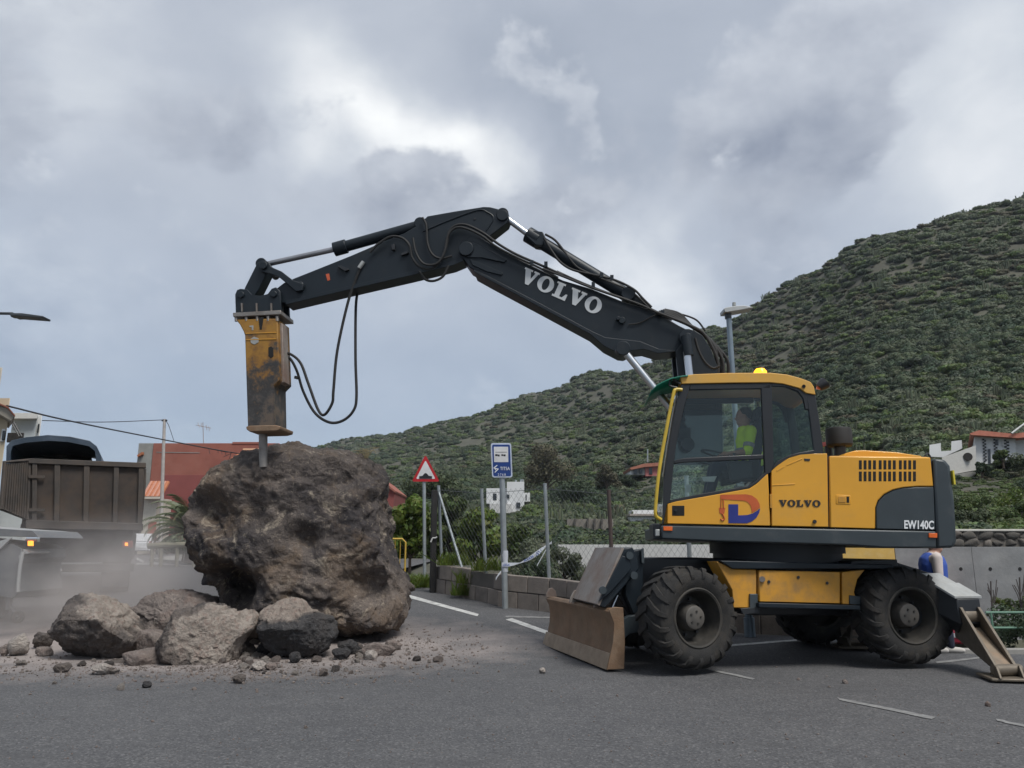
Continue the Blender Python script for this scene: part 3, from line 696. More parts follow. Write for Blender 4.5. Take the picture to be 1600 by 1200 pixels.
# cab inside: floor, seat, console, column, wheel, far handrail
ins = M('cab_interior', (.028, .03, .032), .7, 0, .2)
obj('floor_box', MB().prism([p + LS * .08 for p in sps([(1048, 790), (1170, 768), (1195, 745), (1200, 815), (1046, 812)], ND)], LS * .85), ins, cab, 0)
seat = obj('seat', MB().prism([p + LS * .3 for p in sps([(1135, 730), (1178, 728), (1186, 660), (1200, 640), (1206, 642), (1200, 700), (1196, 745), (1140, 745)], ND)], LS * .46), M('seat_fabric', (.03, .032, .035), .9), cab, .03)
obj('headrest', MB().prism([p + LS * .4 for p in sps([(1189, 650), (1194, 626), (1203, 626), (1202, 650)], ND)], LS * .26), MATS['seat_fabric'], seat, .02)
for dd in (.12, .78):
    obj('armrest_console', MB().prism([p + LS * dd for p in sps([(1140, 720), (1178, 718), (1180, 745), (1146, 752)], ND)], LS * .12), ins, cab, .02)
    obj('joystick', MB().tube([sp(1149, 722, ND + dd + .06), sp(1147, 708, ND + dd + .06)], .018, 8), rub, cab)
c0, c1 = sp(1105, 775, ND + .52), sp(1119, 712, ND + .52)
st = obj('steering_column', MB().cyl(c0, c1, .04, .03), ins, cab)
axd = (c1 - c0).normalized(); u1 = LS; u2 = axd.cross(u1)
obj('steering_wheel', MB().tube([c1 + axd * .02 + (u1 * math.cos(t) + u2 * math.sin(t)) * .19 for t in (6.2832 * i / 20 for i in range(21))], .014, 6, 1), rub, st)
obj('grab_rail', MB().tube([sp(1150, 622, CD1 + .06), sp(1163, 620, CD1 + .06), sp(1178, 622, CD1 + .06), sp(1185, 634, CD1 + .06), sp(1187, 690, CD1 + .06), sp(1188, 745, CD1 + .06)], .02, 8), MATS['rail_yellow'], cab)
pap = M('papers', (.5, .52, .5), .7)
for a in ([(1073, 757), (1079.5, 757), (1079.5, 769), (1073, 769)], [(1152, 755.5), (1163, 755.5), (1163, 760), (1152, 760)], [(1096, 745), (1120, 744), (1116, 753), (1099, 752)]):
    obj('sticker', MB().prism(sps(a, ND + .035), LS * .003), pap, cab, 0)
# emblem on the cab door: a crane shaped capital D
nv = M('emblem_blue', (.02, .03, .20), .45); rd = M('emblem_red', (.50, .10, .025), .45)
E = lambda L_: [p - LS * .005 for p in sps([(1000 + x / 3.75, 560 + y / 3.75) for x, y in L_], ND)]
em = obj('emblem', MB().prism(E([(518, 855), (575, 855), (575, 920), (628, 918), (660, 908), (685, 893), (704, 878), (698, 905), (682, 933), (655, 955), (625, 966), (518, 965)]), LS * .003), nv, cab, 0, smooth=0)
obj('emblem_boom', MB().prism(E([(470, 800), (480, 799), (620, 796), (655, 803), (685, 824), (700, 852), (703, 872), (680, 890), (655, 904), (652, 880), (646, 860), (630, 842), (610, 834), (490, 826), (470, 820)]), LS * .003), rd, em, 0, smooth=0)
hk = MB()
for a, b in (((476, 820), (474, 878)), ((488, 822), (490, 878))): hk.tube([sp(1000 + x / 3.75, 560 + y / 3.75, ND - .006) for x, y in (a, b)], .006, 5, 0)
hk.prism(E([(462, 875), (500, 875), (494, 905), (486, 912), (476, 912), (466, 905)]), LS * .003)
hk.tube([sp(1000 + x / 3.75, 560 + y / 3.75, ND - .006) for x, y in ((481, 908), (490, 925), (494, 940), (484, 949), (472, 940))], .009, 5)
obj('emblem_hook', hk, rd, em)

# ---- boom and arm
BD = -.12; BW = .36
boom_o = [(719, 384), (722, 376), (738, 369.5), (752, 371.5), (768, 380.5), (806, 402), (842, 420), (880, 438), (924, 451), (976, 472), (1005, 480), (1026, 487), (1040, 496), (1060, 508), (1072, 514), (1081, 518.5), (1085, 526), (1082, 535), (1070, 543), (1056, 551), (1028, 549), (1010, 542.5), (986, 544), (976, 550.5), (968, 549.5), (946, 537.5), (924, 519), (846, 477), (768, 435.5), (758, 432), (734, 418), (723, 403)]
boom = sprism('boom', boom_o, BD, BD + BW, blk, bevel=.014)
# pressed edge plate along the lower side and an inset web
sprism('boom_flange', [(740, 421), (768, 434), (846, 475), (924, 517), (946, 527), (1000, 533), (1030, 545), (1056, 549), (1028, 552), (1006, 545.5), (988, 547.5), (976, 553.5), (967, 552.5), (944, 540.5), (922, 522), (844, 480), (766, 438.5), (740, 424)], BD - .03, BD + BW + .03, blk, boom, .006)
sprism('boom_nose_plate', [(720, 385), (738, 378), (776, 396), (792, 406), (788, 410), (750, 402), (730, 402)], BD - .025, BD, blk, boom, .008)
sprism('boom_nose_plate', [(734, 404), (786, 426), (784, 430), (760, 424), (738, 414)], BD - .02, BD, blk, boom, .006)
u0 = sp(811, 439.5, BD - .004); ux = sp(934.5, 493, BD - .004) - u0; uy = sp(821, 417.5, BD - .004) - u0
word('VOLVO', u0, ux, uy, -LS, 0, silver, boom, .09, .004)
arm_o = [(430, 452), (443, 442), (459, 435), (479, 427), (549, 399), (600, 377), (632, 364), (652, 352), (668, 337.5), (710, 330), (754, 323), (767, 323.5), (779, 326.5), (790, 332), (796, 339.5), (793, 347.5), (768, 367), (756, 378), (742, 396), (724, 406), (706, 412), (640, 428), (540, 451), (446, 473.5), (434, 472)]
AD = -.06; AW = .27
arm = sprism('arm', arm_o, AD - .03, AD - .03 + AW, blk, bevel=.012)
sprism('arm_flange', [(446, 470), (540, 448), (640, 424.5), (706, 408), (722, 403), (725, 407), (707, 414.5), (641, 430.5), (541, 453.5), (446, 476)], AD - .05, AD - .01 + AW, blk, arm, .005)
rib = MB().tube([sp(x, y, AD - .033) for x, y in ((660, 362), (700, 345), (746, 328.5), (762, 332), (771, 341), (760, 360))], .012, 6, 4)
obj('stiffener', rib, blk, arm)
def pin(name, px, py, d0, d1, r, parent, mat=blk, n=18):
    return obj(name, MB().cyl(sp(px, py, d0), sp(px, py, d0) + LS * (d1 - d0), r, n=n), mat, parent, .008)
pin('pin', 785, 336, AD - .06, AD + AW, .085, arm); pin('pin', 728, 388, BD - .06, BD + BW + .06, .11, boom)
pin('pin', 466, 447, AD - .08, AD + AW + .02, .085, arm); pin('pin_cap', 466, 447, AD - .1, AD - .07, .04, arm)
pin('pin', 1075, 526.5, BD - .09, BD + BW + .09, .12, boom); pin('pin_cap', 1075, 526.5, BD - .12, BD - .08, .06, boom)
pin('bracket_lug', 972, 500, BD - .05, BD, .05, boom); pin('bracket_lug', 966, 497, BD - .07, BD, .03, boom)
p0 = sp(742, 342, AD - .03); obj('grease_nipple', MB().cyl(p0, p0 - LS * .01, .018, n=8), frm, arm)
obj('warning_sticker', MB().prism([p - LS * .005 for p in sps([(509, 428.5), (514.5, 427.5), (516, 437.5), (512, 439)], AD - .03)], LS * .003), M('sticker_orange', (.5, .09, .03), .5), arm, 0)
for a in ([(527, 416), (533, 414.5), (545, 421), (539, 423.5)], [(611, 382), (616, 381), (617, 390), (612, 390)], [(626, 396), (637, 391), (638, 395), (627, 399)]):
    obj('hose_clamp', MB().prism(sps(a, AD - .08), LS * .06), frm, arm, .004)
# tower bracket behind the cab
tw = sprism('boom_bracket', [(1056, 548), (1064, 538), (1084, 515), (1098, 524), (1112, 548), (1128, 590), (1130, 720), (1050, 720), (1060, 590)], BD - .1, BD - .02, blk, bevel=.01)
obj('boom_bracket', MB().prism([p + LS * (BW + .12) for p in sps([(1056, 548), (1064, 538), (1084, 515), (1098, 524), (1112, 548), (1128, 590), (1130, 720), (1050, 720), (1060, 590)], BD - .1)], LS * .08), blk, EX, .01)
# cylinders
def cylinder(name, rod_end, collar, base, rb, rr, d, mat=blk, rodmat=chrome):
    a, b, c = sp(*rod_end, d), sp(*collar, d), sp(*base, d); ax = (c - b).normalized()
    o = obj(name, MB().cyl(b + ax * .1, c, rb, n=20).cyl(b, b + ax * .2, rb * 1.28, n=20).cyl(c - ax * .04 - LS * .11, c - ax * .04 + LS * .11, rb * 1.05, n=18), mat, EX, .008)
    obj('rod', MB().cyl(a, b + ax * .05, rr, n=18), rodmat, o); obj('rod_eye', MB().cyl(a - LS * .09, a + LS * .09, rr * 2.0, n=18), mat, o, .006)
    return o
ac = cylinder('arm_cylinder', (786, 337), (824, 366), (985, 464), .095, .045, BD + .1)
cbx = [sp(x, y, BD - .01) for x, y in ((822, 369), (830, 360), (848, 362), (853, 372), (848, 384), (836, 382))]
obj('valve_block', MB().prism(cbx, LS * .2), blk, ac, .01)
cylinder('tool_cylinder', (411, 414), (522, 390), (662, 351), .085, .042, AD + .08, blk, M('rod_dull', (.33, .33, .34), .35, .8))
cylinder('boom_cylinder', (973, 546), (1052, 640), (1075, 700), .085, .05, BD - .17)
cylinder('boom_cylinder', (973, 546), (1052, 640), (1075, 700), .085, .05, BD + BW + .17)
rc = MB().cyl(sp(1073, 548, BD - .2), sp(1079, 600, BD - .2), .055, n=16); obj('damper_rod', rc, chrome, EX)
obj('rod_shroud', MB().cyl(sp(1071, 525, BD - .2), sp(1076, 556, BD - .2), .07, n=16), blk, EX)
# linkage to the breaker
for dd in (AD - .1, AD + AW + .0):
    sprism('link', [(404, 410), (411, 406), (420, 410), (424, 417), (440, 424), (458, 438), (474, 443), (473, 453), (462, 455), (454, 448), (436, 433), (420, 427), (408, 424)], dd, dd + .05, blk, EX, .008)
sprism('bucket_link', [(402, 410), (411, 406), (419, 411), (419, 422), (404, 452), (398, 462), (380, 460), (382, 450)], AD - .03, AD + .2, blk, EX, .012)
pin('link_pin', 411, 414, AD - .14, AD + AW + .1, .06, EX); 
# breaker
HD0, HD1 = AD - .18, AD + .34          # near / far faces
hb = sprism('breaker_bracket', [(367, 460), (370, 453), (376, 451), (386, 452), (394, 460), (406, 462), (418, 459), (424, 451), (431, 448.5), (438, 455), (439.5, 486), (368, 490)], HD0 + .06, HD0 + .1, blk, EX, .01)
obj('bracket_side', MB().prism([p + LS * .32 for p in sps([(367, 460), (370, 453), (376, 451), (386, 452), (394, 460), (406, 462), (418, 459), (424, 451), (431, 448.5), (438, 455), (439.5, 486), (368, 490)], HD0 + .06)], LS * .05), blk, hb, .01)
obj('bracket_back', MB().prism(sps([(369, 470), (374, 470), (374, 489), (369, 489)], HD0 + .1), LS * .24), blk, hb, 0)
obj('bracket_web', MB().prism(sps([(376, 465), (438, 465), (438, 486), (376, 489)], HD0 + .12), LS * .14), frm, hb, 0)
pin('link_pin', 376, 460, HD0 + .03, HD1 - .1, .05, hb); pin('link_pin', 427, 459, HD0 + .03, HD1 - .1, .05, hb)
for x in (378, 401, 424): obj('gusset', MB().bar(sp(x, 474, HD0 + .05), sp(x + .4, 487, HD0 + .05), .02, .03, LS), steel, hb)
br = sprism('breaker_housing', [(368, 499), (433, 497.5), (436.5, 594), (427.5, 603), (428.5, 666), (387, 667), (382.5, 524), (380, 517), (374, 506)], HD0 + .02, HD1 - .02, None, EX, .012)
def breaker_mat():
    m = bpy.data.materials.new('breaker_worn_paint'); m.use_nodes = True; nt = m.node_tree; N = nt.nodes; L = nt.links; p = N['Principled BSDF']
    tc = N.new('ShaderNodeTexCoord'); g = N.new('ShaderNodeNewGeometry'); sx = N.new('ShaderNodeSeparateXYZ'); L.new(g.outputs['Position'], sx.inputs[0])
    n = N.new('ShaderNodeTexNoise'); L.new(g.outputs['Position'], n.inputs['Vector']); n.inputs['Scale'].default_value = 4.2; n.inputs['Detail'].default_value = 12; n.inputs['Roughness'].default_value = .68
    mr = N.new('ShaderNodeMapRange'); L.new(sx.outputs[2], mr.inputs[0]); mr.inputs[1].default_value = sp(400, 505, HD0).z; mr.inputs[2].default_value = sp(400, 640, HD0).z; mr.inputs[3].default_value = -.16; mr.inputs[4].default_value = .16
    ad = N.new('ShaderNodeMath'); ad.operation = 'ADD'; L.new(n.outputs['Fac'], ad.inputs[0]); L.new(mr.outputs[0], ad.inputs[1])
    rp = N.new('ShaderNodeValToRGB'); L.new(ad.outputs[0], rp.inputs[0]); e = rp.color_ramp.elements
    e[0].position = .34; e[0].color = (.30, .15, .02, 1); e[1].position = .66; e[1].color = (.045, .042, .04, 1)
    q = e.new(.46); q.color = (.20, .095, .018, 1); q = e.new(.53); q.color = (.07, .05, .034, 1); q = e.new(.59); q.color = (.028, .026, .025, 1); q = e.new(.75); q.color = (.10, .075, .055, 1)
    L.new(rp.outputs[0], p.inputs['Base Color']); p.inputs['Roughness'].default_value = .6
    b = N.new('ShaderNodeBump'); b.inputs['Strength'].default_value = .35; b.inputs['Distance'].default_value = .02; L.new(n.outputs['Fac'], b.inputs['Height']); L.new(b.outputs[0], p.inputs['Normal'])
    return m
BRM = breaker_mat(); br.data.materials.append(BRM)
tp = sprism('top_plate', [(363.5, 488.5), (438.5, 484.5), (439, 491), (364, 495)], HD0, HD1, steel, br, .008)
sprism('foot_plate', [(384, 666.5), (389, 665), (430, 664), (438, 666), (437, 671), (428, 673.5), (390, 674.5), (385, 671)], HD0 + .0, HD1, rust, br, .012)
for x in (369, 385, 402, 419, 433):
    for dd in (.04, .46): obj('plate_bolt', MB().cyl(sp(x, 494, HD0 + dd), sp(x + .4, 502, HD0 + dd), .026, n=8), steel, br)
obj('side_window', MB().prism([p - LS * .006 for p in sps([(404, 496), (412, 496), (409, 515), (406, 515)], HD0 + .02)], LS * .02), slotm, br, .004)
obj('side_window', MB().prism([p - LS * .006 for p in sps([(419.5, 543), (424, 541), (427, 544), (427.5, 557), (423, 560), (419.5, 556)], HD0 + .02)], LS * .02), slotm, br, .004)
obj('maker_plate', MB().prism([p - LS * .006 for p in sps([(391, 530), (397, 526), (404, 529), (404, 535), (398, 538.5), (392, 536)], HD0 + .02)], LS * .012), palep, br, .004)
obj('hook_mark', MB().prism([p - LS * .005 for p in sps([(390, 509), (396, 508.5), (396, 516), (393.5, 516), (393.5, 511), (390, 511)], HD0 + .02)], LS * .01), palep, br, 0)
for y in (521, 531): obj('weld_seam', MB().bar(sp(384, y, HD0 + .018), sp(432, y - 1.5, HD0 + .018), .012, .012, LS), ydk, br)
obj('side_rail', MB().prism([p + FS * -.0 for p in sps([(434, 505), (441, 505), (444, 597), (436, 600)], HD0 + .12)], LS * .22), scrap, br, .01)
CT0, CT1 = sp(411, 668, AD + .08), sp(411.5, 716, AD + .08)
obj('chisel', MB().cyl(CT0, CT1 + (CT1 - CT0) * .3, .062, .06, n=20), steel, br, .004)
HAMMER_TIP = CT1
# hoses
def hose(pts, d, r=.022, name='hose', parent=EX, mat=rub):
    q = [sp(x, y, d if not callable(d) else d(i / (len(pts) - 1))) for i, (x, y) in enumerate(pts)]
    return obj(name, MB().tube(q, r, 8, 7), mat, parent)
hose([(566, 412), (556, 436), (543, 475), (527, 548), (521, 610), (519, 630), (507, 648), (497, 640), (482, 600), (470, 568), (455, 554), (440, 551)], lambda t: -.12 + .2 * t, .021, 'breaker_hose')
hose([(560, 450), (556, 480), (555.5, 560), (557, 620), (552, 642), (536, 657), (515, 660), (492, 645), (474, 612), (464, 580), (453, 560), (440, 553)], lambda t: .12 + .02 * t, .021, 'breaker_hose')
obj('hose_coupling', MB().cyl(sp(561, 419, -.12), sp(568, 409, -.12), .032, n=12), palep, EX)
obj('hose_coupling', MB().cyl(sp(464, 588, .1), sp(463, 592, .1), .036, n=10), rub, EX)
hose([(578, 394), (590, 382), (610, 370), (628, 372), (640, 384), (644, 402), (655, 416), (672, 420), (688, 408), (697, 385), (702, 362), (713, 352), (730, 352), (755, 364), (780, 382), (806, 397), (840, 412), (880, 430)], -.16, .02)
hose([(645, 372), (650, 395), (662, 412), (682, 412), (694, 395), (700, 368), (712, 356), (728, 357), (752, 368), (775, 385), (805, 401), (838, 416), (872, 434)], -.19, .018)
hose([(655, 424), (664, 436), (677, 439), (692, 432), (701, 415)], -.1, .02)
hose([(660, 340), (666, 352), (668, 380), (676, 398), (690, 404), (706, 400)], -.14, .018)
hose([(852, 366), (868, 376), (884, 396), (900, 416), (920, 427), (950, 440), (985, 455), (1010, 477), (1026, 490)], -.1, .018)
hose([(850, 372), (862, 392), (876, 410), (896, 422), (930, 430), (962, 438), (990, 452), (1004, 466), (1018, 480)], -.16, .018)
hose([(848, 420), (880, 432), (920, 448), (960, 462), (1000, 476), (1030, 490), (1050, 500)], -.2, .017)
hose([(870, 424), (905, 440), (945, 456), (985, 470), (1015, 482), (1036, 492)], -.15, .017)
obj('cylinder_bracket', MB().prism(sps([(968, 460), (976, 450), (1004, 468), (1012, 478), (998, 478)], BD + .05), LS * .2), blk, boom, .01)
for i, (k, e) in enumerate((((1085, 508), 0), ((1092, 514), 4), ((1100, 518), 8), ((1078, 505), -5), ((1072, 500), -9))):
    hose([(1026 + i * 3, 488 - i), (1050 + i * 3, 497 - i * 1.5), (1074 + i * 2, 507 + i), (1098 + i * 3, 520 + i * 3), (1114 + i * 4, 545 + i * 2), (1122 + i * 4 - 8 * (i % 2), 570), (1120 + i * 4 - 6 * (i % 2), 600), (1118, 640)], -.2 + .07 * i, .024)
hose([(1040, 487), (1064, 491), (1088, 500), (1102, 517)], .1, .014)
hose([(1086, 528), (1092, 548), (1102, 566), (1114, 575), (1124, 572)], -.22, .016); hose([(1090, 524), (1100, 545), (1110, 560), (1118, 580)], -.2, .016)
hose([(982, 507), (1000, 504), (1020, 494), (1032, 488)], BD - .02, .008)
for x, y in ((831, 411), (853, 413), (927, 445), (956, 434), (940, 430), (1035, 489)):
    obj('hose_clamp', MB().bar(sp(x, y - 4, -.2), sp(x, y + 4, -.2), .05, .03, LS), blk, boom)

# ---- undercarriage
TC = XO + UPV * sp(1205, 862, 0).z
obj('turntable', MB().lathe(Vector((XO.x, XO.y, 0)), UPV, [(1.02, .0), (1.02, .66), (1.10, .66), (1.10, .76), (1.2, .76), (1.2, .82), (1.32, .82), (1.32, .86), (1.55, .86), (1.55, 0)], 40), frm, EX)
CN = -.98
def cprism(name, pts, d0, d1, mat, parent=EX, bevel=.012, **k):
    return obj(name, MB().prism(cps(pts, d0), LC * (d1 - d0)), mat, parent, bevel, **k)
ch = cprism('chassis_frame', [(965, 872), (1120, 872), (1395, 880), (1455, 900), (1440, 955), (1330, 962), (1180, 962), (1100, 940), (985, 965), (965, 930)], -.42, .42, frm, bevel=.02)
cprism('deck', [(1125, 876), (1395, 882), (1398, 889), (1145, 889)], CN - .05, 1.0, blk, ch, .01)
cprism('deck_rear', [(1330, 877), (1402, 874), (1404, 890), (1325, 888)], CN + .05, .95, frm, ch, .01)
cprism('front_bracket', [(1120, 877), (1146, 889), (1182, 890), (1182, 950), (1146, 950), (1144, 922)], CN, CN + .3, ydk, ch, .01)
tb = cprism('tool_box', [(1186, 891), (1313, 894), (1313, 943), (1186, 940)], CN - .02, CN + .4, ydk, ch, .012)
cprism('rear_bracket', [(1316, 894), (1352, 890), (1340, 905), (1335, 925), (1340, 945), (1316, 944)], CN, CN + .35, ydk, ch, .01)
for x, y in ((1201, 909), (1247, 902), (1292, 911)): 
    q = cp(x, y, CN - .02); obj('bolt', MB().cyl(q, q - LC * .012, .018, n=8), frm, tb)
obj('latch', MB().cyl(cp(1191, 905, CN - .02), cp(1191, 905, CN - .05), .035, n=10), steel, tb)
step = cprism('step', [(1186, 942), (1344, 946), (1345, 953), (1186, 949)], CN - .1, CN + .25, blk, ch, .006)
cprism('hinge_block', [(1172, 928), (1184, 928), (1184, 952), (1172, 952)], CN - .03, CN + .1, gry, ch, .006)
cprism('step_support', [(1157, 951), (1187, 948), (1187, 958), (1160, 960)], CN - .03, CN + .3, frm, ch, .01)
cprism('step_support', [(1328, 930), (1345, 932), (1345, 945), (1328, 944)], CN - .02, CN + .2, gry, ch, .006)
obj('steering_linkage', MB().tube([cp(1190, 880, -.6), cp(1150, 878, -.7), cp(1120, 880, -.8)], .03, 8), blk, ch)
obj('axle', MB().cyl(cp(1083, 966, -1.0), cp(1083, 966, -1.0) + LC * 2.0, .13, n=14), frm, ch)
obj('axle', MB().cyl(cp(1426, 963, -1.0), cp(1426, 963, -1.0) + LC * 2.0, .13, n=14), frm, ch)
# wheels
def tyre_mesh():
    mb = MB(); A = Vector((0, 1, 0)); R = .565
    mb.lathe((0, 0, 0), A, [(-.18, .31), (-.235, .335), (-.26, .40), (-.262, .45), (-.24, .505), (-.19, .53), (0, .54), (.19, .53), (.24, .505), (.262, .45), (.26, .40), (.235, .335), (.18, .31)], 72)
    n = 19
    for sgn in (-1, 1):
        for i in range(n):
            t0 = 6.2832 * (i + (.5 if sgn > 0 else 0)) / n
            secs = [(-.015, 0.0, R), (.09, .09, R + .004), (.185, .19, R), (.245, .245, .535), (.272, .27, .475), (.266, .275, .43)]
            ring = []
            for a, dt, r in secs:
                w = .125 if a < .2 else .105; th = t0 + dt; rb = r - .06
                def P_(th_, r_, a_): return Vector((r_ * math.cos(th_), sgn * a_, r_ * math.sin(th_)))
                ain = a if a < .2 else a - .05
                ring.append([P_(th - w / 2 * .54 / .54, rb, ain), P_(th - w / 2, r, a), P_(th + w / 2, r, a), P_(th + w / 2, rb, ain)])
            b = len(mb.v); mb.v += [v for q in ring for v in q]
            for k in range(len(ring) - 1):
                for c in range(3): mb.f.append((b + k * 4 + c, b + k * 4 + c + 1, b + (k + 1) * 4 + c + 1, b + (k + 1) * 4 + c))
            e = b + 4 * (len(ring) - 1); mb.f += [(b, b + 1, b + 2, b + 3), (e + 3, e + 2, e + 1, e)]
    return mb
def wheel_set():
    rimo = obj('wheel', MB().lathe((0, 0, 0), (0, -1, 0), [(.235, .335), (.245, .32), (.235, .30), (.14, .285), (.03, .265), (.0, .24), (.0, .0)], 48).lathe((0, 0, 0), (0, -1, 0), [(-.235, .335), (-.235, .30), (-.1, .28), (-.1, 0)], 40), rimm, None)
    rimo.location = (0, 0, 0)
    ty = obj('tyre', tyre_mesh(), tyr, None, .004, smooth=50); ty.parent = rimo
    hb_ = MB().lathe((0, 0, 0), (0, -1, 0), [(-.02, .16), (.06, .155), (.14, .14), (.175, .128), (.185, .11), (.185, 0)], 28)
    h = obj('hub', hb_, M('hub_grey', (.085, .08, .072), .6, .3, .2, 9, dirt=(.16, .14, .12), da=.4), None); h.parent = rimo
    for i in range(8):
        t = 6.2832 * i / 8; q = Vector((.2 * math.cos(t), -.005, .2 * math.sin(t)))
        b = obj('wheel_nut', MB().cyl(q, q + Vector((0, -.04, 0)), .018, n=6), frm, None); b.parent = rimo
    for i in range(5):
        t = 6.2832 * i / 5 + .3; q = Vector((.07 * math.cos(t), -.183, .07 * math.sin(t)))
        b = obj('hub_bolt', MB().cyl(q, q + Vector((0, -.012, 0)), .013, n=6), rimm, None); b.parent = rimo
    return rimo
def put_wheel(o, near, rz, spin, flip=False):
    o.parent = EX; o.location = near - XO
    o.rotation_euler = (0, 0, 0)
    Rm = Matrix.Rotation(rz + (math.pi if flip else 0), 4, 'Z') @ Matrix.Rotation(spin, 4, 'Y')
    o.rotation_mode = 'XYZ'; o.rotation_euler = Rm.to_euler()
w0 = wheel_set()
wf = cp(1085, 966, -1.2); wr = cp(1427, 962, -1.2)
WN = .24
put_wheel(w0, wf + LC * WN, PHI + math.radians(13), .2)
for c_, rz, s_, fl in ((wr + LC * WN, PHI, .9, False), (wf + LC * (WN + 1.92), PHI + math.radians(13), .5, True), (wr + LC * (WN + 1.92), PHI, 1.4, True)):
    put_wheel(copy_tree(w0, EX), c_, rz, s_, fl)
# dozer blade
BZ = .03
bn, bf = PZ(957, 1046, BZ), PZ(855, 1006, BZ); bl_ = (bf - bn); bl_.z = 0; bw = bl_.length; bl_.normalize()
bfw = Vector((-bl_.y, bl_.x, 0)); bfw = bfw if bfw.x < 0 else -bfw
prof = [(.06, 0), (.035, .02), (-.005, .15), (-.035, .30), (-.045, .42), (-.03, .54), (.01, .63), (-.02, .665), (-.10, .665), (-.12, .60), (-.10, .3), (-.09, .05), (-.05, 0)]
bo_ = obj('dozer_blade', MB().prism([bn + bfw * a + UPV * b for a, b in prof], bl_ * bw), rust, EX, .006, smooth=40)
obj('cutting_edge', MB().prism([bn + bfw * a + UPV * b + bl_ * -.01 for a, b in ((.072, -.005), (.014, .17), (.0, .17), (.055, -.005))], bl_ * (bw + .02)), M('edge_steel', (.33, .26, .19), .45, .5, .25, 7, bump=.2, dirt=(.25, .2, .15), da=.4), bo_, .004)
obj('end_plate', MB().prism([bn - bl_ * .015 + bfw * a + UPV * b for a, b in ((.075, 0), (-.01, .3), (-.03, .5), (.03, .66), (-.03, .69), (-.15, .68), (-.16, .3), (-.14, .0))], bl_ * .025), rust, bo_, .006)
for t, s in ((.16, .15), (.52, .15), (.97, .12)):
    q = bn + bl_ * bw * t + UPV * .67 - bfw * .05; 
    obj('lifting_eye', MB().prism([q + bl_ * 0 + bfw * a * s + UPV * b * s for a, b in ((-.7, -.1), (-.55, .6), (-.1, 1), (.3, .9), (.6, .4), (.75, -.1))], bl_ * .03), scrap, bo_, .006)
# sloping blade guard between blade and chassis
GD = -.62
gb = cprism('blade_guard', [(934, 946), (974, 857), (988, 855), (996, 868), (998, 890), (960, 935), (946, 950)], GD, GD + 1.15, blk, bevel=.012)
cprism('guard_plate', [(932.5, 944), (972, 855.5), (975.5, 857), (937, 947)], GD - .01, GD + 1.16, scrap, gb, .004)
cprism('guard_cheek', [(936, 940), (972, 868), (984, 872), (986, 890), (952, 928)], GD - .04, GD, blk, gb, .008)
for x, y in ((941, 922), (983, 868), (990, 899)):
    q = cp(x, y, GD - .03); obj('guard_bolt', MB().cyl(q, q - LC * .03, .045, n=14), gry, gb)
cprism('lift_arm', [(978, 862), (1004, 858), (1006, 950), (990, 960), (978, 930)], GD + .05, GD + .25, blk, ch, .01)
cprism('lift_arm', [(978, 862), (1004, 858), (1006, 950), (990, 960), (978, 930)], .2, .4, blk, ch, .01)
for dd in (GD + .02, .35):
    cprism('push_arm', [(972, 1000), (966, 985), (970, 970), (985, 962), (1010, 958), (1012, 985), (985, 990), (965, 1010)], dd, dd + .12, gry, bo_, .012)
for dd in (GD + .2, .1):
    a_, b_ = cp(952, 960, dd), cp(965, 930, dd); obj('blade_cylinder_rod', MB().cyl(a_, b_, .03, n=12), chrome, bo_)
obj('guard_hook', MB().prism(cps([(1002, 858), (1006, 856), (1007, 880), (1003, 880)], GD), LC * .03), gry, ch, .004)
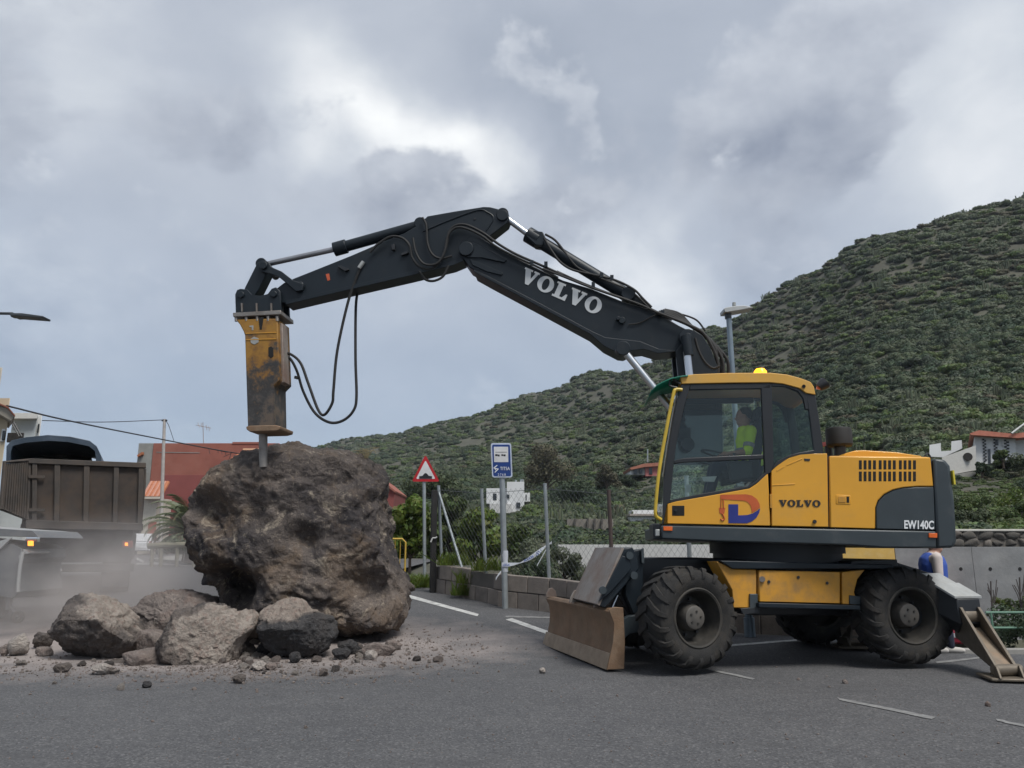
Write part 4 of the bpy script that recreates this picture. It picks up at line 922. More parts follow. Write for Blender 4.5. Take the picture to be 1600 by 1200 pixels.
# outriggers
def outrigger(root, knee, foot, out, mat_top):
    d1 = (knee - root).normalized(); sdv = FC
    o = obj('outrigger', MB().prism([root + UPV * .03, root - UPV * .30, knee - UPV * .34 - out * .18, knee - UPV * .22 + out * .02, knee + UPV * .06], sdv * .0 + FC * .30), frm, EX, .012)
    # two overlapping cover plates lie on the beam
    m_ = root.lerp(knee, .5)
    for a, b, hgt in ((root.lerp(knee, .05), root.lerp(knee, .55), .075), (root.lerp(knee, .5), root.lerp(knee, 1.0), .095)):
        obj('cover_plate', MB().add([a + UPV * hgt - FC * .03, b + UPV * hgt - FC * .03, b + UPV * hgt + FC * .33, a + UPV * hgt + FC * .33, a + UPV * (hgt - .03) - FC * .03, b + UPV * (hgt - .03) - FC * .03, b + UPV * (hgt - .03) + FC * .33, a + UPV * (hgt - .03) + FC * .33],
            [(0, 1, 2, 3), (7, 6, 5, 4), (0, 4, 5, 1), (1, 5, 6, 2), (2, 6, 7, 3), (3, 7, 4, 0)]), mat_top, o, .004)
    k2 = knee - UPV * .1
    for s_ in (0.015, .25):
        obj('leg_cheek', MB().prism([k2 + UPV * .05 - out * .28 + FC * s_, k2 + UPV * .07 + out * .03 + FC * s_, foot + UPV * .14 + out * .05 + FC * (s_ - .13), foot + UPV * .12 - out * .13 + FC * (s_ - .13), k2 - UPV * .3 - out * .34 + FC * s_], FC * .04), steelb, o, .006)
    obj('leg_box', MB().add([k2 - UPV * .16 + out * .02 + FC * .05, k2 - UPV * .16 + out * .02 + FC * .25, foot + UPV * .13 + out * .04 + FC * .12, foot + UPV * .13 + out * .04 - FC * .08,
                             k2 - UPV * .3 - out * .2 + FC * .05, k2 - UPV * .3 - out * .2 + FC * .25, foot + UPV * .13 - out * .08 + FC * .12, foot + UPV * .13 - out * .08 - FC * .08],
            [(0, 1, 2, 3), (7, 6, 5, 4), (0, 4, 5, 1), (1, 5, 6, 2), (2, 6, 7, 3), (3, 7, 4, 0)]), rustp, o, .006)
    obj('leg_roller', MB().cyl(k2 - UPV * .04 - out * .06 + FC * .06, k2 - UPV * .04 - out * .06 + FC * .25, .09, n=18), steelb, o)
    obj('foot_pin', MB().cyl(foot + UPV * .11 - FC * .15, foot + UPV * .11 + FC * .17, .06, n=14), steelb, o, .006)
    f = obj('foot_plate', MB().box(foot + UPV * .035, (.5, .42, .03), -PHI), steelb, o, .01)
    for s_ in (-.14, .14): obj('foot_lug', MB().prism([foot + UPV * .05 + out * a + UPV * b + FC * s_ for a, b in ((-.16, 0), (-.08, .11), (.08, .11), (.18, 0))], FC * .03), steelb, f, .006)
    return o
steelb = M('brown_worn_steel', (.15, .125, .095), .5, .35, .25, 7, bump=.15, dirt=(.10, .08, .06), da=.35)
rustp = M('tan_scuffed_steel', (.24, .19, .14), .5, .3, .3, 6, bump=.2, dirt=(.32, .20, .12), da=.4, ds=8)
f1 = G(1577, 1064); k1 = cp(1532, 944, -1.42); r1 = cp(1462, 903, -.95)
outrigger(r1, k1, f1, (f1 - k1 - UPV * (f1 - k1).z).normalized(), palep)
f2 = G(1336, 1014); f2.z = 0.0
rx = r1 + LC * 1.65; kx = k1 + LC * 2.5; fx = f1 + LC * 3.0; fx.z = 0
outrigger(rx, kx, Vector((f2.x, f2.y, road_z(f2.x, f2.y))), LC, palep)
cprism('rear_beam', [(1400, 878), (1475, 902), (1492, 935), (1480, 965), (1420, 950)], -.9, .9, frm, ch, .02)
# ------------------------------------------------------------------ boulder and broken rock
def rock_mat(name, dark, mid_, pale, pf=.5, seed=0.0, warm=(.17, .105, .07), sc=1.0, crust=None):
    m = bpy.data.materials.new(name); m.use_nodes = True; nt = m.node_tree; N = nt.nodes; L = nt.links
    p = N['Principled BSDF']; p.inputs['Roughness'].default_value = .9; p.inputs['Specular IOR Level'].default_value = .25
    tc = N.new('ShaderNodeTexCoord'); mp = N.new('ShaderNodeMapping'); L.new(tc.outputs['Object'], mp.inputs[0]); mp.inputs['Location'].default_value = (seed, seed * 1.7, seed * .6)
    def noi(s, det=8, ro=.65, dist=0.0):
        n = N.new('ShaderNodeTexNoise'); L.new(mp.outputs[0], n.inputs['Vector']); n.inputs['Scale'].default_value = s * sc; n.inputs['Detail'].default_value = det
        n.inputs['Roughness'].default_value = ro; n.inputs['Distortion'].default_value = dist; return n.outputs['Fac']
    def rng(x, a, b, c, d):
        n = N.new('ShaderNodeMapRange'); L.new(x, n.inputs[0])
        for i, s in enumerate((a, b, c, d)): n.inputs[i + 1].default_value = s
        return n.outputs[0]
    def mix(fac, a, b, bt='MIX'):
        n = N.new('ShaderNodeMix'); n.data_type = 'RGBA'; n.blend_type = bt
        for i, s in ((0, fac), (6, a), (7, b)):
            if isinstance(s, (int, float)): n.inputs[i].default_value = s
            elif isinstance(s, tuple): n.inputs[i].default_value = (*s, 1)
            else: L.new(s, n.inputs[i])
        return n.outputs[2]
    c = mix(rng(noi(.9, 6, .6, .6), .38, .62, 0, 1), dark, mid_)
    c = mix(rng(noi(1.7, 8, .7, .8), .48, .70, 0, .85), c, warm)
    c = mix(rng(noi(2.6, 10, .75, 1.2), 1 - pf, 1.12 - pf, 0, .9), c, pale)
    c = mix(rng(noi(7, 6, .7), .5, .72, 0, .55), c, dark)
    c = mix(rng(noi(16, 5, .7), .56, .72, 0, .45), c, pale)
    c = mix(rng(noi(30, 4, .7), .55, .7, 0, .5), c, tuple(x * .5 for x in dark))
    if crust:
        g2 = N.new('ShaderNodeAttribute'); g2.attribute_name = 'fresh'
        fr = rng(g2.outputs['Fac'], .35, .6, 0, 1)
        c2 = mix(rng(noi(3, 9, .7, .8), .35, .65, 0, 1), crust, tuple(x * .62 for x in crust)); c2 = mix(rng(noi(9, 6, .7), .5, .7, 0, .6), c2, (.21, .11, .085))
        c2 = mix(rng(noi(22, 5, .7), .52, .68, 0, .5), c2, (.12, .10, .09))
        c = mix(fr, c, c2)
    L.new(c, p.inputs['Base Color'])
    b = N.new('ShaderNodeBump'); b.inputs['Strength'].default_value = 1.0; b.inputs['Distance'].default_value = .09
    ad = N.new('ShaderNodeMath'); ad.operation = 'MULTIPLY_ADD'; L.new(noi(22, 9, .7), ad.inputs[0]); ad.inputs[1].default_value = .45; L.new(noi(6, 9, .65, .4), ad.inputs[2])
    L.new(ad.outputs[0], b.inputs['Height']); L.new(b.outputs[0], p.inputs['Normal'])
    return m
ICO = {}
def ico(sub):
    if sub not in ICO:
        bm = bmesh.new(); bmesh.ops.create_icosphere(bm, subdivisions=sub, radius=1.0)
        ICO[sub] = (np.array([v.co[:] for v in bm.verts]), [tuple(v.index for v in f.verts) for f in bm.faces]); bm.free()
    return ICO[sub]
def rock(name, outline, Yc, depth, sub, mat, label, amp=.1, freq=1.0, seed=0, p=.72, parent=None, group=None, cat='rock', fresh=None, base=None, planes=0, dents=(), pt=.8, cut=(.64, .88)):
    pts = [PY(x, y, Yc) for x, y in outline]; c = sum(pts, Vector()) / len(pts)
    ang = np.array([math.atan2(q.z - c.z, q.x - c.x) for q in pts]); rad = np.array([math.hypot(q.x - c.x, q.z - c.z) for q in pts])
    o = np.argsort(ang); ang, rad = ang[o], rad[o]
    ang = np.concatenate([ang[-1:] - 2 * math.pi, ang, ang[:1] + 2 * math.pi]); rad = np.concatenate([rad[-1:], rad, rad[:1]])
    n, F = ico(sub); th = np.arctan2(n[:, 2], n[:, 0]); rho = np.hypot(n[:, 0], n[:, 2]); R = np.interp(th, ang, rad)
    P = np.stack([R * rho ** p * np.cos(th), depth * np.sign(n[:, 1]) * np.abs(n[:, 1]) ** .8, R * rho ** p * np.sin(th)], 1)
    # a smooth sphere has few flats: cut it with a handful of planes
    rr = np.random.default_rng(seed + 5); S = float(rad.mean())
    for k in range(planes):
        nv = rr.normal(size=3) * np.array([pt, 1, pt]); nv[1] = -abs(nv[1]) * rr.uniform(.6, 1.8); nv /= np.linalg.norm(nv); sup = (P @ nv).max(); lim = sup * rr.uniform(*cut)
        ov = P @ nv - lim; P -= np.outer(np.maximum(ov, 0) * .85, nv)
    if planes and pt > .5:                                 # keep the traced size after cutting
        x0_, x1_ = min(q.x for q in pts) - c.x, max(q.x for q in pts) - c.x; h0_, h1_ = min(q.z for q in pts) - c.z, max(q.z for q in pts) - c.z
        P[:, 0] = x0_ + (P[:, 0] - P[:, 0].min()) / np.ptp(P[:, 0]) * (x1_ - x0_); P[:, 2] = h0_ + (P[:, 2] - P[:, 2].min()) / np.ptp(P[:, 2]) * (h1_ - h0_)
    out = np.empty_like(P); D = np.empty(len(P)); sv = Vector((seed * 3.1, seed * 1.3, seed * 2.2))
    for i in range(len(P)):
        q = Vector(P[i]) * (freq / S) + sv
        w = q + noise.noise_vector(q * 1.1) * .2
        fc = 0.0
        for sc_, am_ in ((1.35, 1.0), (3.3, .55), (8.0, .26)):
            vd, vp = noise.voronoi(w * sc_ + sv)
            rv = noise.cell_vector(vp[0] * 3.7 + Vector((.13, .27, .31))); dl = (w * sc_ + sv) - vp[0]
            ed = min(1.0, (vd[1] - vd[0]) / .22)                            # tilted faces that meet in cracks
            fc += am_ * (ed * ((dl.x * (rv.x - .5) + dl.y * (rv.y - .5) + dl.z * (rv.z - .5)) * 1.7 + .5 * (rv.x - .5)) + ed * .30)
        a = noise.ridged_multi_fractal(w * 1.0, 1.0, 2.1, 3, 1.0, 2.0) * .5 - .5
        bl = noise.fractal(w * 3.0, 1.0, 2.2, 5)
        hi = noise.ridged_multi_fractal(w * 6.5, .9, 2.2, 5, 1.0, 2.0) * .5 - .6
        vh = noise.ridged_multi_fractal(w * 15.0, .8, 2.2, 3, 1.0, 2.0) * .5 - .6
        D[i] = a * .34 + bl * .26 + hi * .40 + fc * .70 + vh * .18
    D -= np.median(D)
    nn = n / np.maximum(np.linalg.norm(n, axis=1), 1e-6)[:, None]
    out = P * .975 + nn * (D * amp * S)[:, None]
    for (dx_, dy_, dr_, dd_) in dents:                       # hollows pushed back into the near face
        dq = PY(dx_, dy_, Yc - depth * .6) - c; out[:, 1] += dd_ * np.exp(-((P[:, 0] - dq.x) ** 2 + (P[:, 2] - dq.z) ** 2) / dr_ ** 2) * np.clip(-P[:, 1] / depth * 2, 0, 1)
    out = out + np.array(c)
    g = np.array([road_z(x, y) for x, y in out[:, :2]]) - .03
    out[:, 2] = np.maximum(out[:, 2], g)
    og = Vector((c.x, c.y, road_z(c.x, c.y)))
    ob = npobj(name, out, F, mat, parent, og, smooth=False)
    if fresh:
        fv = Vector(fresh[:3]).normalized(); val = (nn @ np.array(fv)) - fresh[3] + .35 * D + .5
        at = ob.data.attributes.new('fresh', 'FLOAT', 'POINT'); at.data.foreach_set('value', val.astype(np.float32))
    return tag(ob, label, cat, group)
RK = rock_mat('boulder_rock', (.052, .047, .049), (.175, .145, .125), (.47, .40, .31), .44, 0, (.165, .115, .075), .9)
RA = rock_mat('rock_grey_brown', (.088, .078, .074), (.155, .135, .124), (.32, .275, .23), .40, 3.0, (.15, .12, .10), 1.6, crust=(.43, .375, .325))
RB = rock_mat('rock_pinkish', (.19, .162, .146), (.27, .23, .208), (.42, .36, .315), .46, 6.0, (.22, .16, .135), 1.6)
RD = rock_mat('rock_dark_basalt', (.045, .044, .046), (.085, .082, .082), (.24, .225, .21), .36, 9.0, (.08, .07, .065), 1.6, crust=(.40, .34, .29))
RC = rock_mat('stone_cream', (.32, .285, .26), (.46, .415, .375), (.62, .56, .50), .48, 4.0, (.30, .23, .19), 2.0)
boulder_px = [(316, 792), (313, 768), (309, 742), (319, 718), (341, 703), (382, 704), (412, 706), (440, 700), (480, 700), (512, 705), (545, 706), (587, 711), (603, 737), (603, 775), (606, 810), (612, 845), (622, 880), (636, 915), (642, 940), (638, 965), (625, 985), (605, 998), (570, 1004), (520, 1006), (460, 1008), (400, 1006), (362, 996), (340, 975), (328, 950), (318, 930), (310, 905), (306, 870), (309, 840), (313, 815)]
rock('boulder', boulder_px, 12.35, 1.55, 7, RK, 'giant rough brown boulder on the road under the rock breaker', .12, 1.25, 2, .66, planes=12, pt=.36, cut=(.78, .93), dents=((368, 928, .26, .85), (355, 905, .18, .4), (335, 800, .25, .3), (485, 845, .2, .22), (590, 925, .3, .3), (545, 745, .2, .2), (405, 800, .2, .2)), cat='boulder')
rock('rock', [(92, 952), (112, 928), (122, 930), (160, 937), (200, 962), (214, 992), (208, 1012), (195, 1030), (172, 1040), (110, 1038), (91, 1017), (88, 990)], 10.55, .62, 6, RA, 'large angular rock with pale broken top at the left of the rubble', .16, 1.0, 4, .74, fresh=(.45, .1, .9, .58), planes=12)
rock('rock', [(197, 965), (215, 945), (260, 925), (285, 921), (305, 930), (335, 940), (350, 975), (330, 1010), (260, 1018), (205, 1015)], 11.6, .7, 6, RB, 'pinkish rock veiled in dust behind the two big broken rocks', .14, 1.0, 6, .76, planes=10)
rock('rock', [(282, 947), (295, 944), (332, 945), (355, 955), (382, 947), (396, 975), (378, 990), (366, 1005), (362, 1030), (325, 1048), (287, 1053), (260, 1035), (253, 1002), (265, 982), (277, 962)], 10.25, .6, 6, RA, 'rock split open to a cream and red face in front of the boulder', .165, 1.0, 8, .74, fresh=(.68, -.6, .3, .38), planes=12)
rock('rock', [(402, 966), (427, 944), (451, 934), (470, 937), (480, 954), (503, 963), (527, 975), (525, 996), (513, 1013), (487, 1029), (451, 1028), (423, 1010), (404, 984)], 10.55, .55, 6, RD, 'dark basalt rock with pale crust leaning on the front of the boulder', .14, 1.0, 11, .76, fresh=(-.25, .3, .9, .45), planes=11)
rock('rock', [(199, 1022), (215, 1013), (240, 1016), (257, 1030), (252, 1052), (215, 1056), (203, 1042)], 10.0, .3, 4, RB, 'small cream rock wedged between the two big broken rocks', .17, 1.0, 13, .8, planes=11)
rock('rock', [(212, 990), (235, 983), (258, 992), (262, 1012), (235, 1022), (213, 1012)], 10.7, .3, 4, RB, 'dusty grey stone sitting between the big rocks above the cream one', .12, 1.0, 14, .8, planes=10)
rock('rock', [(165, 1035), (185, 1030), (205, 1038), (208, 1053), (172, 1053)], 10.1, .25, 4, RA, 'brown stone tucked under the right foot of the large angular rock', .12, 1.0, 15, .8, planes=10)
mids = [([(527, 1003), (538, 1000), (555, 1010), (564, 1018), (558, 1024), (540, 1018)], 'long brown stone lying beside the dark basalt rock'),
        ([(518, 1017), (532, 1012), (548, 1020), (545, 1032), (522, 1031)], 'flat pale stone at the foot of the dark basalt rock'),
        ([(565, 1010), (580, 1004), (600, 1006), (620, 1016), (612, 1025), (585, 1027), (568, 1022)], 'wide brown slab of stone under the right edge of the boulder'),
        ([(570, 1022), (580, 1016), (590, 1024), (586, 1032), (572, 1031)], 'grey wedge shaped stone in front of the wide brown slab'),
        ([(551, 1007), (560, 1004), (567, 1010), (562, 1016)], 'little rounded stone between the long stone and the boulder'),
        ([(600, 1002), (622, 1000), (628, 1008), (610, 1012)], 'thin grey stone at the rightmost foot of the boulder'),
        ([(388, 985), (400, 980), (412, 986), (412, 998), (392, 998)], 'cream stone in the gap between split rock and dark basalt rock'),
        ([(452, 1022), (462, 1018), (470, 1026), (466, 1037), (453, 1036)], 'pale cube shaped stone in front of the dark basalt rock'),
        ([(414, 1040), (424, 1035), (432, 1042), (428, 1048), (415, 1048)], 'small white stone on the road before the gravel heap'),
        ([(392, 1036), (404, 1032), (416, 1040), (412, 1050), (394, 1049)], 'brown fist sized stone left of the small white stone'),
        ([(362, 1058), (374, 1053), (384, 1058), (382, 1068), (364, 1069)], 'pale two toned stone alone in front of the rubble'),
        ([(222, 1068), (230, 1064), (237, 1070), (234, 1076), (223, 1076)], 'small dark stone alone on the road left of centre'),
        ([(140, 1042), (152, 1037), (172, 1048), (172, 1056), (146, 1052)], 'wedge of cream stone before the large angular rock'),
        ([(84, 1046), (98, 1037), (110, 1040), (104, 1051), (86, 1052)], 'slanted grey stone before the left end of the rubble'),
        ([(56, 1014), (66, 1010), (80, 1018), (82, 1026), (60, 1026)], 'flat pale topped stone left of the large angular rock'),
        ([(14, 1000), (28, 990), (40, 1000), (42, 1026), (16, 1026)], 'dusty pile stone near the left border of the picture'),
        ([(52, 1002), (72, 988), (80, 992), (78, 1015), (56, 1014)], 'pointed dusty slab behind the flat pale topped stone'),
        ([(0, 1010), (10, 1006), (14, 1024), (0, 1026)], 'grey stone cut by the left border of the picture'),
        ([(842, 1047), (847, 1043), (853, 1048), (850, 1053), (843, 1053)], 'single grey stone on bare road before the dozer blade'),
        ([(365, 1010), (380, 1004), (398, 1012), (394, 1026), (370, 1026)], 'brown stone in the heap right of the split rock'),
        ([(398, 1012), (412, 1004), (424, 1014), (418, 1026), (400, 1026)], 'grey stone in the heap left of the dark basalt rock')]
for k, (ol, lb) in enumerate(mids):
    yb = max(y for x, y in ol); xm = sum(x for x, y in ol) / len(ol); w = (max(x for x, y in ol) - min(x for x, y in ol)) / FPX
    gy = G(xm, yb).y; rock('stone', ol, gy + w * gy * .3, w * gy * .42, 4, (RC, RA, RB)[k % 3] if 'dark' not in lb else RD, lb, .18, 1.0, 20 + k, .85, planes=12, cat='stone', group='stones round the boulder')
# loose stones and chips
def chip_mesh(k):
    n, F = ico(2); rr = np.random.default_rng(500 + k); P = n * rr.uniform(.6, 1.2, 3)
    for j in range(9):
        nv = rr.normal(size=3); nv /= np.linalg.norm(nv); lim = (P @ nv).max() * rr.uniform(.55, .85); P = P - np.outer(np.maximum(P @ nv - lim, 0), nv)
    P = P + n * rr.normal(size=(len(n), 1)) * .035
    me = bpy.data.meshes.new('stone_chip'); me.from_pydata([tuple(v) for v in P], [], F); me.materials.append((RC, RA, RC, RB, RC)[k % 5]); return me
chips = [chip_mesh(k) for k in range(10)]
rr = np.random.default_rng(77); nch = 0
def chip_spot():
    while True:
        t = rr.random()
        if t < .62: px, py = rr.normal(390, 95), rr.normal(1036, 13)
        elif t < .82: px, py = rr.normal(620, 70), rr.normal(1018, 16)
        else: px, py = rr.uniform(0, 240), rr.normal(1048, 12)
        if -20 < px < 820 and 985 < py < 1110: return px, py
spots = []
while nch < 235:
    px, py = chip_spot(); s = min(.075, .012 * math.exp(rr.exponential(.75)))
    if nch > 170: px, py, s = rr.normal(400, 24) if nch % 4 else rr.normal(545, 26), rr.normal(1027, 9), rr.uniform(.03, .085)
    q = G(px, py)
    o = bpy.data.objects.new('stone_chip', chips[rr.integers(10)]); SC.collection.objects.link(o)
    o.location = (q.x, q.y, q.z + s * .3); o.scale = (s, s, s * .75); o.rotation_euler = (rr.uniform(-.4, .4), rr.uniform(-.4, .4), rr.uniform(0, 6.28)); nch += 1
    mtn = o.data.materials[0].name; hue = 'brown grey' if 'grey' in mtn else ('cream' if 'cream' in mtn else 'pinkish'); big_ = 'larger' if s > .035 else 'tiny'
    wh = 'before the split rock and gravel heap' if 240 <= px < 520 else ('spread right of the boulder foot' if px >= 520 else 'before the left rocks')
    tag(o, f'{big_} {hue} stone chip lying {wh}', 'stone', f'{big_} {hue} chips {wh}')
V_, F_ = [], []; bv, bf_ = ico(1)
for k in range(7500):
    t = rr.random()
    if t < .45: px, py = rr.normal(380, 110), rr.normal(1040, 14)
    elif t < .75: px, py = rr.normal(640, 80), rr.normal(1018, 20)
    elif t < .88: px, py = rr.uniform(-40, 260), rr.normal(1046, 14)
    else: px, py = rr.uniform(-60, 1660), rr.uniform(1000, 1195)
    if py > 1198 or py < 975: continue
    q = G(px, py) if k % 3 == 0 or True else q
    s = min(.02, .0035 * math.exp(rr.exponential(.55))) if t < .88 else .004 * math.exp(rr.exponential(.3))
    P = bv * s * rr.uniform(.5, 1.4, 3) * rr.uniform(.75, 1.2, (len(bv), 1)) + np.array([q.x, q.y, q.z + s * .3])
    F_ += [tuple(i + len(V_) * len(bv) for i in f) for f in bf_]; V_.append(P)
gv = npobj('gravel', np.concatenate(V_), F_, RB, smooth=False); tag(gv, 'fine stone crumbs and gravel strewn over the road', kind='stuff')

# ------------------------------------------------------------------ road paint
pm = M('road_paint', (.50, .50, .48), .7, 0, .15, 4, bump=.3, bs=120, dirt=(.13, .13, .13), da=.5, ds=9)
pw = M('road_paint_worn', (.24, .24, .235), .8, 0, .2, 4, dirt=(.11, .11, .11), da=.75, ds=7)
def marking(label, pts, m=pm):
    V, Fx = [], []; n = len(pts) // 2
    L_, R_ = pts[:n], pts[n:][::-1]
    for i in range(n - 1):
        for t in range(12):
            pass
    rows = []
    for i in range(n - 1):
        for t in range(10):
            u = t / 10; rows.append((tuple(L_[i][k] * (1 - u) + L_[i + 1][k] * u for k in (0, 1)), tuple(R_[i][k] * (1 - u) + R_[i + 1][k] * u for k in (0, 1))))
    rows.append((L_[-1], R_[-1]))
    for a, b in rows: V += [tuple(G(*a, .006)), tuple(G(*b, .006))]
    o = npobj('road_marking', V, [(2 * i, 2 * i + 1, 2 * i + 3, 2 * i + 2) for i in range(len(rows) - 1)], m, smooth=False)
    return tag(o, label, 'road marking', kind='structure')
marking('solid white edge line beyond the right of the boulder', [(638, 929), (748, 959.5), (746, 963), (638, 934)])
marking('worn white dash in the right foreground', [(1308, 1090), (1462, 1120.5), (1456, 1124), (1312, 1094)], pw)
marking('short worn white dash at the right border', [(1556, 1123), (1602, 1133), (1602, 1136.5), (1558, 1126.5)], pw)
marking('faint white line between rear wheel and outrigger foot', [(1462, 1034), (1548, 1024.5), (1548, 1027), (1464, 1037)], pw)
marking('white line on the far side of the excavator', [(1130, 1008), (1245, 999), (1245, 1001.5), (1130, 1011)], pm)
marking('faint line under the front wheel', [(1110, 1045), (1180, 1060), (1176, 1062), (1106, 1047)], pw)
marking('white bus stop marking between sign post and blade', [(800, 966), (868, 990), (862, 994), (790, 968)], pm)
marking('second white bus stop stroke beside the blade', [(790, 962), (862, 964), (862, 966), (790, 964.5)], pw)
marking('white edge line far behind the truck', [(236, 879), (310, 884), (310, 886), (236, 881.5)])
marking('white arrow stroke far behind the truck', [(214, 871), (226, 877), (224, 879.5), (213, 874)])
marking('white stroke across the far street', [(213, 880), (240, 880.5), (240, 882.5), (213, 882)])
# ------------------------------------------------------------------ roadside: signs, wall, fence, lamp, barrier
def post(name, base, top, r, mat, parent, n=12):
    return obj(name, MB().cyl(base, top, r, n=n), mat, parent)
# speed hump sign
SY = 20.3; sb = PY(663.5, 913, SY); sb.z = road_z(sb.x, sb.y)
s1 = thing('warning_sign', 'red triangle warning sign showing a speed hump on grey post', 'road sign', sb)
post('post', sb, PY(662.5, 715, SY), .045, galv, s1)
redp = M('sign_red', (.42, .012, .018), .4); whp = M('sign_white', (.62, .62, .62), .45); bkp = M('sign_black', (.012, .012, .015), .5, var=0)
def tri(k, Y):
    c = Vector((PY(664.7, 739.5, Y).x, Y, PY(664.7, 739.5, Y).z)); P_ = []
    base = [(664.8, 710.5), (687, 752.5), (643.5, 752.5)]; o_ = []
    for i in range(3):                                   # rounded corners
        a, b, d = base[i - 1], base[i], base[(i + 1) % 3]
        for t in np.linspace(0, 1, 5):
            p_ = [b[j] + (a[j] - b[j]) * .09 * (1 - t) ** 2 + (d[j] - b[j]) * .09 * t ** 2 for j in (0, 1)]; o_.append(p_)
    cx_, cy_ = 664.9, 738.5
    return [PY(cx_ + (x - cx_) * k, cy_ + (y - cy_) * k, Y) for x, y in o_]
pl = obj('plate', MB().prism(tri(1, SY - .06), (0, .012, 0)), redp, s1, 0, smooth=0)
obj('white_field', MB().prism(tri(.70, SY - .063), (0, .003, 0)), whp, pl, 0, smooth=0)
hp = [(655, 748), (655, 744), (660, 743.5)] + [(660 + 10 * t, 743.5 - 4.4 * math.sin(math.pi * t)) for t in (.1, .25, .4, .5, .6, .75, .9)] + [(670, 743.5), (675, 744), (675, 748)]
obj('hump_symbol', MB().prism([PY(x, y, SY - .066) for x, y in hp], (0, .003, 0)), bkp, pl, 0, smooth=0)
# bus stop sign
BY = 16.2; bb0 = G(789.5, 951); BY = bb0.y
s2 = thing('bus_stop_sign', 'blue bus stop sign with white border on grey post', 'bus stop sign', bb0)
post('post', bb0, PY(784.5, 735, BY), .058, galv, s2)
blu = M('sign_blue', (.012, .045, .20), .35); YS_ = BY - .07
def rrect(x0, y0, x1, y1, r, Y, sk=2.2):
    o_ = []
    for cx_, cy_, a0 in ((x1 - r, y0 + r, -90), (x1 - r, y1 - r, 0), (x0 + r, y1 - r, 90), (x0 + r, y0 + r, 180)):
        for t in range(5):
            a = math.radians(a0 + 90 * t / 4); o_.append((cx_ + r * math.cos(a), cy_ + r * math.sin(a)))
    return [PY(x + (y - 692) / 54 * sk, y, Y) for x, y in o_]
pb = obj('plate', MB().prism(rrect(766.8, 692.3, 798.6, 746, 3.4, YS_), (0, .014, 0)), M('sign_edge', (.5, .55, .66), .4), s2, 0, smooth=0)
obj('blue_field', MB().prism(rrect(768.7, 694.6, 796.6, 744, 2.4, YS_ - .003), (0, .003, 0)), blu, pb, 0, smooth=0)
obj('white_panel', MB().prism(rrect(771.5, 698, 793.8, 722, .6, YS_ - .006, 1), (0, .003, 0)), whp, pb, 0, smooth=0)
obj('bus_roof_line', MB().prism([PY(x, y, YS_ - .009) for x, y in ((774, 706), (792, 706), (792, 706.9), (774, 706.9))], (0, .003, 0)), M('sign_grey', (.2, .2, .2), .5), pb, 0, smooth=0)
bus = MB()
for a in (((773.8, 709.6), (777.6, 709.6), (777.6, 712.4), (773.8, 712.4)), ((778, 710.2), (780.6, 710.2), (780.6, 713), (778, 713)), ((783.4, 709.8), (786.4, 709.8), (786.4, 712.2), (783.4, 712.2)), ((786.8, 710), (790, 710), (790, 712.8), (786.8, 712.8))):
    bus.prism([PY(x, y, YS_ - .009) for x, y in a], (0, .003, 0))
obj('bus_symbol', bus, bkp, pb, 0, smooth=0)
sw = M('sign_lettering', (.72, .74, .76), .4, var=0)
def strok(pts, w):
    mb = MB()
    for a, b in zip(pts, pts[1:]):
        d = Vector((b[0] - a[0], b[1] - a[1])).normalized(); nx_, ny_ = -d.y * w / 2, d.x * w / 2; e = d * w * .35
        mb.prism([PY(x, y, YS_ - .009) for x, y in ((a[0] - e.x + nx_, a[1] - e.y + ny_), (b[0] + e.x + nx_, b[1] + e.y + ny_), (b[0] + e.x - nx_, b[1] + e.y - ny_), (a[0] - e.x - nx_, a[1] - e.y - ny_))], (0, .003, 0))
    return mb
obj('arrow_emblem', strok([(776.6, 727.2), (771.6, 731.2), (778.6, 732.8), (773.4, 737.8)], 1.4).add(strok([(771.8, 731), (775.6, 735)], 1.2).v, strok([(771.8, 731), (775.6, 735)], 1.2).f), sw, pb, 0, smooth=0)
o0 = PY(781.4, 734.6, YS_ - .008); text_part('lettering', 'TITSA', o0, PY(796.6, 734.6, YS_ - .008) - o0, PY(781.4, 729.4, YS_ - .008) - o0, (0, -1, 0), sw, pb, .004, .002)
o0 = PY(778, 743.4, YS_ - .008); text_part('stop_number', '2 7 6 8', o0, PY(790, 743.4, YS_ - .008) - o0, PY(778, 739.8, YS_ - .008) - o0, (0, -1, 0), sw, pb, .004, .002)
# police tape on the post and the fence
tapem = M('tape_white', (.62, .65, .70), .35, 0, .05, trans=.25); tapeb = M('tape_blue', (.05, .10, .36), .4, var=0)
def ribbon(pts, w, Y):
    """pts px centre line with (x, y, halfwidth px, dY)"""
    vs = []
    for x, y, h, dy in pts: vs += [PY(x, y - h, Y + dy), PY(x, y + h, Y + dy)]
    return MB().add(vs, [(2 * i, 2 * i + 1, 2 * i + 3, 2 * i + 2) for i in range(len(pts) - 1)])
TY = BY - .075
tape = thing('police_tape', 'white and blue police tape tied from bus stop post to fence', 'tape', PY(789, 880, BY))
obj('post_wrap', MB().lathe(PY(788.6, 893.5, BY), UPV, [(0, .0605), (.12, .066), (.2, .0605), (.32, .067), (.40, .061)], 16), tapem, tape)
rb = ribbon([(784, 882, 3.2, 0), (792, 882.5, 3.4, 0), (802, 881.4, 2.2, .1), (812, 879.8, .6, .2), (823, 875, 2.4, .3), (832, 869.5, 3.6, .4), (843, 861.5, 4.0, .5), (852, 854, 1.6, .6), (858, 850, 1.0, .6), (862, 847.5, 2.2, .6)], 0, TY); tb_ = obj('strip', rb, tapem, tape)
obj('loose_tail', ribbon([(856, 854, 1, .55), (848, 868, 1.2, .5), (839, 884, 1.4, .5)], 0, TY), tapem, tape)
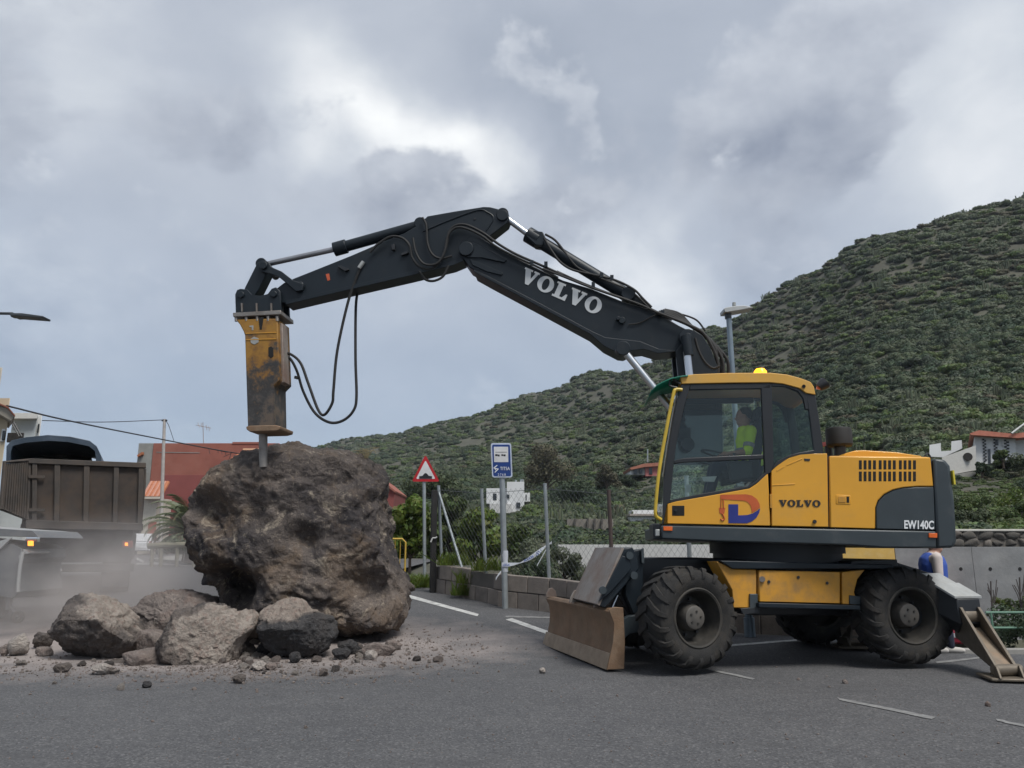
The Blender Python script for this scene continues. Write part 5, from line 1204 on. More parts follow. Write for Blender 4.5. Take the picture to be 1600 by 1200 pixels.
obj('loose_tail', ribbon([(783, 893, 1.6, 0), (778, 899, 1.8, -.05), (774.5, 905, 2, -.05)], 0, TY), tapem, tape)
def printrow(x0, y0, x1, y1, h, txt, dy0, dy1):
    a = PY(x0, y0, TY + dy0 - .012); b = PY(x1, y1, TY + dy1 - .012); u = PY(x0, y0 - h, TY + dy0 - .012) - a
    text_part('lettering', txt, a, b - a, u, (0, -1, 0), tapeb, tape, .02, .002)
printrow(819, 878.6, 834, 870.6, 4.2, 'POLICIA', .27, .42)
printrow(786, 884.6, 797, 884.4, 3.8, 'LOCAL', 0, .02)
ck = MB()
for i in range(3):
    for j in range(6):
        if (i + j) % 2 == 0:
            x = 837.5 + j * 1.5; y = 863.5 - j * 1.05 + i * 1.9
            ck.prism([PY(x + a, y + b - a * .7, TY + .45 + .02 * j - .015) for a, b in ((0, 0), (1.4, 0), (1.4, 1.8), (0, 1.8))], (0, .002, 0))
obj('checks', ck, tapeb, tape, 0, smooth=0)
# lamp post behind the excavator
lb = G(1172, 995); LP = thing('street_lamp', 'slim grey street lamp with flat head rising behind the cab', 'street lamp', lb)
LYp = lb.y; lt_ = PY(1138, 486, LYp)
post('pole', lb, lb.lerp(lt_, .45), .06, M('lamp_bluegrey', (.20, .25, .29), .4, .4), LP); post('pole_top', lb.lerp(lt_, .45), lt_, .045, MATS['lamp_bluegrey'], LP)
hd = obj('lamp_head', MB().prism([PY(x, y, LYp - .12) for x, y in ((1131, 482), (1135, 480), (1150, 477.5), (1164, 477), (1178, 480), (1160, 484), (1142, 487), (1132, 487))], (0, .26, 0)), M('lamp_pale', (.38, .40, .40), .4), LP, .012)
obj('photocell', MB().cyl(PY(1147, 478, LYp), PY(1147, 473, LYp), .03), palep, hd); obj('lamp_neck', MB().cyl(PY(1138, 498, LYp), PY(1137, 486, LYp), .055), gry, LP)
obj('base_sleeve', MB().cyl(lb, lb + UPV * .28, .085, .08), MATS['lamp_bluegrey'], LP)
# arm of a lamp at the left border
LL = 15.0; a0 = PY(-60, 478, LL); a1 = PY(20, 490, LL); base = Vector((a0.x - .1, a0.y, road_z(a0.x, a0.y)))
ls = thing('street_lamp', 'dark flat street lamp head on thin arm at the left border', 'street lamp', base)
post('pole', base, a0, .06, galv, ls); obj('lamp_arm', MB().tube([a0 - UPV * .1, PY(-30, 488, LL), PY(-5, 489.5, LL), a1], .03, 8), M('lamp_dark', (.045, .05, .055), .5), ls)
hd = obj('lamp_head', MB().prism([PY(x, y, LL - .14) for x, y in ((15, 492.5), (18, 493.5), (24, 493.2), (34, 494), (66, 496.4), (67, 493.5), (34, 489), (24, 489), (15, 488.6))], (0, .28, 0)), MATS['lamp_dark'], ls, .01)
obj('lamp_hinge', MB().prism([PY(x, y, LL - .05) for x, y in ((16, 493), (22, 493), (21, 495.5), (17, 495))], (0, .1, 0)), frm, hd)
# block wall along the road edge: base line points on the road
wl_px = [(677, 925), (720, 933), (790, 949), (860, 957), (925, 969), (1000, 976), (1090, 984), (1165, 990), (1225, 993)]
WLP = [G(x, y) for x, y in wl_px]
def along(d):
    for a, b in zip(WLP, WLP[1:]):
        l = (b.xy - a.xy).length
        if d <= l: return a.lerp(b, d / l), (b - a)
        d -= l
    return WLP[-1].copy(), WLP[-1] - WLP[-2]
WLEN = sum((b.xy - a.xy).length for a, b in zip(WLP, WLP[1:]))
wall = thing('block_wall', 'low grey concrete block wall along the road under the fence', 'wall', WLP[0])
blkm = M('concrete_block', (.25, .215, .185), .95, 0, .25, 4, bump=.6, bs=45, dirt=(.16, .14, .12), da=.35, ds=5)
blkm2 = M('concrete_block_dark', (.19, .165, .145), .95, 0, .25, 4, bump=.6, bs=45, dirt=(.26, .23, .20), da=.3, ds=5)
mort = M('mortar', (.11, .10, .09), .95, 0, .2)
rb_ = random.Random(4)
core = MB()
d = 0
while d < WLEN - .5:
    p, t = along(d + .25); t.z = 0; t.normalize(); nrm_ = Vector((-t.y, t.x, 0)); core.box(p + nrm_ * .09 + UPV * .26, (.52, .12, .62), math.atan2(t.y, t.x)); d += .5
obj('mortar_core', core, mort, wall, 0, smooth=0)
for course in range(2):
    d = .25 * (course % 2)
    while d < WLEN - .3:
        L0 = .5 if rb_.random() > .15 else .25
        p, t = along(d + L0 / 2); sl = math.atan2(t.z, t.xy.length); t.z = 0; t.normalize(); nrm_ = Vector((-t.y, t.x, 0))
        gap = course == 1 and 1.35 < d < 2.1 
        if not gap:
            Mx = Matrix.Rotation(math.atan2(t.y, t.x) + rb_.uniform(-.012, .012), 3, 'Z') @ Matrix.Rotation(-sl, 3, 'Y')
            obj('block', MB().box(p + nrm_ * (.1 + rb_.uniform(-.008, .008)) + UPV * (.14 + course * .315), (L0 - .014, .2, .30), M=Mx), blkm if rb_.random() > .3 else blkm2, wall, .012, smooth=0)
        d += L0
# fence on the wall
def wtop(px): # fence line point for a pixel column
    best = min(np.linspace(0, WLEN, 400), key=lambda d_: abs(pxof(along(d_)[0])[0] - px)); p, t = along(best); t.z = 0; t.normalize(); return p + Vector((-t.y, t.x, 0)) * .14
fence = thing('chain_link_fence', 'chain link fence with grey posts standing on the block wall', 'fence', WLP[0])
tops = {752: 765, 853: 757, 955: 765, 1078: 745, 1190: 735}
fpts = [(683, 760)] + list(tops.items())
F3 = []
for px, py in fpts:
    b = wtop(px); dpx = {752: 752.5, 853: 851.5, 955: 951}.get(px, px - (px - 800) * .02)
    tp_ = PY(dpx, py, b.y); F3.append((b, tp_))
    post('post', b + UPV * .1, tp_, .036, M('post_brown', (.07, .05, .045), .7) if px == 955 else galv, fence, 10)
    if px != 955: obj('post_cap', MB().cyl(tp_, tp_ + UPV * .02, .04, n=10), galv, fence)
post('brace', PY(686, 770, F3[0][0].y - .02), wtop(712) + UPV * .6, .028, galv, fence, 10)
mesh = MB(); wire = .003
def fpt(s, h):
    n = len(F3) - 1; k = min(int(s * n), n - 1); u = s * n - k; b = F3[k][0].lerp(F3[k + 1][0], u); t = F3[k][1].lerp(F3[k + 1][1], u)
    return (b + UPV * .55).lerp(t - UPV * .03, h)
fl = sum((a[0] - b[0]).length for a, b in zip(F3, F3[1:])); hh = 1.45; cell = .12
nw = int((fl + hh) / cell)
for sgn in (1, -1):
    for i in range(-int(hh / cell), nw):
        pts_ = []
        for q_ in range(0, 7):
            h = q_ / 6; x = (i * cell + (h * hh if sgn > 0 else (1 - h) * hh)) / fl
            if 0 <= x <= 1: pts_.append(fpt(x, h))
        for a, b in zip(pts_, pts_[1:]):
            mesh.bar(a, b, wire, wire)
mo = obj('wire_mesh', mesh, M('wire_grey', (.14, .15, .15), .5, .5, var=0), fence, 0, smooth=0); mo['kind'] = 'stuff'
for h in (0.0, .97):
    obj('line_wire', MB().tube([fpt(s, h) for s in np.linspace(0, 1, 26)], .005, 5, 0), MATS['wire_grey'], fence)
# dark timber post beside the fence
q = PY(678, 918, F3[0][0].y - .05); q.z = road_z(q.x, q.y); tk = thing('timber_post', 'black timber post at the left end of the fence', 'post', q)
obj('shaft', MB().box((q + PY(677, 766, q.y)) / 2, (.12, .12, (PY(677, 766, q.y) - q).z), .3), M('tarred_wood', (.014, .013, .013), .8, 0, .3, 9), tk, .008)
obj('rag', MB().tube([PY(673, 847, q.y - .09), PY(676, 841, q.y - .09), PY(680, 840.5, q.y - .09), PY(683, 839, q.y - .09)], .018, 6), M('rag', (.5, .5, .48), .8), tk)
# yellow crowd barrier behind the boulder
by = 18.4; bq = PY(624, 917, by); bq.z = road_z(bq.x, bq.y)
cb = thing('crowd_barrier', 'yellow metal crowd barrier half hidden behind the boulder', 'barrier', bq); ylb = M('barrier_yellow', (.50, .33, .05), .5, 0, .15)
bx1 = PY(634, 842, by).x; z1 = PY(634, 842, by).z; zb = bq.z + .22
obj('frame', MB().tube([Vector((bx1 - 2.0, by + .3, zb)), Vector((bx1 - 2.0, by + .3, z1)), Vector((bx1 - .08, by, z1)), Vector((bx1, by, z1 - .08)), Vector((bx1, by, zb))], .022, 8, 1), ylb, cb)
obj('lower_rail', MB().cyl((bx1 - 2.0, by + .3, zb), (bx1, by, zb), .02, n=8), ylb, cb)
for i in range(1, 16):
    x = bx1 - i * .125; yy = by + .3 * i / 16; obj('bar', MB().cyl((x, yy, zb), (x, yy, z1), .0085, n=6), ylb, cb)
for x, yy in ((bx1 - .12, by + .02), (bx1 - 1.85, by + .28)):
    obj('foot', MB().bar((x, yy - .3, bq.z + .03), (x, yy + .3, bq.z + .03), .05, .03).bar((x, yy, bq.z + .03), (x, yy, zb), .03, .03, (1, 0, 0)), ylb, cb)
# concrete plinth left of the fence
obj_ = obj('kerb', MB().prism([PY(x, y, 20.8) for x, y in ((634, 899), (672, 899), (674, 913), (634, 915))], (0, .4, 0)), M('kerb_concrete', (.27, .26, .24), .9, 0, .2, 4, bump=.4), None, .015); tag(obj_, 'short pale concrete kerb block beside the yellow barrier', 'kerb')
# retaining walls across the lower street
RWY = 24.6
def face_wall(name, px0, px1, ytop, Y0, Y1, zb, mat, label, th=.3, cat='wall'):
    a, b = PY(px0, ytop, Y0), PY(px1, ytop, Y1)
    mb = MB().prism([Vector((a.x, a.y, zb)), Vector((b.x, b.y, zb)), b, a], (0, th, 0))
    return tag(obj(name, mb, mat, None, .015, origin=(a.x, a.y, zb)), label, cat)
face_wall('white_wall', 872, 1286, 851, 24.4, RWY, -2.3, M('whitewash', (.50, .50, .48), .9, 0, .1, 1.2, bump=.3, bs=14, dirt=(.33, .32, .30), da=.3, ds=.8), 'long low white wall seen through the fence')
face_wall('yellow_wall', 1287, 1397, 854.5, RWY - .1, RWY - .05, -2.3, M('ochre_wall', (.52, .34, .09), .85, 0, .12, 2, bump=.2, dirt=(.55, .46, .28), da=.3, ds=3), 'yellow painted wall stretch behind the excavator chassis')
cwm = M('shutter_concrete', (.19, .195, .195), .85, 0, .28, 1.1, bump=.35, bs=12, dirt=(.30, .30, .29), da=.45, ds=1.0)
cwall = thing('concrete_wall', 'tall grey concrete retaining wall with tie holes at the right', 'wall', PY(1398, 900, RWY))
xr = PY(1398, 857, RWY).x
for i in range(8):
    x0 = xr + i * 2.4; obj('concrete_panel', MB().box((x0 + 1.195, RWY + .15 + (.004 if i % 2 else 0), -.45), (2.386, .3, 3.72)), cwm, cwall, .008)
for i in range(18):
    x0 = PY(1455, 889, RWY).x + i * .92 - 1.84; obj('tie_hole', MB().cyl((x0, RWY + .0, PY(1500, 889, RWY).z), (x0, RWY - .006, PY(1500, 889, RWY).z), .055, n=12), slotm, cwall)
swl = thing('stone_parapet', 'rough stone parapet with pale cap above the concrete wall', 'wall', PY(1500, 856, RWY + .8))
stm = M('parapet_stone', (.13, .115, .10), .95, 0, .35, 2.2, bump=.8, bs=10, dirt=(.20, .18, .15), da=.4); stm2 = M('parapet_stone_dark', (.09, .082, .072), .95, 0, .3, 3, bump=.8, bs=10)
zt = PY(1500, 830, RWY + .8).z; xs0 = PY(1290, 850, RWY + .8).x
obj('parapet_core', MB().box((xs0 + 9, RWY + 1.0, (zt + 1.0) / 2), (18, .3, zt - 1.0)), stm, swl, 0)
obj('cap', MB().box((xs0 + 9, RWY + 1.0, zt + .03), (18, .5, .07)), M('cap_lime', (.52, .50, .45), .8, 0, .15, 2), swl, .015)
rs = np.random.default_rng(9); x = xs0
for row in range(2):
    x = xs0 + row * .2
    while x < xs0 + 17.5:
        w = rs.uniform(.3, .75); n_, f_ = ico(3); P = n_ * np.array([w * .66, .13, rs.uniform(.16, .2)])
        for j in range(10):
            nv = rs.normal(size=3); nv /= np.linalg.norm(nv); lim = (P @ nv).max() * rs.uniform(.55, .85); P = P - np.outer(np.maximum(P @ nv - lim, 0), nv)
        P = P + np.array([x + w / 2, RWY + .86 + rs.uniform(-.02, .03), zt - .13 - .24 * row + rs.uniform(-.03, .03)])
        npobj('stone', P, f_, smooth=False, parent=swl, mat=stm if rs.random() > .45 else stm2); x += w * .9
# green railing with hedge at the right border
gy = 19.5; gx0 = PY(1555, 957, gy); grl = thing('green_railing', 'green tube railing before the hedge at the right border', 'railing', Vector((gx0.x, gy, road_z(gx0.x, gy)))); grm = M('railing_green', (.10, .20, .14), .45)
for y in (957, 981):
    obj('rail', MB().cyl(PY(1540, y, gy), PY(1540, y, gy) + Vector((5, 0, 0)), .028, n=8), grm, grl)
for k in range(4):
    x = PY(1548, 957, gy).x + k * 1.5; obj('rail_post', MB().cyl((x, gy, road_z(x, gy)), (x, gy, PY(1540, 957, gy).z), .028, n=8), grm, grl)
kx = PY(1480, 1006, gy - .2).x
tag(obj('kerb', MB().box((kx + 5, gy - .35, road_z(8, gy) + .07), (10, .25, .22)), MATS['kerb_concrete'], None, .02), 'concrete kerb below the green railing', kind='structure')
# ------------------------------------------------------------------ dump truck at the left
TA = math.radians(25); TR = Vector((math.cos(TA), math.sin(TA), 0)); TB = Vector((-math.sin(TA), math.cos(TA), 0))
TO = PY(45, 717, 16.4)
def tpx(px, py, d=0.0): return PP(px, py, TO + TB * d, TB)
TRK = thing('dump_truck', 'dusty grey brown dump truck seen from behind with tarp bow', 'truck', Vector((tpx(136, 900).x, tpx(136, 900).y, road_z(tpx(136, 900).x, tpx(136, 900).y))))
tst = M('truck_steel', (.042, .034, .029), .75, .2, .3, 3, bump=.15, dirt=(.105, .072, .05), da=.55, ds=2.0)
trb = M('truck_rib', (.058, .05, .044), .7, .2, .2, 4, dirt=(.12, .09, .068), da=.5)
tdk = M('truck_dark', (.02, .02, .021), .8, 0, .3, 4, dirt=(.12, .10, .085), da=.4)
def tprism(name, pts, d0, d1, mat, parent=TRK, bevel=.012): return obj(name, MB().prism([tpx(x, y, d0) for x, y in pts], TB * (d1 - d0)), mat, parent, bevel)
tail = tprism('tailgate', [(48, 720), (226, 727), (222, 820), (44, 818)], 0, .06, tst)
for x0, w in ((50, 8), (85, 9), (131, 9), (178, 8), (217, 8)):
    dx = -(x0 - 136) * .0 - 3.0 * (x0 / 226)
    tprism('rib', [(x0, 721 + x0 * .03), (x0 + w, 721 + x0 * .03), (x0 + w + dx, 820), (x0 + dx, 820)], -.07, 0, trb, tail, .012)
tprism('top_rail', [(44, 716), (228, 723), (228, 731), (44, 724)], -.09, .08, trb, tail)
tprism('bottom_rail', [(40, 812), (224, 818), (223, 829), (40, 826)], -.11, .1, trb, tail)
for y in (742, 794): tprism('latch_arm', [(44, y), (70, y + 1), (70, y + 5), (44, y + 5)], -.1, -.06, trb, tail, .006)
W_ = (tpx(227, 723) - TO).length
bed = MB(); z0 = tpx(45, 826).z; z1 = TO.z - .05; o = TO.copy()
for s_ in (0.02, W_ - .08):
    a = o + TR * s_; bed.prism([Vector((a.x, a.y, z0)), Vector((a.x, a.y, z1)), Vector((a.x, a.y, z1)) + TB * 5.2, Vector((a.x, a.y, z0)) + TB * 5.2], TR * .06)
bed.prism([Vector((o.x, o.y, z0)) + TB * .06, Vector((o.x, o.y, z0)) + TB * .06 + TR * W_, Vector((o.x, o.y, z0)) + TB * 5.2 + TR * W_, Vector((o.x, o.y, z0)) + TB * 5.2], UPV * .1)
bed.prism([Vector((o.x, o.y, z0)) + TB * 5.2, Vector((o.x, o.y, z0)) + TB * 5.2 + TR * W_, Vector((o.x, o.y, z1 + .35)) + TB * 5.2 + TR * W_, Vector((o.x, o.y, z1 + .35)) + TB * 5.2], TB * .08)
obj('bed', bed, tst, TRK, .01)
for k in range(5):
    a = o + TB * (.7 + k * 1.05) + TR * (W_ - .02); obj('side_stake', MB().box((a.x, a.y, (z0 + z1) / 2), (.1, .1, z1 - z0), TA), trb, TRK, .01)
# tarp bow behind the tailgate
arch = [(8, 775), (10, 697), (18, 688), (40, 683), (75, 679.5), (110, 682), (140, 688.5), (151, 697), (158, 712), (166, 775), (157, 775), (148, 705), (138, 697), (108, 691), (75, 689), (40, 692), (20, 697), (17, 706), (16, 775)]
tarp = M('tarp_blue_black', (.03, .045, .065), .38, 0, .25, 2, bump=.3, bs=6, dirt=(.10, .13, .17), da=.3, ds=1.4)
tprism('tarp', arch, 1.6, 4.6, tarp, TRK, .01)
tprism('headboard', [(16, 775), (17, 704), (40, 692), (75, 689), (108, 691), (140, 699), (154, 775)], 4.4, 4.5, tdk, TRK, 0)
# barred gate leaf swung open at the left
gl = thing_gate = obj('open_gate', MB().tube([tpx(46, 719, -.02), tpx(7, 722, -.55), tpx(1, 795, -.6), tpx(42, 812, -.05), tpx(46, 719, -.02)], .04, 6, 1), trb, TRK)
ga, gb_, gc, gd = tpx(46, 722, -.02), tpx(7, 725, -.55), tpx(42, 810, -.05), tpx(1, 795, -.6)
for i in range(1, 11): obj('gate_bar', MB().cyl(ga.lerp(gb_, i / 11), gc.lerp(gd, i / 11), .022, n=6), trb, gl)
obj('gate_sheet', MB().quad(ga + TB * .05, gb_ + TB * .05, gd + TB * .05, gc + TB * .05), tdk, gl)
# chassis, flaps, wheels, lights, plate
gz = road_z(TO.x, TO.y)
def tz(px, d, z): q = tpx(px, 860, d); return Vector((q.x, q.y, z))
obj('chassis', MB().prism([tz(60, .2, gz + .75), tz(205, .2, gz + .75), tz(205, .2, z0), tz(60, .2, z0)], TB * 7.5), tdk, TRK, .01)
obj('rear_bumper', MB().prism([tz(38, .1, gz + .55), tz(212, .1, gz + .55), tz(212, .1, gz + .72), tz(38, .1, gz + .72)], TB * .12), tdk, TRK, .02)
for px in (62, 185):
    obj('mud_flap', MB().prism([tz(px - 20, .25, gz + .22), tz(px + 20, .25, gz + .22), tz(px + 20, .25, gz + 1.1), tz(px - 20, .25, gz + 1.1)], TB * .02), rub, TRK, 0)
    for ax_ in (1.0, 2.35, 6.2):
        c_ = tz(px, ax_, gz + .52); obj('wheel', MB().lathe(c_ - TR * .28, TR, [(0, 0), (0, .3), (.0, .45), (.05, .51), (.5, .51), (.56, .45), (.56, .3), (.56, 0)], 28), tyr, TRK)
lmp = emis('tail_lamp_amber', (1.0, .30, .02), 1.0)
for x0, x1, y0, y1 in ((43, 49, 846, 852), (195, 200, 848, 853)):
    hs = tprism('lamp_housing', [(x0 - 4, y0 - 3), (x1 + 8, y0 - 3), (x1 + 8, y1 + 3), (x0 - 4, y1 + 3)], -.03, .08, M('lamp_red', (.18, .03, .02), .4), TRK, .01)
    tprism('tail_lamp', [(x0, y0), (x1, y0), (x1, y1), (x0, y1)], -.05, -.03, lmp, hs, .008)
tprism('number_plate', [(75, 892), (77, 887.5), (81, 884.5), (85, 888), (88, 884), (94, 885), (97, 892)], .04, .06, M('plate_white', (.6, .6, .6), .5), TRK, 0)
cabt = MB().prism([Vector((TO.x, TO.y, gz + .8)) + TB * 5.5 + TR * .1, Vector((TO.x, TO.y, gz + .8)) + TB * 5.5 + TR * (W_ - .1), Vector((TO.x, TO.y, gz + 2.75)) + TB * 5.5 + TR * (W_ - .25), Vector((TO.x, TO.y, gz + 2.75)) + TB * 5.5 + TR * .25], TB * 2.0)
obj('cab', cabt, M('truck_cab_grey', (.12, .13, .14), .5), TRK, .08)

# grey towed machine cut by the left border
my = 13.4; mq = PY(10, 948, my); mg = road_z(mq.x, my)
TM = thing('towed_compressor', 'grey machine with pale lid, amber lamp and caster wheel at the left border', 'machine', Vector((mq.x, my, mg)))
mgr = M('machine_grey', (.10, .11, .12), .45, .1, .15, 3, dirt=(.2, .18, .16), da=.3); mpl = M('machine_pale', (.30, .31, .31), .5, 0, .1)
def mp_(x, y, d=0.0): return PY(x, y, my + d)
bd = obj('body', MB().prism([mp_(x, y) for x, y in ((-90, 838), (-10, 846), (20, 850), (34, 858), (36, 872), (28, 880), (26, 900), (30, 925), (20, 935), (-10, 930), (-40, 925), (-90, 925))], (0, 1.3, 0)), mgr, TM, .05)
obj('lid', MB().prism([mp_(x, y, -.05) for x, y in ((-95, 822), (0, 826), (30, 828), (50, 829), (57, 835), (60, 840), (52, 838), (0, 838), (-95, 834))], (0, 1.4, 0)), mgr, TM, .03)
obj('lid_edge', MB().prism([mp_(x, y, -.07) for x, y in ((-95, 836), (0, 858), (18, 840), (0, 845), (-95, 852))], (0, .04, 0)), mpl, TM, .006)
obj('lid_top', MB().prism([mp_(x, y, -.02) for x, y in ((-95, 818), (-2, 825.5), (26, 827), (45, 829), (55, 836), (48, 833), (20, 829.5), (-95, 824))], (0, 1.34, 0)), mpl, TM, .006)
obj('fender', MB().tube([mp_(36, 862, -.06), mp_(32, 880, -.06), mp_(29, 905, -.06), mp_(28, 925, -.06)], .03, 6), mpl, TM)
obj('fender_patch', MB().prism([mp_(x, y, -.06) for x, y in ((29, 868), (33, 867), (33, 877), (29.5, 878))], (0, .03, 0)), mpl, TM, .004)
obj('wheel_arch', MB().prism([mp_(x, y, -.03) for x, y in ((36, 858), (47, 863), (44, 865), (37, 866))], (0, .6, 0)), mpl, TM, .006)
rw_ = mp_(8, 905, .1); obj('side_wheel', MB().lathe(Vector((rw_.x - .35, rw_.y + .1, mg + .33)), (0, 1, 0), [(0, 0), (0, .2), (0, .3), (.04, .34), (.18, .34), (.22, .3), (.22, 0)], 28), tyr, TM)
cwc = mp_(31, 940.5, .15); r_ = .085
cs = obj('caster_wheel', MB().lathe(Vector((cwc.x, cwc.y, mg + .10)), (.25, -1, 0), [(-.03, .04), (-.035, .09), (-.02, .10), (.02, .10), (.035, .09), (.03, .04), (-.03, .04)], 24), tyr, TM)
obj('caster_fork', MB().tube([Vector((cwc.x, cwc.y, mg + .1)), Vector((cwc.x - .1, cwc.y, mg + .22)), Vector((cwc.x - .18, cwc.y, mg + .3))], .03, 6), mgr, cs)
obj('jack_leg', MB().cyl(Vector((cwc.x - .18, cwc.y, mg + .22)), Vector((cwc.x - .18, cwc.y, mg + .75)), .05, n=10), mgr, TM)
obj('amber_lamp', MB().prism([mp_(x, y, -.08) for x, y in ((43, 845), (50, 845), (50, 853), (43, 853))], (0, .05, 0)), lmp, TM, .006)

# ------------------------------------------------------------------ cars
def car(name, label, c, ax, col, L_=4.0, Wd=1.72, H_=1.48, plate=True):
    """hatchback seen from behind: c = ground point under the rear bumper, ax = driving direction"""
    ax = Vector(ax).normalized(); rt = Vector((ax.y, -ax.x, 0)); t = thing(name, label, 'car', c); m = M(name + str(col), col, .3, 0, .03, coat=.4)
    def P(a, b, h): return Vector(c) + ax * a + rt * b + UPV * h
    def loft(secs, hw):
        vs = []; n = len(secs)
        for a, h, w in secs: vs += [P(a, -w, h), P(a, w, h)]
        return MB().add(vs, [(2 * i, 2 * i + 1, (2 * i + 3) % (2 * n), (2 * i + 2) % (2 * n)) for i in range(n)] + [tuple(range(0, 2 * n, 2)), tuple(range(2 * n - 1, 0, -2))])
    w = Wd / 2
    obj('body', loft([(0, .28, w * .92), (-.02, .5, w * .97), (.05, .86, w * .98), (.25, .93, w * .96), (2.9, .95, w * .95), (3.75, .80, w * .9), (3.98, .55, w * .88), (3.95, .25, w * .85)], 0), m, t, .05)
    obj('cabin', loft([(.18, .92, w * .93), (.42, H_ - .07, w * .76), (.7, H_, w * .74), (1.9, H_ - .01, w * .74), (2.3, H_ - .12, w * .76), (2.95, .93, w * .9)], 0), m, t, .04)
    gk = M('car_glass', (.015, .018, .02), .1, 0, 0, spec=.8)
    obj('rear_window', MB().quad(P(.235, -w * .78, 1.0), P(.235, w * .78, 1.0), P(.40, w * .66, H_ - .12), P(.40, -w * .66, H_ - .12)), gk, t)
    for s_ in (-1, 1):
        obj('side_window', MB().quad(P(.55, s_ * (w * .925), 1.0), P(2.6, s_ * (w * .925), 1.0), P(2.1, s_ * (w * .785), H_ - .1), P(.7, s_ * (w * .785), H_ - .1)), gk, t)
        obj('tail_lamp', MB().box(P(.02, s_ * w * .84, .84), (.2, .16, .2), math.atan2(ax.y, ax.x)), M('car_tail_lamp', (.35, .02, .02), .25), t, .02)
        for a in (.75, 3.2): obj('wheel', MB().lathe(P(a, s_ * (w - .2), .31), rt * s_, [(0, 0), (0, .28), (.02, .31), (.18, .31), (.2, .28), (.2, .19), (.17, .17), (.17, 0)], 24), tyr, t)
    obj('bumper', MB().box(P(-.03, 0, .44), (.14, Wd * .94, .26), math.atan2(ax.y, ax.x)), m, t, .04)
    if plate: obj('number_plate', MB().box(P(-.11, 0, .52), (.02, .5, .11), math.atan2(ax.y, ax.x)), M('plate_white', (.6, .6, .6), .5), t)
    return t
cq = PY(221, 868, 54); car('white_car', 'small white hatchback far down the street beside the truck', Vector((cq.x - .25, 54, road_z(cq.x, 54))), (-.28, 1, 0), (.55, .56, .57))
rq = G(1506, 1016); car('red_car', 'red car mostly hidden behind the near outrigger', Vector((PY(1487, 1000, 22.3).x, 22.3, road_z(9, 22.3))), (.5, 1, 0), (.30, .012, .03))

# ------------------------------------------------------------------ buildings
SK = {}
def wbox(name, px0, py0, px1, Y, dep, mat, parent=None, py1=None, zb=None, bevel=.02):
    a, b = PY(px0, py0, Y), PY(px1, py0, Y); z_ = zb if py1 is None else PY(px0, py1, Y).z
    sk = SK.get(parent.name if parent else '', 0.0)
    return obj(name, MB().prism([Vector((a.x, Y, z_)), Vector((b.x, Y, z_)), Vector((b.x, Y, a.z)), Vector((a.x, Y, a.z))], (sk * dep, dep, 0)), mat, parent, bevel)
def plate(name, pts, Y, th, mat, parent, bevel=0): return obj(name, MB().prism([PY(x, y, Y) for x, y in pts], (SK.get(parent.name, 0) * th, th, 0)), mat, parent, bevel, smooth=0)
terra = M('terracotta_render', (.27, .095, .068), .9, 0, .16, .7, bump=.2, bs=8, dirt=(.33, .15, .11), da=.35, ds=.5)
terra2 = M('dark_red_render', (.22, .062, .055), .9, 0, .12, .8, bump=.2, bs=8)
cemnt = M('bare_cement', (.23, .23, .21), .95, 0, .25, .8, dirt=(.36, .36, .35), da=.35, ds=.6)
tile = M('orange_tile', (.36, .125, .055), .8, 0, .25, 3, bump=.5, bs=9); glz = M('dark_window', (.02, .024, .028), .15, 0, .1, spec=.7)
BYd = 68
bg_ = thing('terracotta_building', 'terracotta rendered building with bare cement corner behind the boulder', 'building', PY(300, 850, BYd))
wbox('wall', 240, 692.5, 436, BYd, 9, terra, bg_, zb=.6); wbox('corner_wall', 217, 692.5, 239.7, BYd + .05, 9, cemnt, bg_, zb=.6)
wbox('parapet_step', 363, 690.5, 410, BYd - .05, 9, terra, bg_, py1=694)
plate('plaster_seam', [(244, 706), (312, 707), (312, 708), (244, 707)], BYd - .03, .03, cemnt, bg_)
plate('roof_edge', [(214, 711), (222, 706), (222, 710), (215, 714)], BYd - .3, .5, tile, bg_)
SK[bg_.name] = -.46
lo = thing('dark_red_annex', 'lower dark red annex with orange tiled roof behind the boulder', 'building', PY(300, 850, 62))
wbox('wall', 254, 742, 470, 62, 4.5, terra2, lo, zb=.6)
tr_ = obj('tiled_roof', MB().add([PY(352, 722, 61.8), PY(470, 722, 61.8), PY(470, 703, 64.5), PY(380, 703, 64.5), PY(352, 730, 61.8), PY(470, 730, 61.8), PY(470, 725, 64.5), PY(380, 725, 64.5)], [(0, 1, 2, 3), (7, 6, 5, 4), (0, 4, 5, 1), (1, 5, 6, 2), (2, 6, 7, 3), (3, 7, 4, 0)]), tile, lo)
obj('ridge', MB().cyl(PY(380, 703, 64.5), PY(470, 703, 64.5), .12, n=8), M('ridge_cream', (.5, .3, .18), .8), tr_)
ph = thing('porch', 'cream porch with striped clay tile roof beside the dark red annex', 'porch', PY(238, 850, 58))
wbox('wall', 222, 778, 246, 58, 2.5, M('cream_wall', (.47, .43, .36), .9, 0, .12), ph, zb=.5)
for k in range(8):
    x = 224 + k * 3.6; obj('roof_tile', MB().cyl(PY(x, 777.5, 57.3), PY(x + 13, 754, 60), .15, n=8), tile if k % 2 else M('pink_tile', (.42, .2, .14), .8), ph)
wbox('red_door', 232, 815, 244, 57.9, .1, terra, ph, py1=850)
wbox('fascia', 222, 776, 250, 57.2, .12, MATS['cream_wall'], ph, py1=779.5)
ar = thing('red_gable_house', 'small red gable end showing right of the boulder', 'house', PY(590, 860, 38))
plate('gable_wall', [(540, 740), (580, 742), (596, 752), (617, 769), (614, 790), (612, 850), (540, 850)], 38, 4, terra2, ar, .02)
plate('gable_edge', [(540, 737), (581, 739), (597, 749.5), (618, 767), (617, 770), (596, 753), (580, 743), (540, 741)], 37.85, 4.2, terra, ar, .01)
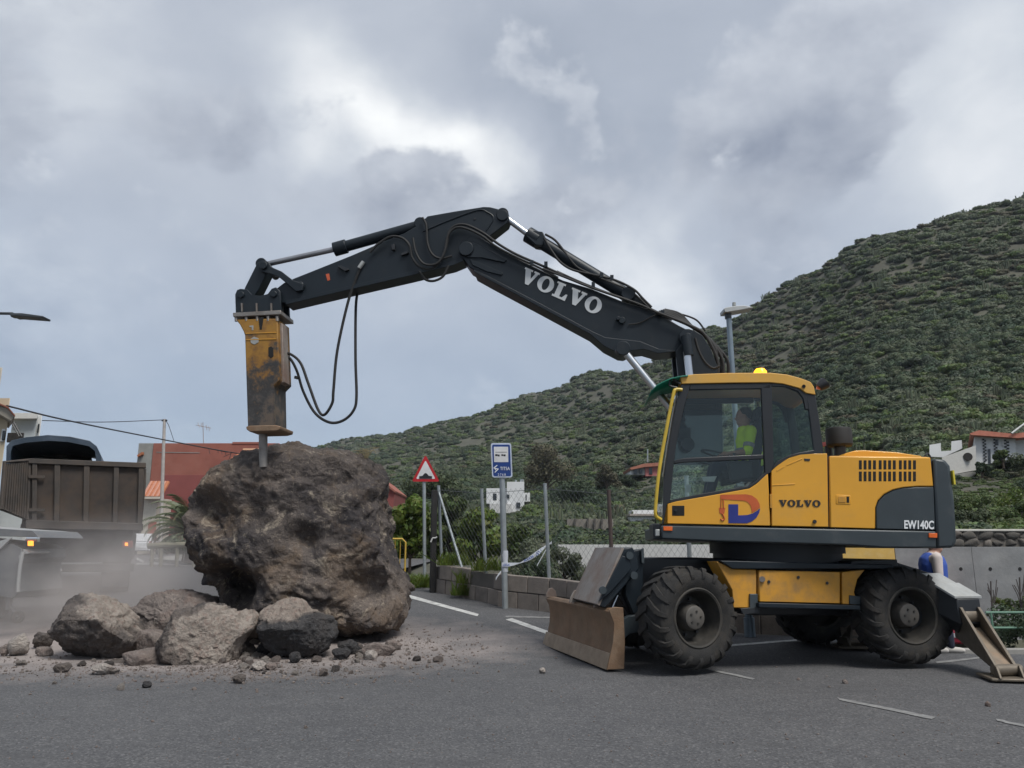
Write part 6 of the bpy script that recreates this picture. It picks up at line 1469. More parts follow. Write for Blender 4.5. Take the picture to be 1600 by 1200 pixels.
# aerials, pole, wires
ant = thing('roof_aerial', 'thin television aerial on the terracotta roof', 'aerial', PY(318, 692, 69)); am = M('aerial_metal', (.3, .26, .24), .5, .4)
obj('mast', MB().cyl(PY(318, 693, 69), PY(317, 660, 69), .03, n=6), am, ant)
for a, b in (((306, 664), (330, 669)), ((309, 660), (312, 668)), ((314, 661), (316, 668)), ((322, 664), (323.5, 672)), ((326, 666), (327.5, 673))): obj('element', MB().cyl(PY(*a, 69), PY(*b, 69), .025, n=5), am, ant)
an2 = thing('roof_aerial', 'low bent aerial lying against the terracotta wall top', 'aerial', PY(355, 716, 67.5))
obj('mast', MB().tube([PY(358, 719, 67.5), PY(361, 707, 67.5)], .03, 5, 0), frm, an2)
for a, b in (((326, 700), (328, 709)), ((336, 703), (356, 707)), ((340, 702), (341, 708)), ((346, 703), (347, 710)), ((352, 705), (353, 711)), ((349, 714), (362, 708))): obj('element', MB().cyl(PY(*a, 67.5), PY(*b, 67.5), .025, n=5), frm, an2)
up_ = PY(252, 855, 38); up_.z = road_z(up_.x, 38); pp = thing('utility_pole', 'slim pale utility pole before the terracotta building', 'pole', up_)
obj('shaft', MB().cyl(up_, PY(257, 655, 38), .10, .07, n=10), M('pole_concrete', (.38, .35, .33), .8), pp); obj('insulator', MB().bar(PY(253, 657, 38), PY(261, 657, 38), .08, .08), frm, pp)
def wire_(label, pts, r=.02):
    mb = MB().tube(pts, r, 5, 8); o = obj('overhead_wire', mb, M('wire_black', (.02, .02, .022), .6), None, origin=pts[0]); tag(o, label, 'wire', 'overhead wires')
wire_('thick overhead wire sagging from the cream house to the boulder top', [PY(10, 634, 24), PY(110, 658, 28), PY(250, 686, 36), PY(350, 705, 41), PY(412, 714, 44)], .03)
wire_('thin overhead wire from the white block to the utility pole', [PY(66, 657, 30), PY(160, 659.5, 34), PY(257, 656, 38)], .018)
wire_('short wire falling right from the utility pole top', [PY(258, 656, 38), PY(264, 666, 38.5), PY(272, 690, 45)], .015)
# left border houses
cr = thing('cream_house', 'cream house with cornice at the left border', 'house', PY(-20, 850, 24)); SK[cr.name] = -.69; crm = M('cream_render', (.48, .40, .28), .9, 0, .12, .8, dirt=(.34, .29, .21), da=.3, ds=.7)
wbox('wall', -160, 640, 15, 24, 8, crm, cr, zb=.5); wbox('upper_storey', -160, 574, 4, 25.5, 6, M('grey_cream', (.42, .39, .33), .9), cr, py1=640); wbox('roof_parapet', -160, 622, 16, 24.6, 7, crm, cr, py1=643)
plate('cornice', [(-160, 630), (0, 632), (12, 637), (23, 650), (17, 658), (0, 648), (-160, 646)], 23.6, 1.5, M('cornice_grey', (.3, .27, .22), .85), cr, .02)
plate('eave_tiles', [(-160, 627), (0, 630), (13, 635.5), (24, 649), (23, 651), (12, 638), (0, 633), (-160, 631)], 23.5, 1.6, M('eave_rust', (.22, .08, .05), .8), cr, .01)
wf_ = wbox('window', 3, 670, 9, 23.95, .1, M('white_frame', (.6, .6, .58), .6), cr, py1=690); wbox('pane', 4, 673, 8, 23.9, .06, glz, wf_, py1=688)
wb = thing('white_block_house', 'pale white block with tiled ridge behind the truck tarp', 'house', PY(40, 850, 31)); SK[wb.name] = -.62; wbm = M('pale_blue_white', (.50, .55, .58), .9, 0, .08)
wbox('wall', 20, 652, 58, 31, 6, wbm, wb, zb=.5); wbox('side_wing', 58.3, 648, 66, 31.6, 5, M('white_wall', (.60, .60, .58), .9, 0, .08), wb, zb=.5)
plate('roof', [(20, 654), (22, 645), (60, 645), (58, 654)], 30.7, 6.6, MATS['white_wall'], wb, .02)
wbox('window', 59.5, 662, 62, 31.5, .15, glz, wb, py1=676); wbox('low_wall', 12, 676, 38, 30, .3, tdk, wb, py1=690)
for k in range(2): obj('stay_wire', MB().cyl(PY(18 + 4 * k, 660, 29.5), PY(30 + 4 * k, 682, 29.5), .03, n=5), frm, wb)
# log rail along the far kerb
lr = thing('log_rail', 'low rounded timber rail beside the palm', 'rail', PY(260, 872, 31)); lg = M('pale_log', (.17, .16, .115), .85, 0, .25, 6, bump=.4)
obj('rail', MB().tube([PY(232, 853, 31), PY(262, 852, 31), PY(330, 850, 31)], .12, 10), lg, lr)
for x in (238, 252, 277, 304): obj('rail_post', MB().cyl(Vector((PY(x, 870, 31).x, 31, road_z(-12, 31))), PY(x, 853, 31), .07, n=10), lg, lr)
tag(obj('pavement', MB().prism([G(232, 877, .0), G(330, 884, 0), G(330, 879, 0) + Vector((0, 6, 0)), G(226, 869, 0) + Vector((0, 8, 0))], UPV * .14), MATS['kerb_concrete'], None, .02), 'raised pale pavement below the timber rail', kind='structure')
# houses on the hillside
def house_px(name, label, Y, parts):
    c = PY(parts[0][1][0], parts[0][1][1], Y); t = thing(name, label, 'house', c); made = []
    return t
hw = M('house_white', (.62, .63, .63), .85, 0, .06, .6); roofr = M('house_roof_clay', (.33, .13, .085), .85, 0, .2, 1.5, bump=.4, bs=5)
w1 = thing('white_house', 'white cubic house seen beyond the bus stop post', 'house', PY(795, 790, 85)); Y1 = 85
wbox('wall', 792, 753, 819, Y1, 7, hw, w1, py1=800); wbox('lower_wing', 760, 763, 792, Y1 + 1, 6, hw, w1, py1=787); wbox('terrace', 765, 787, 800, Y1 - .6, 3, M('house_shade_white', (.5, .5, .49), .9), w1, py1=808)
wbox('side_wing', 819, 770, 828, Y1 + 2, 5, hw, w1, py1=784)
for a in ((770, 771, 776, 782), (791.5, 772.5, 796, 778.5), (790, 789, 798, 795), (807, 785, 813, 793), (821, 773, 823, 782)): wbox('window', a[0], a[1], a[2], Y1 - .12, .3, glz, w1, py1=a[3])
for x in (806, 814, 817): obj('roof_post', MB().cyl(PY(x, 753, Y1 + 1), PY(x, 748 + x % 3, Y1 + 1), .12, n=5), galv, w1)
w2 = thing('pink_house', 'low pink house with clay roof left of the cab window', 'house', PY(1005, 740, 120)); Y2 = 120
wbox('wall', 1008, 728, 1040, Y2, 7, M('pink_render', (.48, .17, .16), .9, 0, .1), w2, py1=744); wbox('side_wall', 986, 731, 1008, Y2 + .4, 6, hw, w2, py1=742)
plate('roof', [(984, 731), (1006, 724.5), (1050, 721), (1050, 727), (1008, 729.5), (986, 734)], Y2 - .6, 8, roofr, w2)
for a in ((1014, 731, 1019, 741), (990, 734, 996, 741), (999, 733.5, 1004, 740)): wbox('window', a[0], a[1], a[2], Y2 - .12, .3, glz, w2, py1=a[3])
obj('roof_mast', MB().cyl(PY(1012, 722, Y2), PY(1012, 702, Y2), .12, n=5), galv, w2)
w3 = thing('small_white_house', 'small white house with two dark windows beside the cab step', 'house', PY(1005, 822, 62)); Y3 = 62
wbox('wall', 985, 806, 1060, Y3, 6, hw, w3, py1=826); wbox('flat_roof', 984, 803, 1062, Y3 - .3, 6.6, M('house_eave', (.3, .26, .23), .9), w3, py1=806.4); wbox('roof_shed', 988, 797, 1030, Y3 + 2, 3, hw, w3, py1=803)
for a in ((993, 813, 1000.5, 819), (1005, 811.5, 1013.5, 818)): wbox('window', a[0], a[1], a[2], Y3 - .1, .3, glz, w3, py1=a[3])
tw_ = thing('terrace_wall', 'grey terrace wall with buttresses on the slope behind the fence', 'wall', PY(920, 826, 58)); wbox('wall', 886, 811, 958, 58, .6, M('terrace_stone', (.21, .19, .165), .95, 0, .25, .8), tw_, py1=830)
for x in (898, 918, 929, 940): plate('buttress', [(x, 810), (x + 2.5, 810), (x + 1.5, 829), (x - 1, 829)], 57.7, .4, terra if False else M('buttress_dark', (.10, .09, .08), .9), tw_)
# checkered house on the right
w4 = thing('checkered_house', 'white house with black checkered corners and red tiled roof on the slope', 'house', PY(1540, 735, 62)); Y4 = 62; SK[w4.name] = .56
CX = lambda x: 1380 + x / 4.286
CY = lambda y: 620 + y / 4.286
def cpl(name, pts, dY, th, mat, parent=w4, bevel=0): return plate(name, [(CX(x), CY(y)) for x, y in pts], Y4 + dY, th, mat, parent, bevel)
cpl('wall', [(610, 262), (885, 270), (890, 410), (700, 450), (620, 440)], 0, 7, hw)
cpl('wing', [(885, 275), (1100, 240), (1100, 420), (885, 400)], .8, 6, hw); cpl('garden_wall', [(395, 405), (620, 325), (625, 490), (460, 520), (395, 500)], -.8, .5, M('garden_white', (.50, .49, .46), .9, 0, .08))
cpl('back_wall', [(310, 322), (385, 310), (387, 365), (455, 360), (457, 298), (525, 290), (530, 345), (400, 405), (310, 400)], 1.5, .6, hw)
cpl('roof', [(580, 245), (640, 224), (860, 246), (1100, 225), (1100, 250), (905, 276), (640, 258), (590, 255)], -.8, 8.5, M('house_tiles', (.42, .15, .10), .85, 0, .25, 2, bump=.5, bs=6))
rd_ = obj('round_window', MB().cyl(PY(CX(567), CY(402), Y4 - .82), PY(CX(567), CY(402), Y4 - 1.0), .33, n=20), M('round_brown', (.05, .04, .035), .6), w4); 
cpl('door', [(700, 350), (718, 348), (722, 448), (706, 450)], -.06, .1, glz); cpl('window', [(750, 285), (772, 286), (772, 325), (750, 322)], -.06, .1, glz); cpl('window', [(795, 288), (822, 289), (822, 330), (795, 330)], -.06, .1, M('shutter_white', (.55, .55, .55), .6))
bq_ = M('quoin_black', (.02, .02, .022), .7, var=0)
for x0, h0, h1, s_ in ((664, 280, 440, 12), (738, 282, 440, 12), (808, 288, 412, 17)):
    y, k = h0, 0
    while y < h1 - 8:
        xx = x0 + (s_ if k % 2 else 0) + (y - h0) * .06; cpl('quoin', [(xx, y), (xx + s_, y), (xx + s_, y + 10), (xx, y + 10)], -.07, .06, bq_); y += 10.5; k += 1
obj('stair_rail', MB().cyl(PY(CX(860), CY(245), Y4 - 1), PY(CX(960), CY(170), Y4 - 1), .09, n=6), palep, w4)
cpl('ledge', [(470, 520), (600, 500), (625, 510), (560, 555), (500, 545)], -1.2, 1.2, M('ledge_stone', (.27, .26, .24), .9))
# ------------------------------------------------------------------ trees and plants
def tree(name, label, base, blobs, n, leaf, mat, trunk_r=.15, limbs=True, cat='tree', asp=.5, seed=0, up=.2, group=None, shell=.55):
    rng = np.random.default_rng(900 + seed); base = Vector(base); t = thing(name, label, cat, base, group)
    C, cc = blob_points([(base.x + b[0], base.y + b[1], base.z + b[2], b[3], b[4], b[5]) for b in blobs], n, rng, shell)
    C[:, 2] = np.maximum(C[:, 2], base.z + .03)
    Vv, Ff = leaves(C, leaf, up, rng, asp, cc)
    npobj('crown', Vv, Ff, mat, t, smooth=False)
    mb = MB(); top = max(b[2] for b in blobs)
    mb.tube([base - UPV * .1, base + Vector((.05 * top * rng.normal() * .3, 0, top * .3)), base + Vector((0, 0, top * .75))], lambda u: trunk_r * (1 - .6 * u), 8, 4)
    if limbs:
        for b in blobs[:9]:
            s = base + UPV * min(top * .3, b[2] * .5); e = base + Vector(b[:3]); mb.tube([s, s.lerp(e, .5) + UPV * .04 * top, e], lambda u: trunk_r * .5 * (1 - .7 * u), 6, 4)
    obj('trunk', mb, bark, t)
    return t
def bush_blobs(w, h, dpt, n, seed):
    r = np.random.default_rng(seed); o = []
    for i in range(n):
        x = r.uniform(-.5, .5) * w; hz = h * (1 - .5 * (2 * abs(x) / w) ** 2) * r.uniform(.35, .86); s = min(w, h) * r.uniform(.16, .3)
        o.append((x, r.uniform(-.5, .5) * dpt, hz, s * 1.2, s, s))
    return o
def bush_px(name, label, px0, px1, ytop, ybase, Y, n, leaf, mat, nb=12, seed=0, cat='bush', asp=.5, tr=.05, **k):
    a, b = PY(px0, ybase, Y), PY(px1, ybase, Y); h = PY(px0, ytop, Y).z - a.z; w = b.x - a.x
    return tree(name, label, ((a.x + b.x) / 2, Y, a.z), bush_blobs(w * .86, h * .92, min(w, 2.2), nb, seed), n, leaf, mat, tr, True, cat, asp, seed, **k)
# bushes behind the fence
bush_px('leafy_bush', 'tall broad leaved bush between yellow barrier and timber post', 604, 676, 745, 905, 21.6, 3600, .17, LEAF['lime'], 16, 1, asp=.55)
bush_px('leafy_bush', 'tallest leafy bush rising behind the diagonal fence brace', 668, 735, 738, 898, 21.0, 3800, .18, LEAF['mid'], 18, 2, asp=.55)
bush_px('leafy_bush', 'bright leafy bush behind the first fence post', 715, 790, 768, 905, 20.4, 3600, .16, LEAF['lime'], 16, 3, asp=.5)
bush_px('leafy_bush', 'dull green bush filling the gap behind bus stop post', 776, 838, 800, 915, 20.0, 2800, .12, LEAF['mid'], 13, 4)
bush_px('grey_bush', 'grey green feathery bush behind the tape', 800, 868, 838, 918, 18.2, 4200, .10, LEAF['grey'], 14, 5, asp=.3)
bush_px('grey_bush', 'pale feathery bush right of the second fence post', 852, 912, 845, 918, 18.0, 4200, .10, LEAF['grey'], 14, 6, asp=.3)
bush_px('dark_bush', 'low dark bush at the foot of the fence behind the tape', 806, 872, 868, 925, 17.3, 2200, .09, LEAF['dark'], 10, 7)
# trees down the slope
bush_px('broad_tree', 'large brownish tree standing on the slope above the white house', 822, 890, 676, 775, 118, 5200, .42, LEAF['brown'], 20, 8, cat='tree', tr=.3)
bush_px('broad_tree', 'dark round tree below the large brownish tree', 866, 930, 742, 806, 96, 4200, .36, LEAF['dark'], 16, 9, cat='tree', tr=.25)
bush_px('broad_tree', 'pale sandy topped tree left of the pink house', 931, 966, 722, 772, 112, 2600, .34, LEAF['brown'], 12, 10, cat='tree', tr=.2)
bush_px('broad_tree', 'dark tree beside the pale sandy topped tree', 966, 992, 728, 768, 115, 2400, .34, LEAF['dark'], 11, 11, cat='tree', tr=.2)
bush_px('broad_tree', 'dark green tree above the terrace wall', 898, 962, 772, 822, 84, 3600, .32, LEAF['dark'], 15, 12, cat='tree', tr=.2)
bush_px('broad_tree', 'grey twiggy tree right of the terrace wall', 948, 990, 784, 838, 70, 2800, .28, LEAF['brown'], 13, 13, cat='tree', tr=.18)
bush_px('broad_tree', 'green tree right of the white cubic house', 826, 878, 792, 846, 64, 3800, .26, LEAF['mid'], 15, 14, cat='tree', tr=.18)
bush_px('broad_tree', 'dusty green tree between terrace wall and fence', 872, 930, 822, 856, 46, 3000, .2, LEAF['olive'], 13, 15, cat='tree', tr=.12)
bush_px('broad_tree', 'low bush row left of the small white house', 930, 984, 826, 852, 42, 2600, .18, LEAF['olive'], 12, 16, cat='bush', tr=.1)
bush_px('broad_tree', 'dark tree behind the speed hump sign', 640, 720, 722, 800, 60, 3800, .3, LEAF['olive'], 16, 17, cat='tree', tr=.2)
bush_px('broad_tree', 'dark bush in front of the checkered house door', 1524, 1545, 716, 748, 60, 1600, .22, LEAF['dark'], 9, 18, tr=.1)
bush_px('broad_tree', 'rounded green tree at the checkered house corner', 1556, 1580, 700, 730, 60, 1600, .22, LEAF['mid'], 9, 19, cat='tree', tr=.1)
bush_px('broad_tree', 'wide green bush right of the checkered house', 1582, 1640, 695, 745, 59, 2600, .24, LEAF['olive'], 12, 20, tr=.1)
bush_px('broad_tree', 'dark broad tree on the slope above the counterweight', 1380, 1456, 680, 735, 80, 4200, .32, LEAF['dark'], 16, 21, cat='tree', tr=.2)
bush_px('broad_tree', 'yellow green tree behind the white garden wall', 1496, 1512, 690, 708, 66, 900, .2, LEAF['lime'], 6, 22, cat='tree', tr=.1)
for k, (x0, x1, yt, yb, Y, m) in enumerate(((1492, 1545, 768, 806, 42, 'mid'), (1536, 1602, 760, 812, 44, 'lime'), (1560, 1640, 780, 826, 34, 'mid'), (1498, 1560, 790, 828, 33, 'olive'), (1580, 1650, 745, 790, 50, 'dark'))):
    bush_px('slope_bush', ('bright bush under the garden wall', 'yellow green bush below the checkered house', 'green bush above the stone parapet at the right border', 'olive bush above the parapet beside the counterweight', 'dark bush high at the right border below the house')[k], x0, x1, yt, yb, Y, 2200, .16, LEAF[m], 11, 30 + k, tr=.06)
bush_px('hedge', 'dense dark hedge behind the green railing', 1548, 1690, 944, 1016, 20.2, 5200, .1, LEAF['dark'], 22, 40, cat='hedge', tr=.04)
bush_px('weed', 'pale weed tuft against the concrete wall', 1555, 1578, 922, 960, 22.5, 700, .09, LEAF['lime'], 7, 41, cat='plant', asp=.25, tr=.01)
bush_px('weed', 'taller weed tuft at the right end of the concrete wall', 1580, 1612, 924, 962, 22.4, 900, .09, LEAF['mid'], 8, 42, cat='plant', asp=.25, tr=.01)
for k, (x, yt) in enumerate(((1549, 902), (1594, 896))):
    b = PY(x + 2, 962, 22.3); t = thing('bare_shrub', ('leafless shrub before the concrete wall', 'leafless shrub at the right border before the wall')[k], 'shrub', b); mb = MB(); r = random.Random(k)
    for j in range(6):
        e = PY(x + r.uniform(-13, 14), yt + r.uniform(-4, 22), 22.3); s = b.lerp(PY(x, yt + 30, 22.3), r.uniform(0, .8)); mb.tube([s, s.lerp(e, .5) + Vector((.03, 0, .02)), e], .012, 5, 4)
    mb.tube([b, PY(x, yt + 30, 22.3), PY(x - 1, yt + 6, 22.3)], .02, 5, 4); obj('twigs', mb, M('twig', (.07, .06, .055), .9), t)
def grass(name, label, spots, h, n, mat, w=.012):
    rng = np.random.default_rng(n); V, F = [], []
    for (c, r) in spots:
        for i in range(n):
            a = rng.uniform(0, 6.28); q = np.array(c) + np.array([math.cos(a), math.sin(a), 0]) * r * rng.random() ** .6; d = np.array([rng.normal() * .35, rng.normal() * .35, 1]); hh_ = h * rng.uniform(.5, 1.2)
            sd = np.array([math.cos(a), math.sin(a), 0]) * w; b = len(V); V += [q - sd, q + sd, q + d * hh_ * .6 + sd * .6, q + d * hh_ + np.array([d[0], d[1], 0]) * .2 * hh_]; F += [(b, b + 1, b + 2, b + 3)]
    o = npobj(name, V, F, mat, smooth=False); return tag(o, label, kind='stuff')
grass('grass', 'grass tufts at the wall gap and sign foot', [(tuple(G(652, 914)), .35), (tuple(G(660, 918)), .25), (tuple(wtop(725) + UPV * .3), .3), (tuple(wtop(722) + UPV * .05 - Vector((.1, .15, 0))), .25), (tuple(wtop(757) + UPV * .62 + Vector((0, .2, 0))), .4), (tuple(wtop(700) + UPV * .62 + Vector((0, .2, 0))), .4)], .28, 240, LEAF['lime'])
# soil strip behind the block wall
ver = [p + Vector((.1, .25, .45)) for p in WLP]; vb = MB(); 
for a, b in zip(ver, ver[1:]): vb.quad(a, b, b + Vector((3.2, 3.6, -.2)), a + Vector((3.2, 3.6, -.1)))
tag(obj('verge', vb, hillm), 'soil bank behind the block wall', kind='structure')
# palm beside the street
def palm(base, h, nf, L_, seed, label, trunk_r=.3):
    rng = np.random.default_rng(seed); t = thing('palm_tree', label, 'palm', base); base = Vector(base); top = base + UPV * h; V, F = [], []; ribs = MB()
    for i in range(nf):
        a = 6.2832 * i / nf * 1.618 + rng.uniform(-.1, .1); el = rng.uniform(-.15, 1.35); ll = L_ * rng.uniform(.8, 1.1); d = Vector((math.cos(a), math.sin(a), 0)); pts = []
        for k in range(15):
            s = k / 14; e = el - s * s * (1.9 - .3 * el); pts.append((pts[-1] + (d * math.cos(e) + UPV * math.sin(e)) * ll / 14) if pts else top + d * .12)
        ribs.tube(pts, lambda u: .022 * (1 - .85 * u), 5, 1)
        for k in range(1, 14):
            for q in (0, .33, .66):
                p = pts[k].lerp(pts[k + 1], q) if k < 14 else pts[k]; tg = (pts[min(k + 1, 14)] - pts[k - 1]).normalized(); sd = tg.cross(UPV).normalized(); nm_ = sd.cross(tg); s = (k + q) / 14; l2 = .42 * L_ / 2.4 * math.sin(math.pi * min(.97, s * .9 + .1)) ** .6
                for sg in (-1, 1):
                    dr = (sd * sg * .85 + tg * .75 - nm_ * (.1 + .25 * rng.random())).normalized(); b = len(V); w = tg * .014
                    V += [p - w, p + w, p + dr * l2 * .6 + w * .9, p + dr * l2 - UPV * .04]; F.append((b, b + 1, b + 2, b + 3))
    npobj('fronds', [tuple(v) for v in V], F, M('palm_leaf', (.10, .125, .055), .5, 0, .2, 2, island=.35, trans=.2), t, smooth=False); obj('frond_ribs', ribs, M('palm_rib', (.16, .16, .07), .6), t)
    obj('trunk', MB().tube([base, base + UPV * h * .6, top], lambda u: trunk_r * (1 - .2 * u), 12, 3), bark, t)
pq = PY(300, 868, 33); palm((pq.x, 33, road_z(pq.x, 33) + .1), 1.25, 60, 2.35, 5, 'bushy green palm between truck and boulder')
bush_px('kerb_plants', 'low green plants behind the timber rail', 240, 330, 830, 874, 32.2, 3000, .16, LEAF['grey'], 13, 50, cat='plants', asp=.3)
tf = thing('grass_tuft', 'dry straw tuft growing on top of the boulder', 'plant', PY(572, 716, 12.2)); mb = MB(); r = random.Random(3)
for j in range(22): s = PY(570 + r.uniform(-6, 6), 716, 12.2); mb.tube([s, s + Vector((r.uniform(-.08, .1), r.uniform(-.05, .05), .12)), s + Vector((r.uniform(-.2, .22), r.uniform(-.1, .1), r.uniform(.05, .18)))], .0035, 4, 4)
obj('straw', mb, M('straw', (.38, .31, .17), .8), tf)

# ------------------------------------------------------------------ people
def caps(mb, a, ra, b, rb_):
    a = Vector(a); b = Vector(b); mb.cyl(a, b, ra, rb_, 14)
    for p, r in ((a, ra), (b, rb_)):
        n_, f_ = ico(2); mb.add([p + Vector(v) * r for v in n_], f_)
def ell(mb, c, r, R=None):
    n_, f_ = ico(3); R = R or Matrix.Identity(3); mb.add([Vector(c) + R @ Vector((v[0] * r[0], v[1] * r[1], v[2] * r[2])) for v in n_], f_)
def remeshed(name, mb, mat, parent, vox, sm=4):
    o = obj(name, mb, mat, parent, smooth=0); r = o.modifiers.new('r', 'REMESH'); r.mode = 'VOXEL'; r.voxel_size = vox; r.use_smooth_shade = True
    s = o.modifiers.new('s', 'SMOOTH'); s.factor = .5; s.iterations = sm
    return o
skin = M('skin', (.36, .20, .14), .55, 0, .08, 12)
def person(label, org, f, pose, cl):
    """f forward, pose: joints as (forward, left, up) from org; cl: clothing"""
    org = Vector(org); f = Vector(f).normalized(); l = UPV.cross(f)
    J = {k: org + f * v[0] + l * v[1] + UPV * v[2] for k, v in pose.items()}
    t = thing('person', label, 'person', org); b = MB(); R = Matrix((f, l, UPV)).transposed()
    caps(b, J['pelvis'], .14, J['chest'], .155); caps(b, J['chest'], .15, J['neck'] - UPV * .06, .11); caps(b, J['neck'] - UPV * .06, .062, J['head'], .058)
    ell(b, J['head'], (.098, .078, .125), R); ell(b, J['head'] - UPV * .07 + f * .02, (.075, .06, .06), R)
    ell(b, J['head'] + f * .10 - UPV * .02, (.022, .014, .024), R); ell(b, J['head'] + f * .088 - UPV * .068, (.012, .026, .008), R)
    for s in (1, -1): ell(b, J['head'] + l * s * .08 - UPV * .01, (.02, .01, .034), R); ell(b, J['head'] + f * .085 + l * s * .034 + UPV * .03, (.012, .024, .008), R)
    for s in ('l', 'r'):
        caps(b, J['chest'] + (J['sh_' + s] - J['chest']) * .6, .09, J['sh_' + s], .062); caps(b, J['sh_' + s], .058, J['el_' + s], .043); caps(b, J['el_' + s], .042, J['wr_' + s], .027)
        h = (J['wr_' + s] - J['el_' + s]).normalized(); sd = h.cross(UPV if abs(h.z) < .8 else f).normalized(); dn = h.cross(sd); ell(b, J['wr_' + s] + h * .05, (.04, .04, .035))
        for k, ln in enumerate((.07, .08, .075, .06)):
            q = J['wr_' + s] + h * .075 + sd * (.033 - .022 * k); m_ = q + h * ln * .55; caps(b, q, .0105, m_, .0095); caps(b, m_, .0095, m_ + h * ln * .3 - UPV * ln * .35, .008)
        q = J['wr_' + s] + h * .03 + sd * .03; caps(b, q, .013, q + sd * .03 + h * .04, .01)
        caps(b, J['pelvis'] + (J['hip_' + s] - J['pelvis']), .095, J['kn_' + s], .06); caps(b, J['kn_' + s], .058, J['an_' + s], .036)
    body = remeshed('body', b, skin, t, .012, 3)
    tr = MB(); caps(tr, J['pelvis'], .152, J['pelvis'] + UPV * .08, .155)
    for s in ('l', 'r'): caps(tr, J['hip_' + s], .107, J['kn_' + s], .074); caps(tr, J['kn_' + s], .072, J['an_' + s], .058)
    remeshed('trousers', tr, cl['trousers'], t, .016)
    sh = MB(); caps(sh, J['pelvis'] + UPV * .04, .158, J['chest'], .172); caps(sh, J['chest'], .166, J['neck'] - UPV * .07, .118)
    for s in ('l', 'r'):
        caps(sh, J['chest'] + (J['sh_' + s] - J['chest']) * .6, .102, J['sh_' + s], .077); caps(sh, J['sh_' + s], .074, J['el_' + s], .058)
        if cl.get('long', True): caps(sh, J['el_' + s], .057, J['el_' + s].lerp(J['wr_' + s], .86), .043)
    so = remeshed('shirt', sh, cl['shirt'], t, .014)
    co = MB(); nk = J['neck'] - UPV * .045; co.lathe(nk, (J['head'] - J['neck']).normalized(), [(-.02, .09), (.03, .078), (.04, .07), (.0, .072)], 18); obj('collar', co, cl['collar'], t)
    if 'vest' in cl:
        ve = MB(); caps(ve, J['pelvis'] + UPV * .06, .172, J['chest'], .185); caps(ve, J['chest'], .178, J['neck'] - UPV * .09, .118)
        for s in ('l', 'r'): caps(ve, J['chest'] + (J['sh_' + s] - J['chest']) * .3, .12, J['chest'] + (J['sh_' + s] - J['chest']) * .78 + UPV * .01, .082)
        remeshed('vest', ve, cl['vest'], t, .014)
    if 'band' in cl:
        for s in ('l', 'r'):
            a_, b_ = J['sh_' + s].lerp(J['el_' + s], .62), J['sh_' + s].lerp(J['el_' + s], .80); obj('reflective_band', MB().cyl(a_, b_, .071, .068, 20), cl['band'], so)
        obj('reflective_band', MB().cyl(J['chest'] - UPV * .16, J['chest'] - UPV * .11, .178, .178, 24), cl['band'], so)
    ha = MB(); ell(ha, J['head'] + UPV * .035 - f * .022, (.096, .084, .108), R); hb2 = remeshed('hair', ha, cl['hair'], t, .01)
    for s in ('l', 'r'):
        sh_ = MB(); q = J['an_' + s] - UPV * .05; caps(sh_, q - f * .04, .048, q + f * .15 - UPV * .012, .038); remeshed('shoe', sh_, cl['shoe'], t, .012)
    return t
hv = M('hi_vis', (.62, .88, .04), .75, 0, .08, 8); gb2 = M('reflect_grey', (.28, .28, .27), .4); navy = M('navy_cloth', (.015, .018, .035), .9); hairm = M('hair_dark', (.03, .024, .02), .8)
hd_ = sp(1162, 653, ND + .52); z0_ = hd_.z - .62
person('driver in a yellow high visibility shirt seated in the cab', Vector((hd_.x, hd_.y, z0_)) - FS * .0, FS, dict(
    pelvis=(-.06, 0, -.03), chest=(-.05, 0, .33), neck=(-.015, 0, .50), head=(.0, 0, .63), sh_l=(-.04, .19, .42), sh_r=(-.04, -.19, .42), el_l=(.03, .26, .15), el_r=(.03, -.26, .15),
    wr_l=(.26, .24, .13), wr_r=(.26, -.24, .13), hip_l=(-.02, .09, -.05), hip_r=(-.02, -.09, -.05), kn_l=(.40, .12, -.02), kn_r=(.40, -.12, -.02), an_l=(.50, .12, -.36), an_r=(.50, -.12, -.36)),
    dict(trousers=navy, shirt=hv, collar=navy, hair=hairm, shoe=rub, band=gb2, long=False))
pq = G(1475, 1013); pf = Vector((1, -.15, 0))
pz = road_z(PY(1460, 950, 11.0).x, 11.0); pc_ = Vector((PY(1459, 900, 11.0).x, 11.0, pz))
SCL = (PY(1465, 866, 11.0).z - pz) / 1.42
person('person in a blue vest and pale shirt walking behind the rear wheel', pc_, pf, {k: tuple(c * SCL for c in v) for k, v in dict(
    pelvis=(0, 0, .92), chest=(.0, 0, 1.27), neck=(.02, 0, 1.44), head=(.06, 0, 1.57), sh_l=(0, .19, 1.36), sh_r=(0, -.19, 1.36), el_l=(-.04, .25, 1.08), el_r=(-.02, -.25, 1.08), wr_l=(.12, .24, .88), wr_r=(.12, -.24, .9),
    hip_l=(0, .09, .9), hip_r=(0, -.09, .9), kn_l=(.14, .1, .50), kn_r=(.02, -.1, .48), an_l=(.16, .1, .10), an_r=(-.14, -.1, .12)).items()},
    dict(trousers=navy, shirt=M('pale_shirt', (.52, .46, .43), .85, 0, .08, 8), collar=M('white_collar', (.6, .6, .6), .8), hair=hairm, shoe=M('pale_shoe', (.42, .40, .37), .7), vest=M('blue_vest', (.035, .085, .36), .7, 0, .15, 8)))

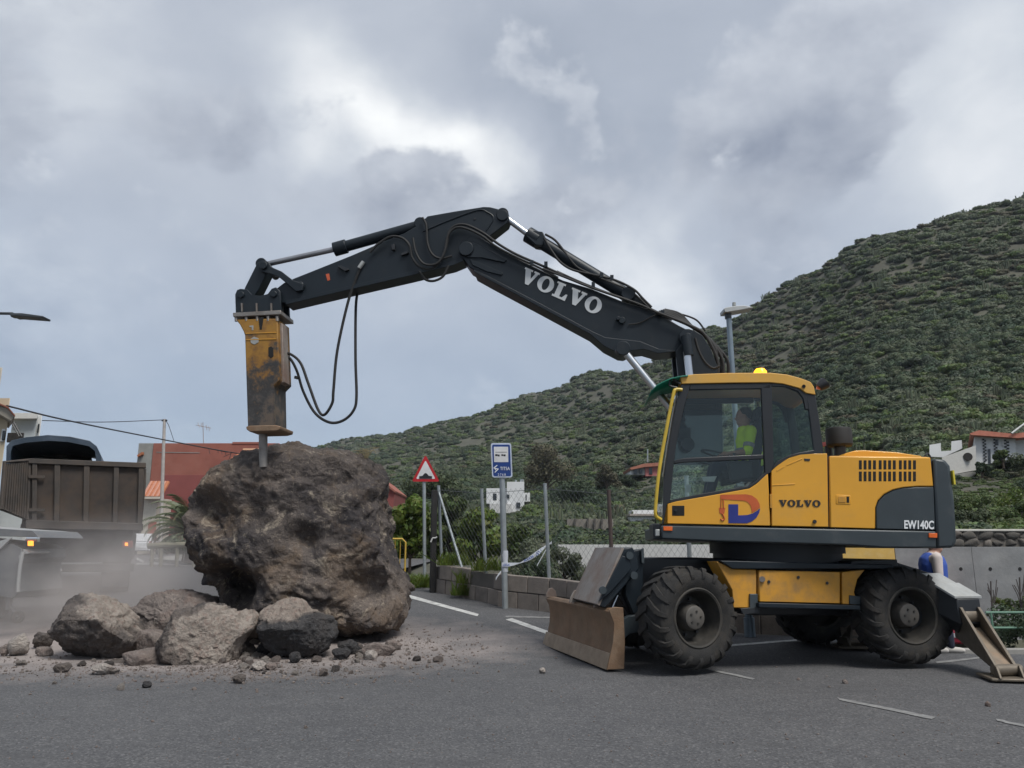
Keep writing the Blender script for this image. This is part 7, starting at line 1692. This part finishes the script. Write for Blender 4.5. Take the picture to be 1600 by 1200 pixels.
# ------------------------------------------------------------------ dust hanging over the rubble
def dust(name, c, r, dens, label, seed):
    n_, f_ = ico(3); P = n_ * np.array(r) + np.array(c); P[:, 2] = np.maximum(P[:, 2], road_z(c[0], c[1]) + .0)
    m = bpy.data.materials.new(name); m.use_nodes = True; nt = m.node_tree; N = nt.nodes; L = nt.links; N.remove(N['Principled BSDF'])
    pv = N.new('ShaderNodeVolumePrincipled'); pv.inputs['Color'].default_value = (.86, .80, .76, 1); pv.inputs['Anisotropy'].default_value = .25
    tc = N.new('ShaderNodeTexCoord'); mp = N.new('ShaderNodeMapping'); L.new(tc.outputs['Object'], mp.inputs[0]); mp.inputs['Scale'].default_value = [1 / x for x in r]
    ln = N.new('ShaderNodeVectorMath'); ln.operation = 'LENGTH'; L.new(mp.outputs[0], ln.inputs[0])
    mr = N.new('ShaderNodeMapRange'); mr.interpolation_type = 'SMOOTHSTEP'; L.new(ln.outputs['Value'], mr.inputs[0])
    for i, s in enumerate((.1, 1.0, 1.0, 0.0)): mr.inputs[i + 1].default_value = s
    no = N.new('ShaderNodeTexNoise'); L.new(tc.outputs['Object'], no.inputs['Vector']); no.inputs['Scale'].default_value = .9; no.inputs['Detail'].default_value = 4; no.inputs['Roughness'].default_value = .55
    nr = N.new('ShaderNodeMapRange'); L.new(no.outputs['Fac'], nr.inputs[0])
    for i, s in enumerate((.36, .68, .0, 1.0)): nr.inputs[i + 1].default_value = s
    m1 = N.new('ShaderNodeMath'); m1.operation = 'MULTIPLY'; L.new(mr.outputs[0], m1.inputs[0]); L.new(nr.outputs[0], m1.inputs[1])
    m2 = N.new('ShaderNodeMath'); m2.operation = 'MULTIPLY'; L.new(m1.outputs[0], m2.inputs[0]); m2.inputs[1].default_value = dens; L.new(m2.outputs[0], pv.inputs['Density'])
    L.new(pv.outputs[0], N['Material Output'].inputs['Volume'])
    o = npobj(name, P, f_, m, origin=c); return tag(o, label, kind='stuff')
dust('dust_cloud', (-6.9, 13.2, .6), (4.0, 2.3, 1.7), 1.05, 'pale dust hanging between rubble and truck', 1)

hz = MB().box((0, 500, 58), (2800, 1800, 126))
hm = bpy.data.materials.new('thin_haze'); hm.use_nodes = True; hN = hm.node_tree.nodes; hN.remove(hN['Principled BSDF'])
hv_ = hN.new('ShaderNodeVolumePrincipled'); hv_.inputs['Color'].default_value = (.80, .88, 1.0, 1); hv_.inputs['Density'].default_value = .00016
hm.node_tree.links.new(hv_.outputs[0], hN['Material Output'].inputs['Volume'])
tag(obj('haze', hz, hm, smooth=0), 'thin pale haze over the far hillside', kind='stuff')
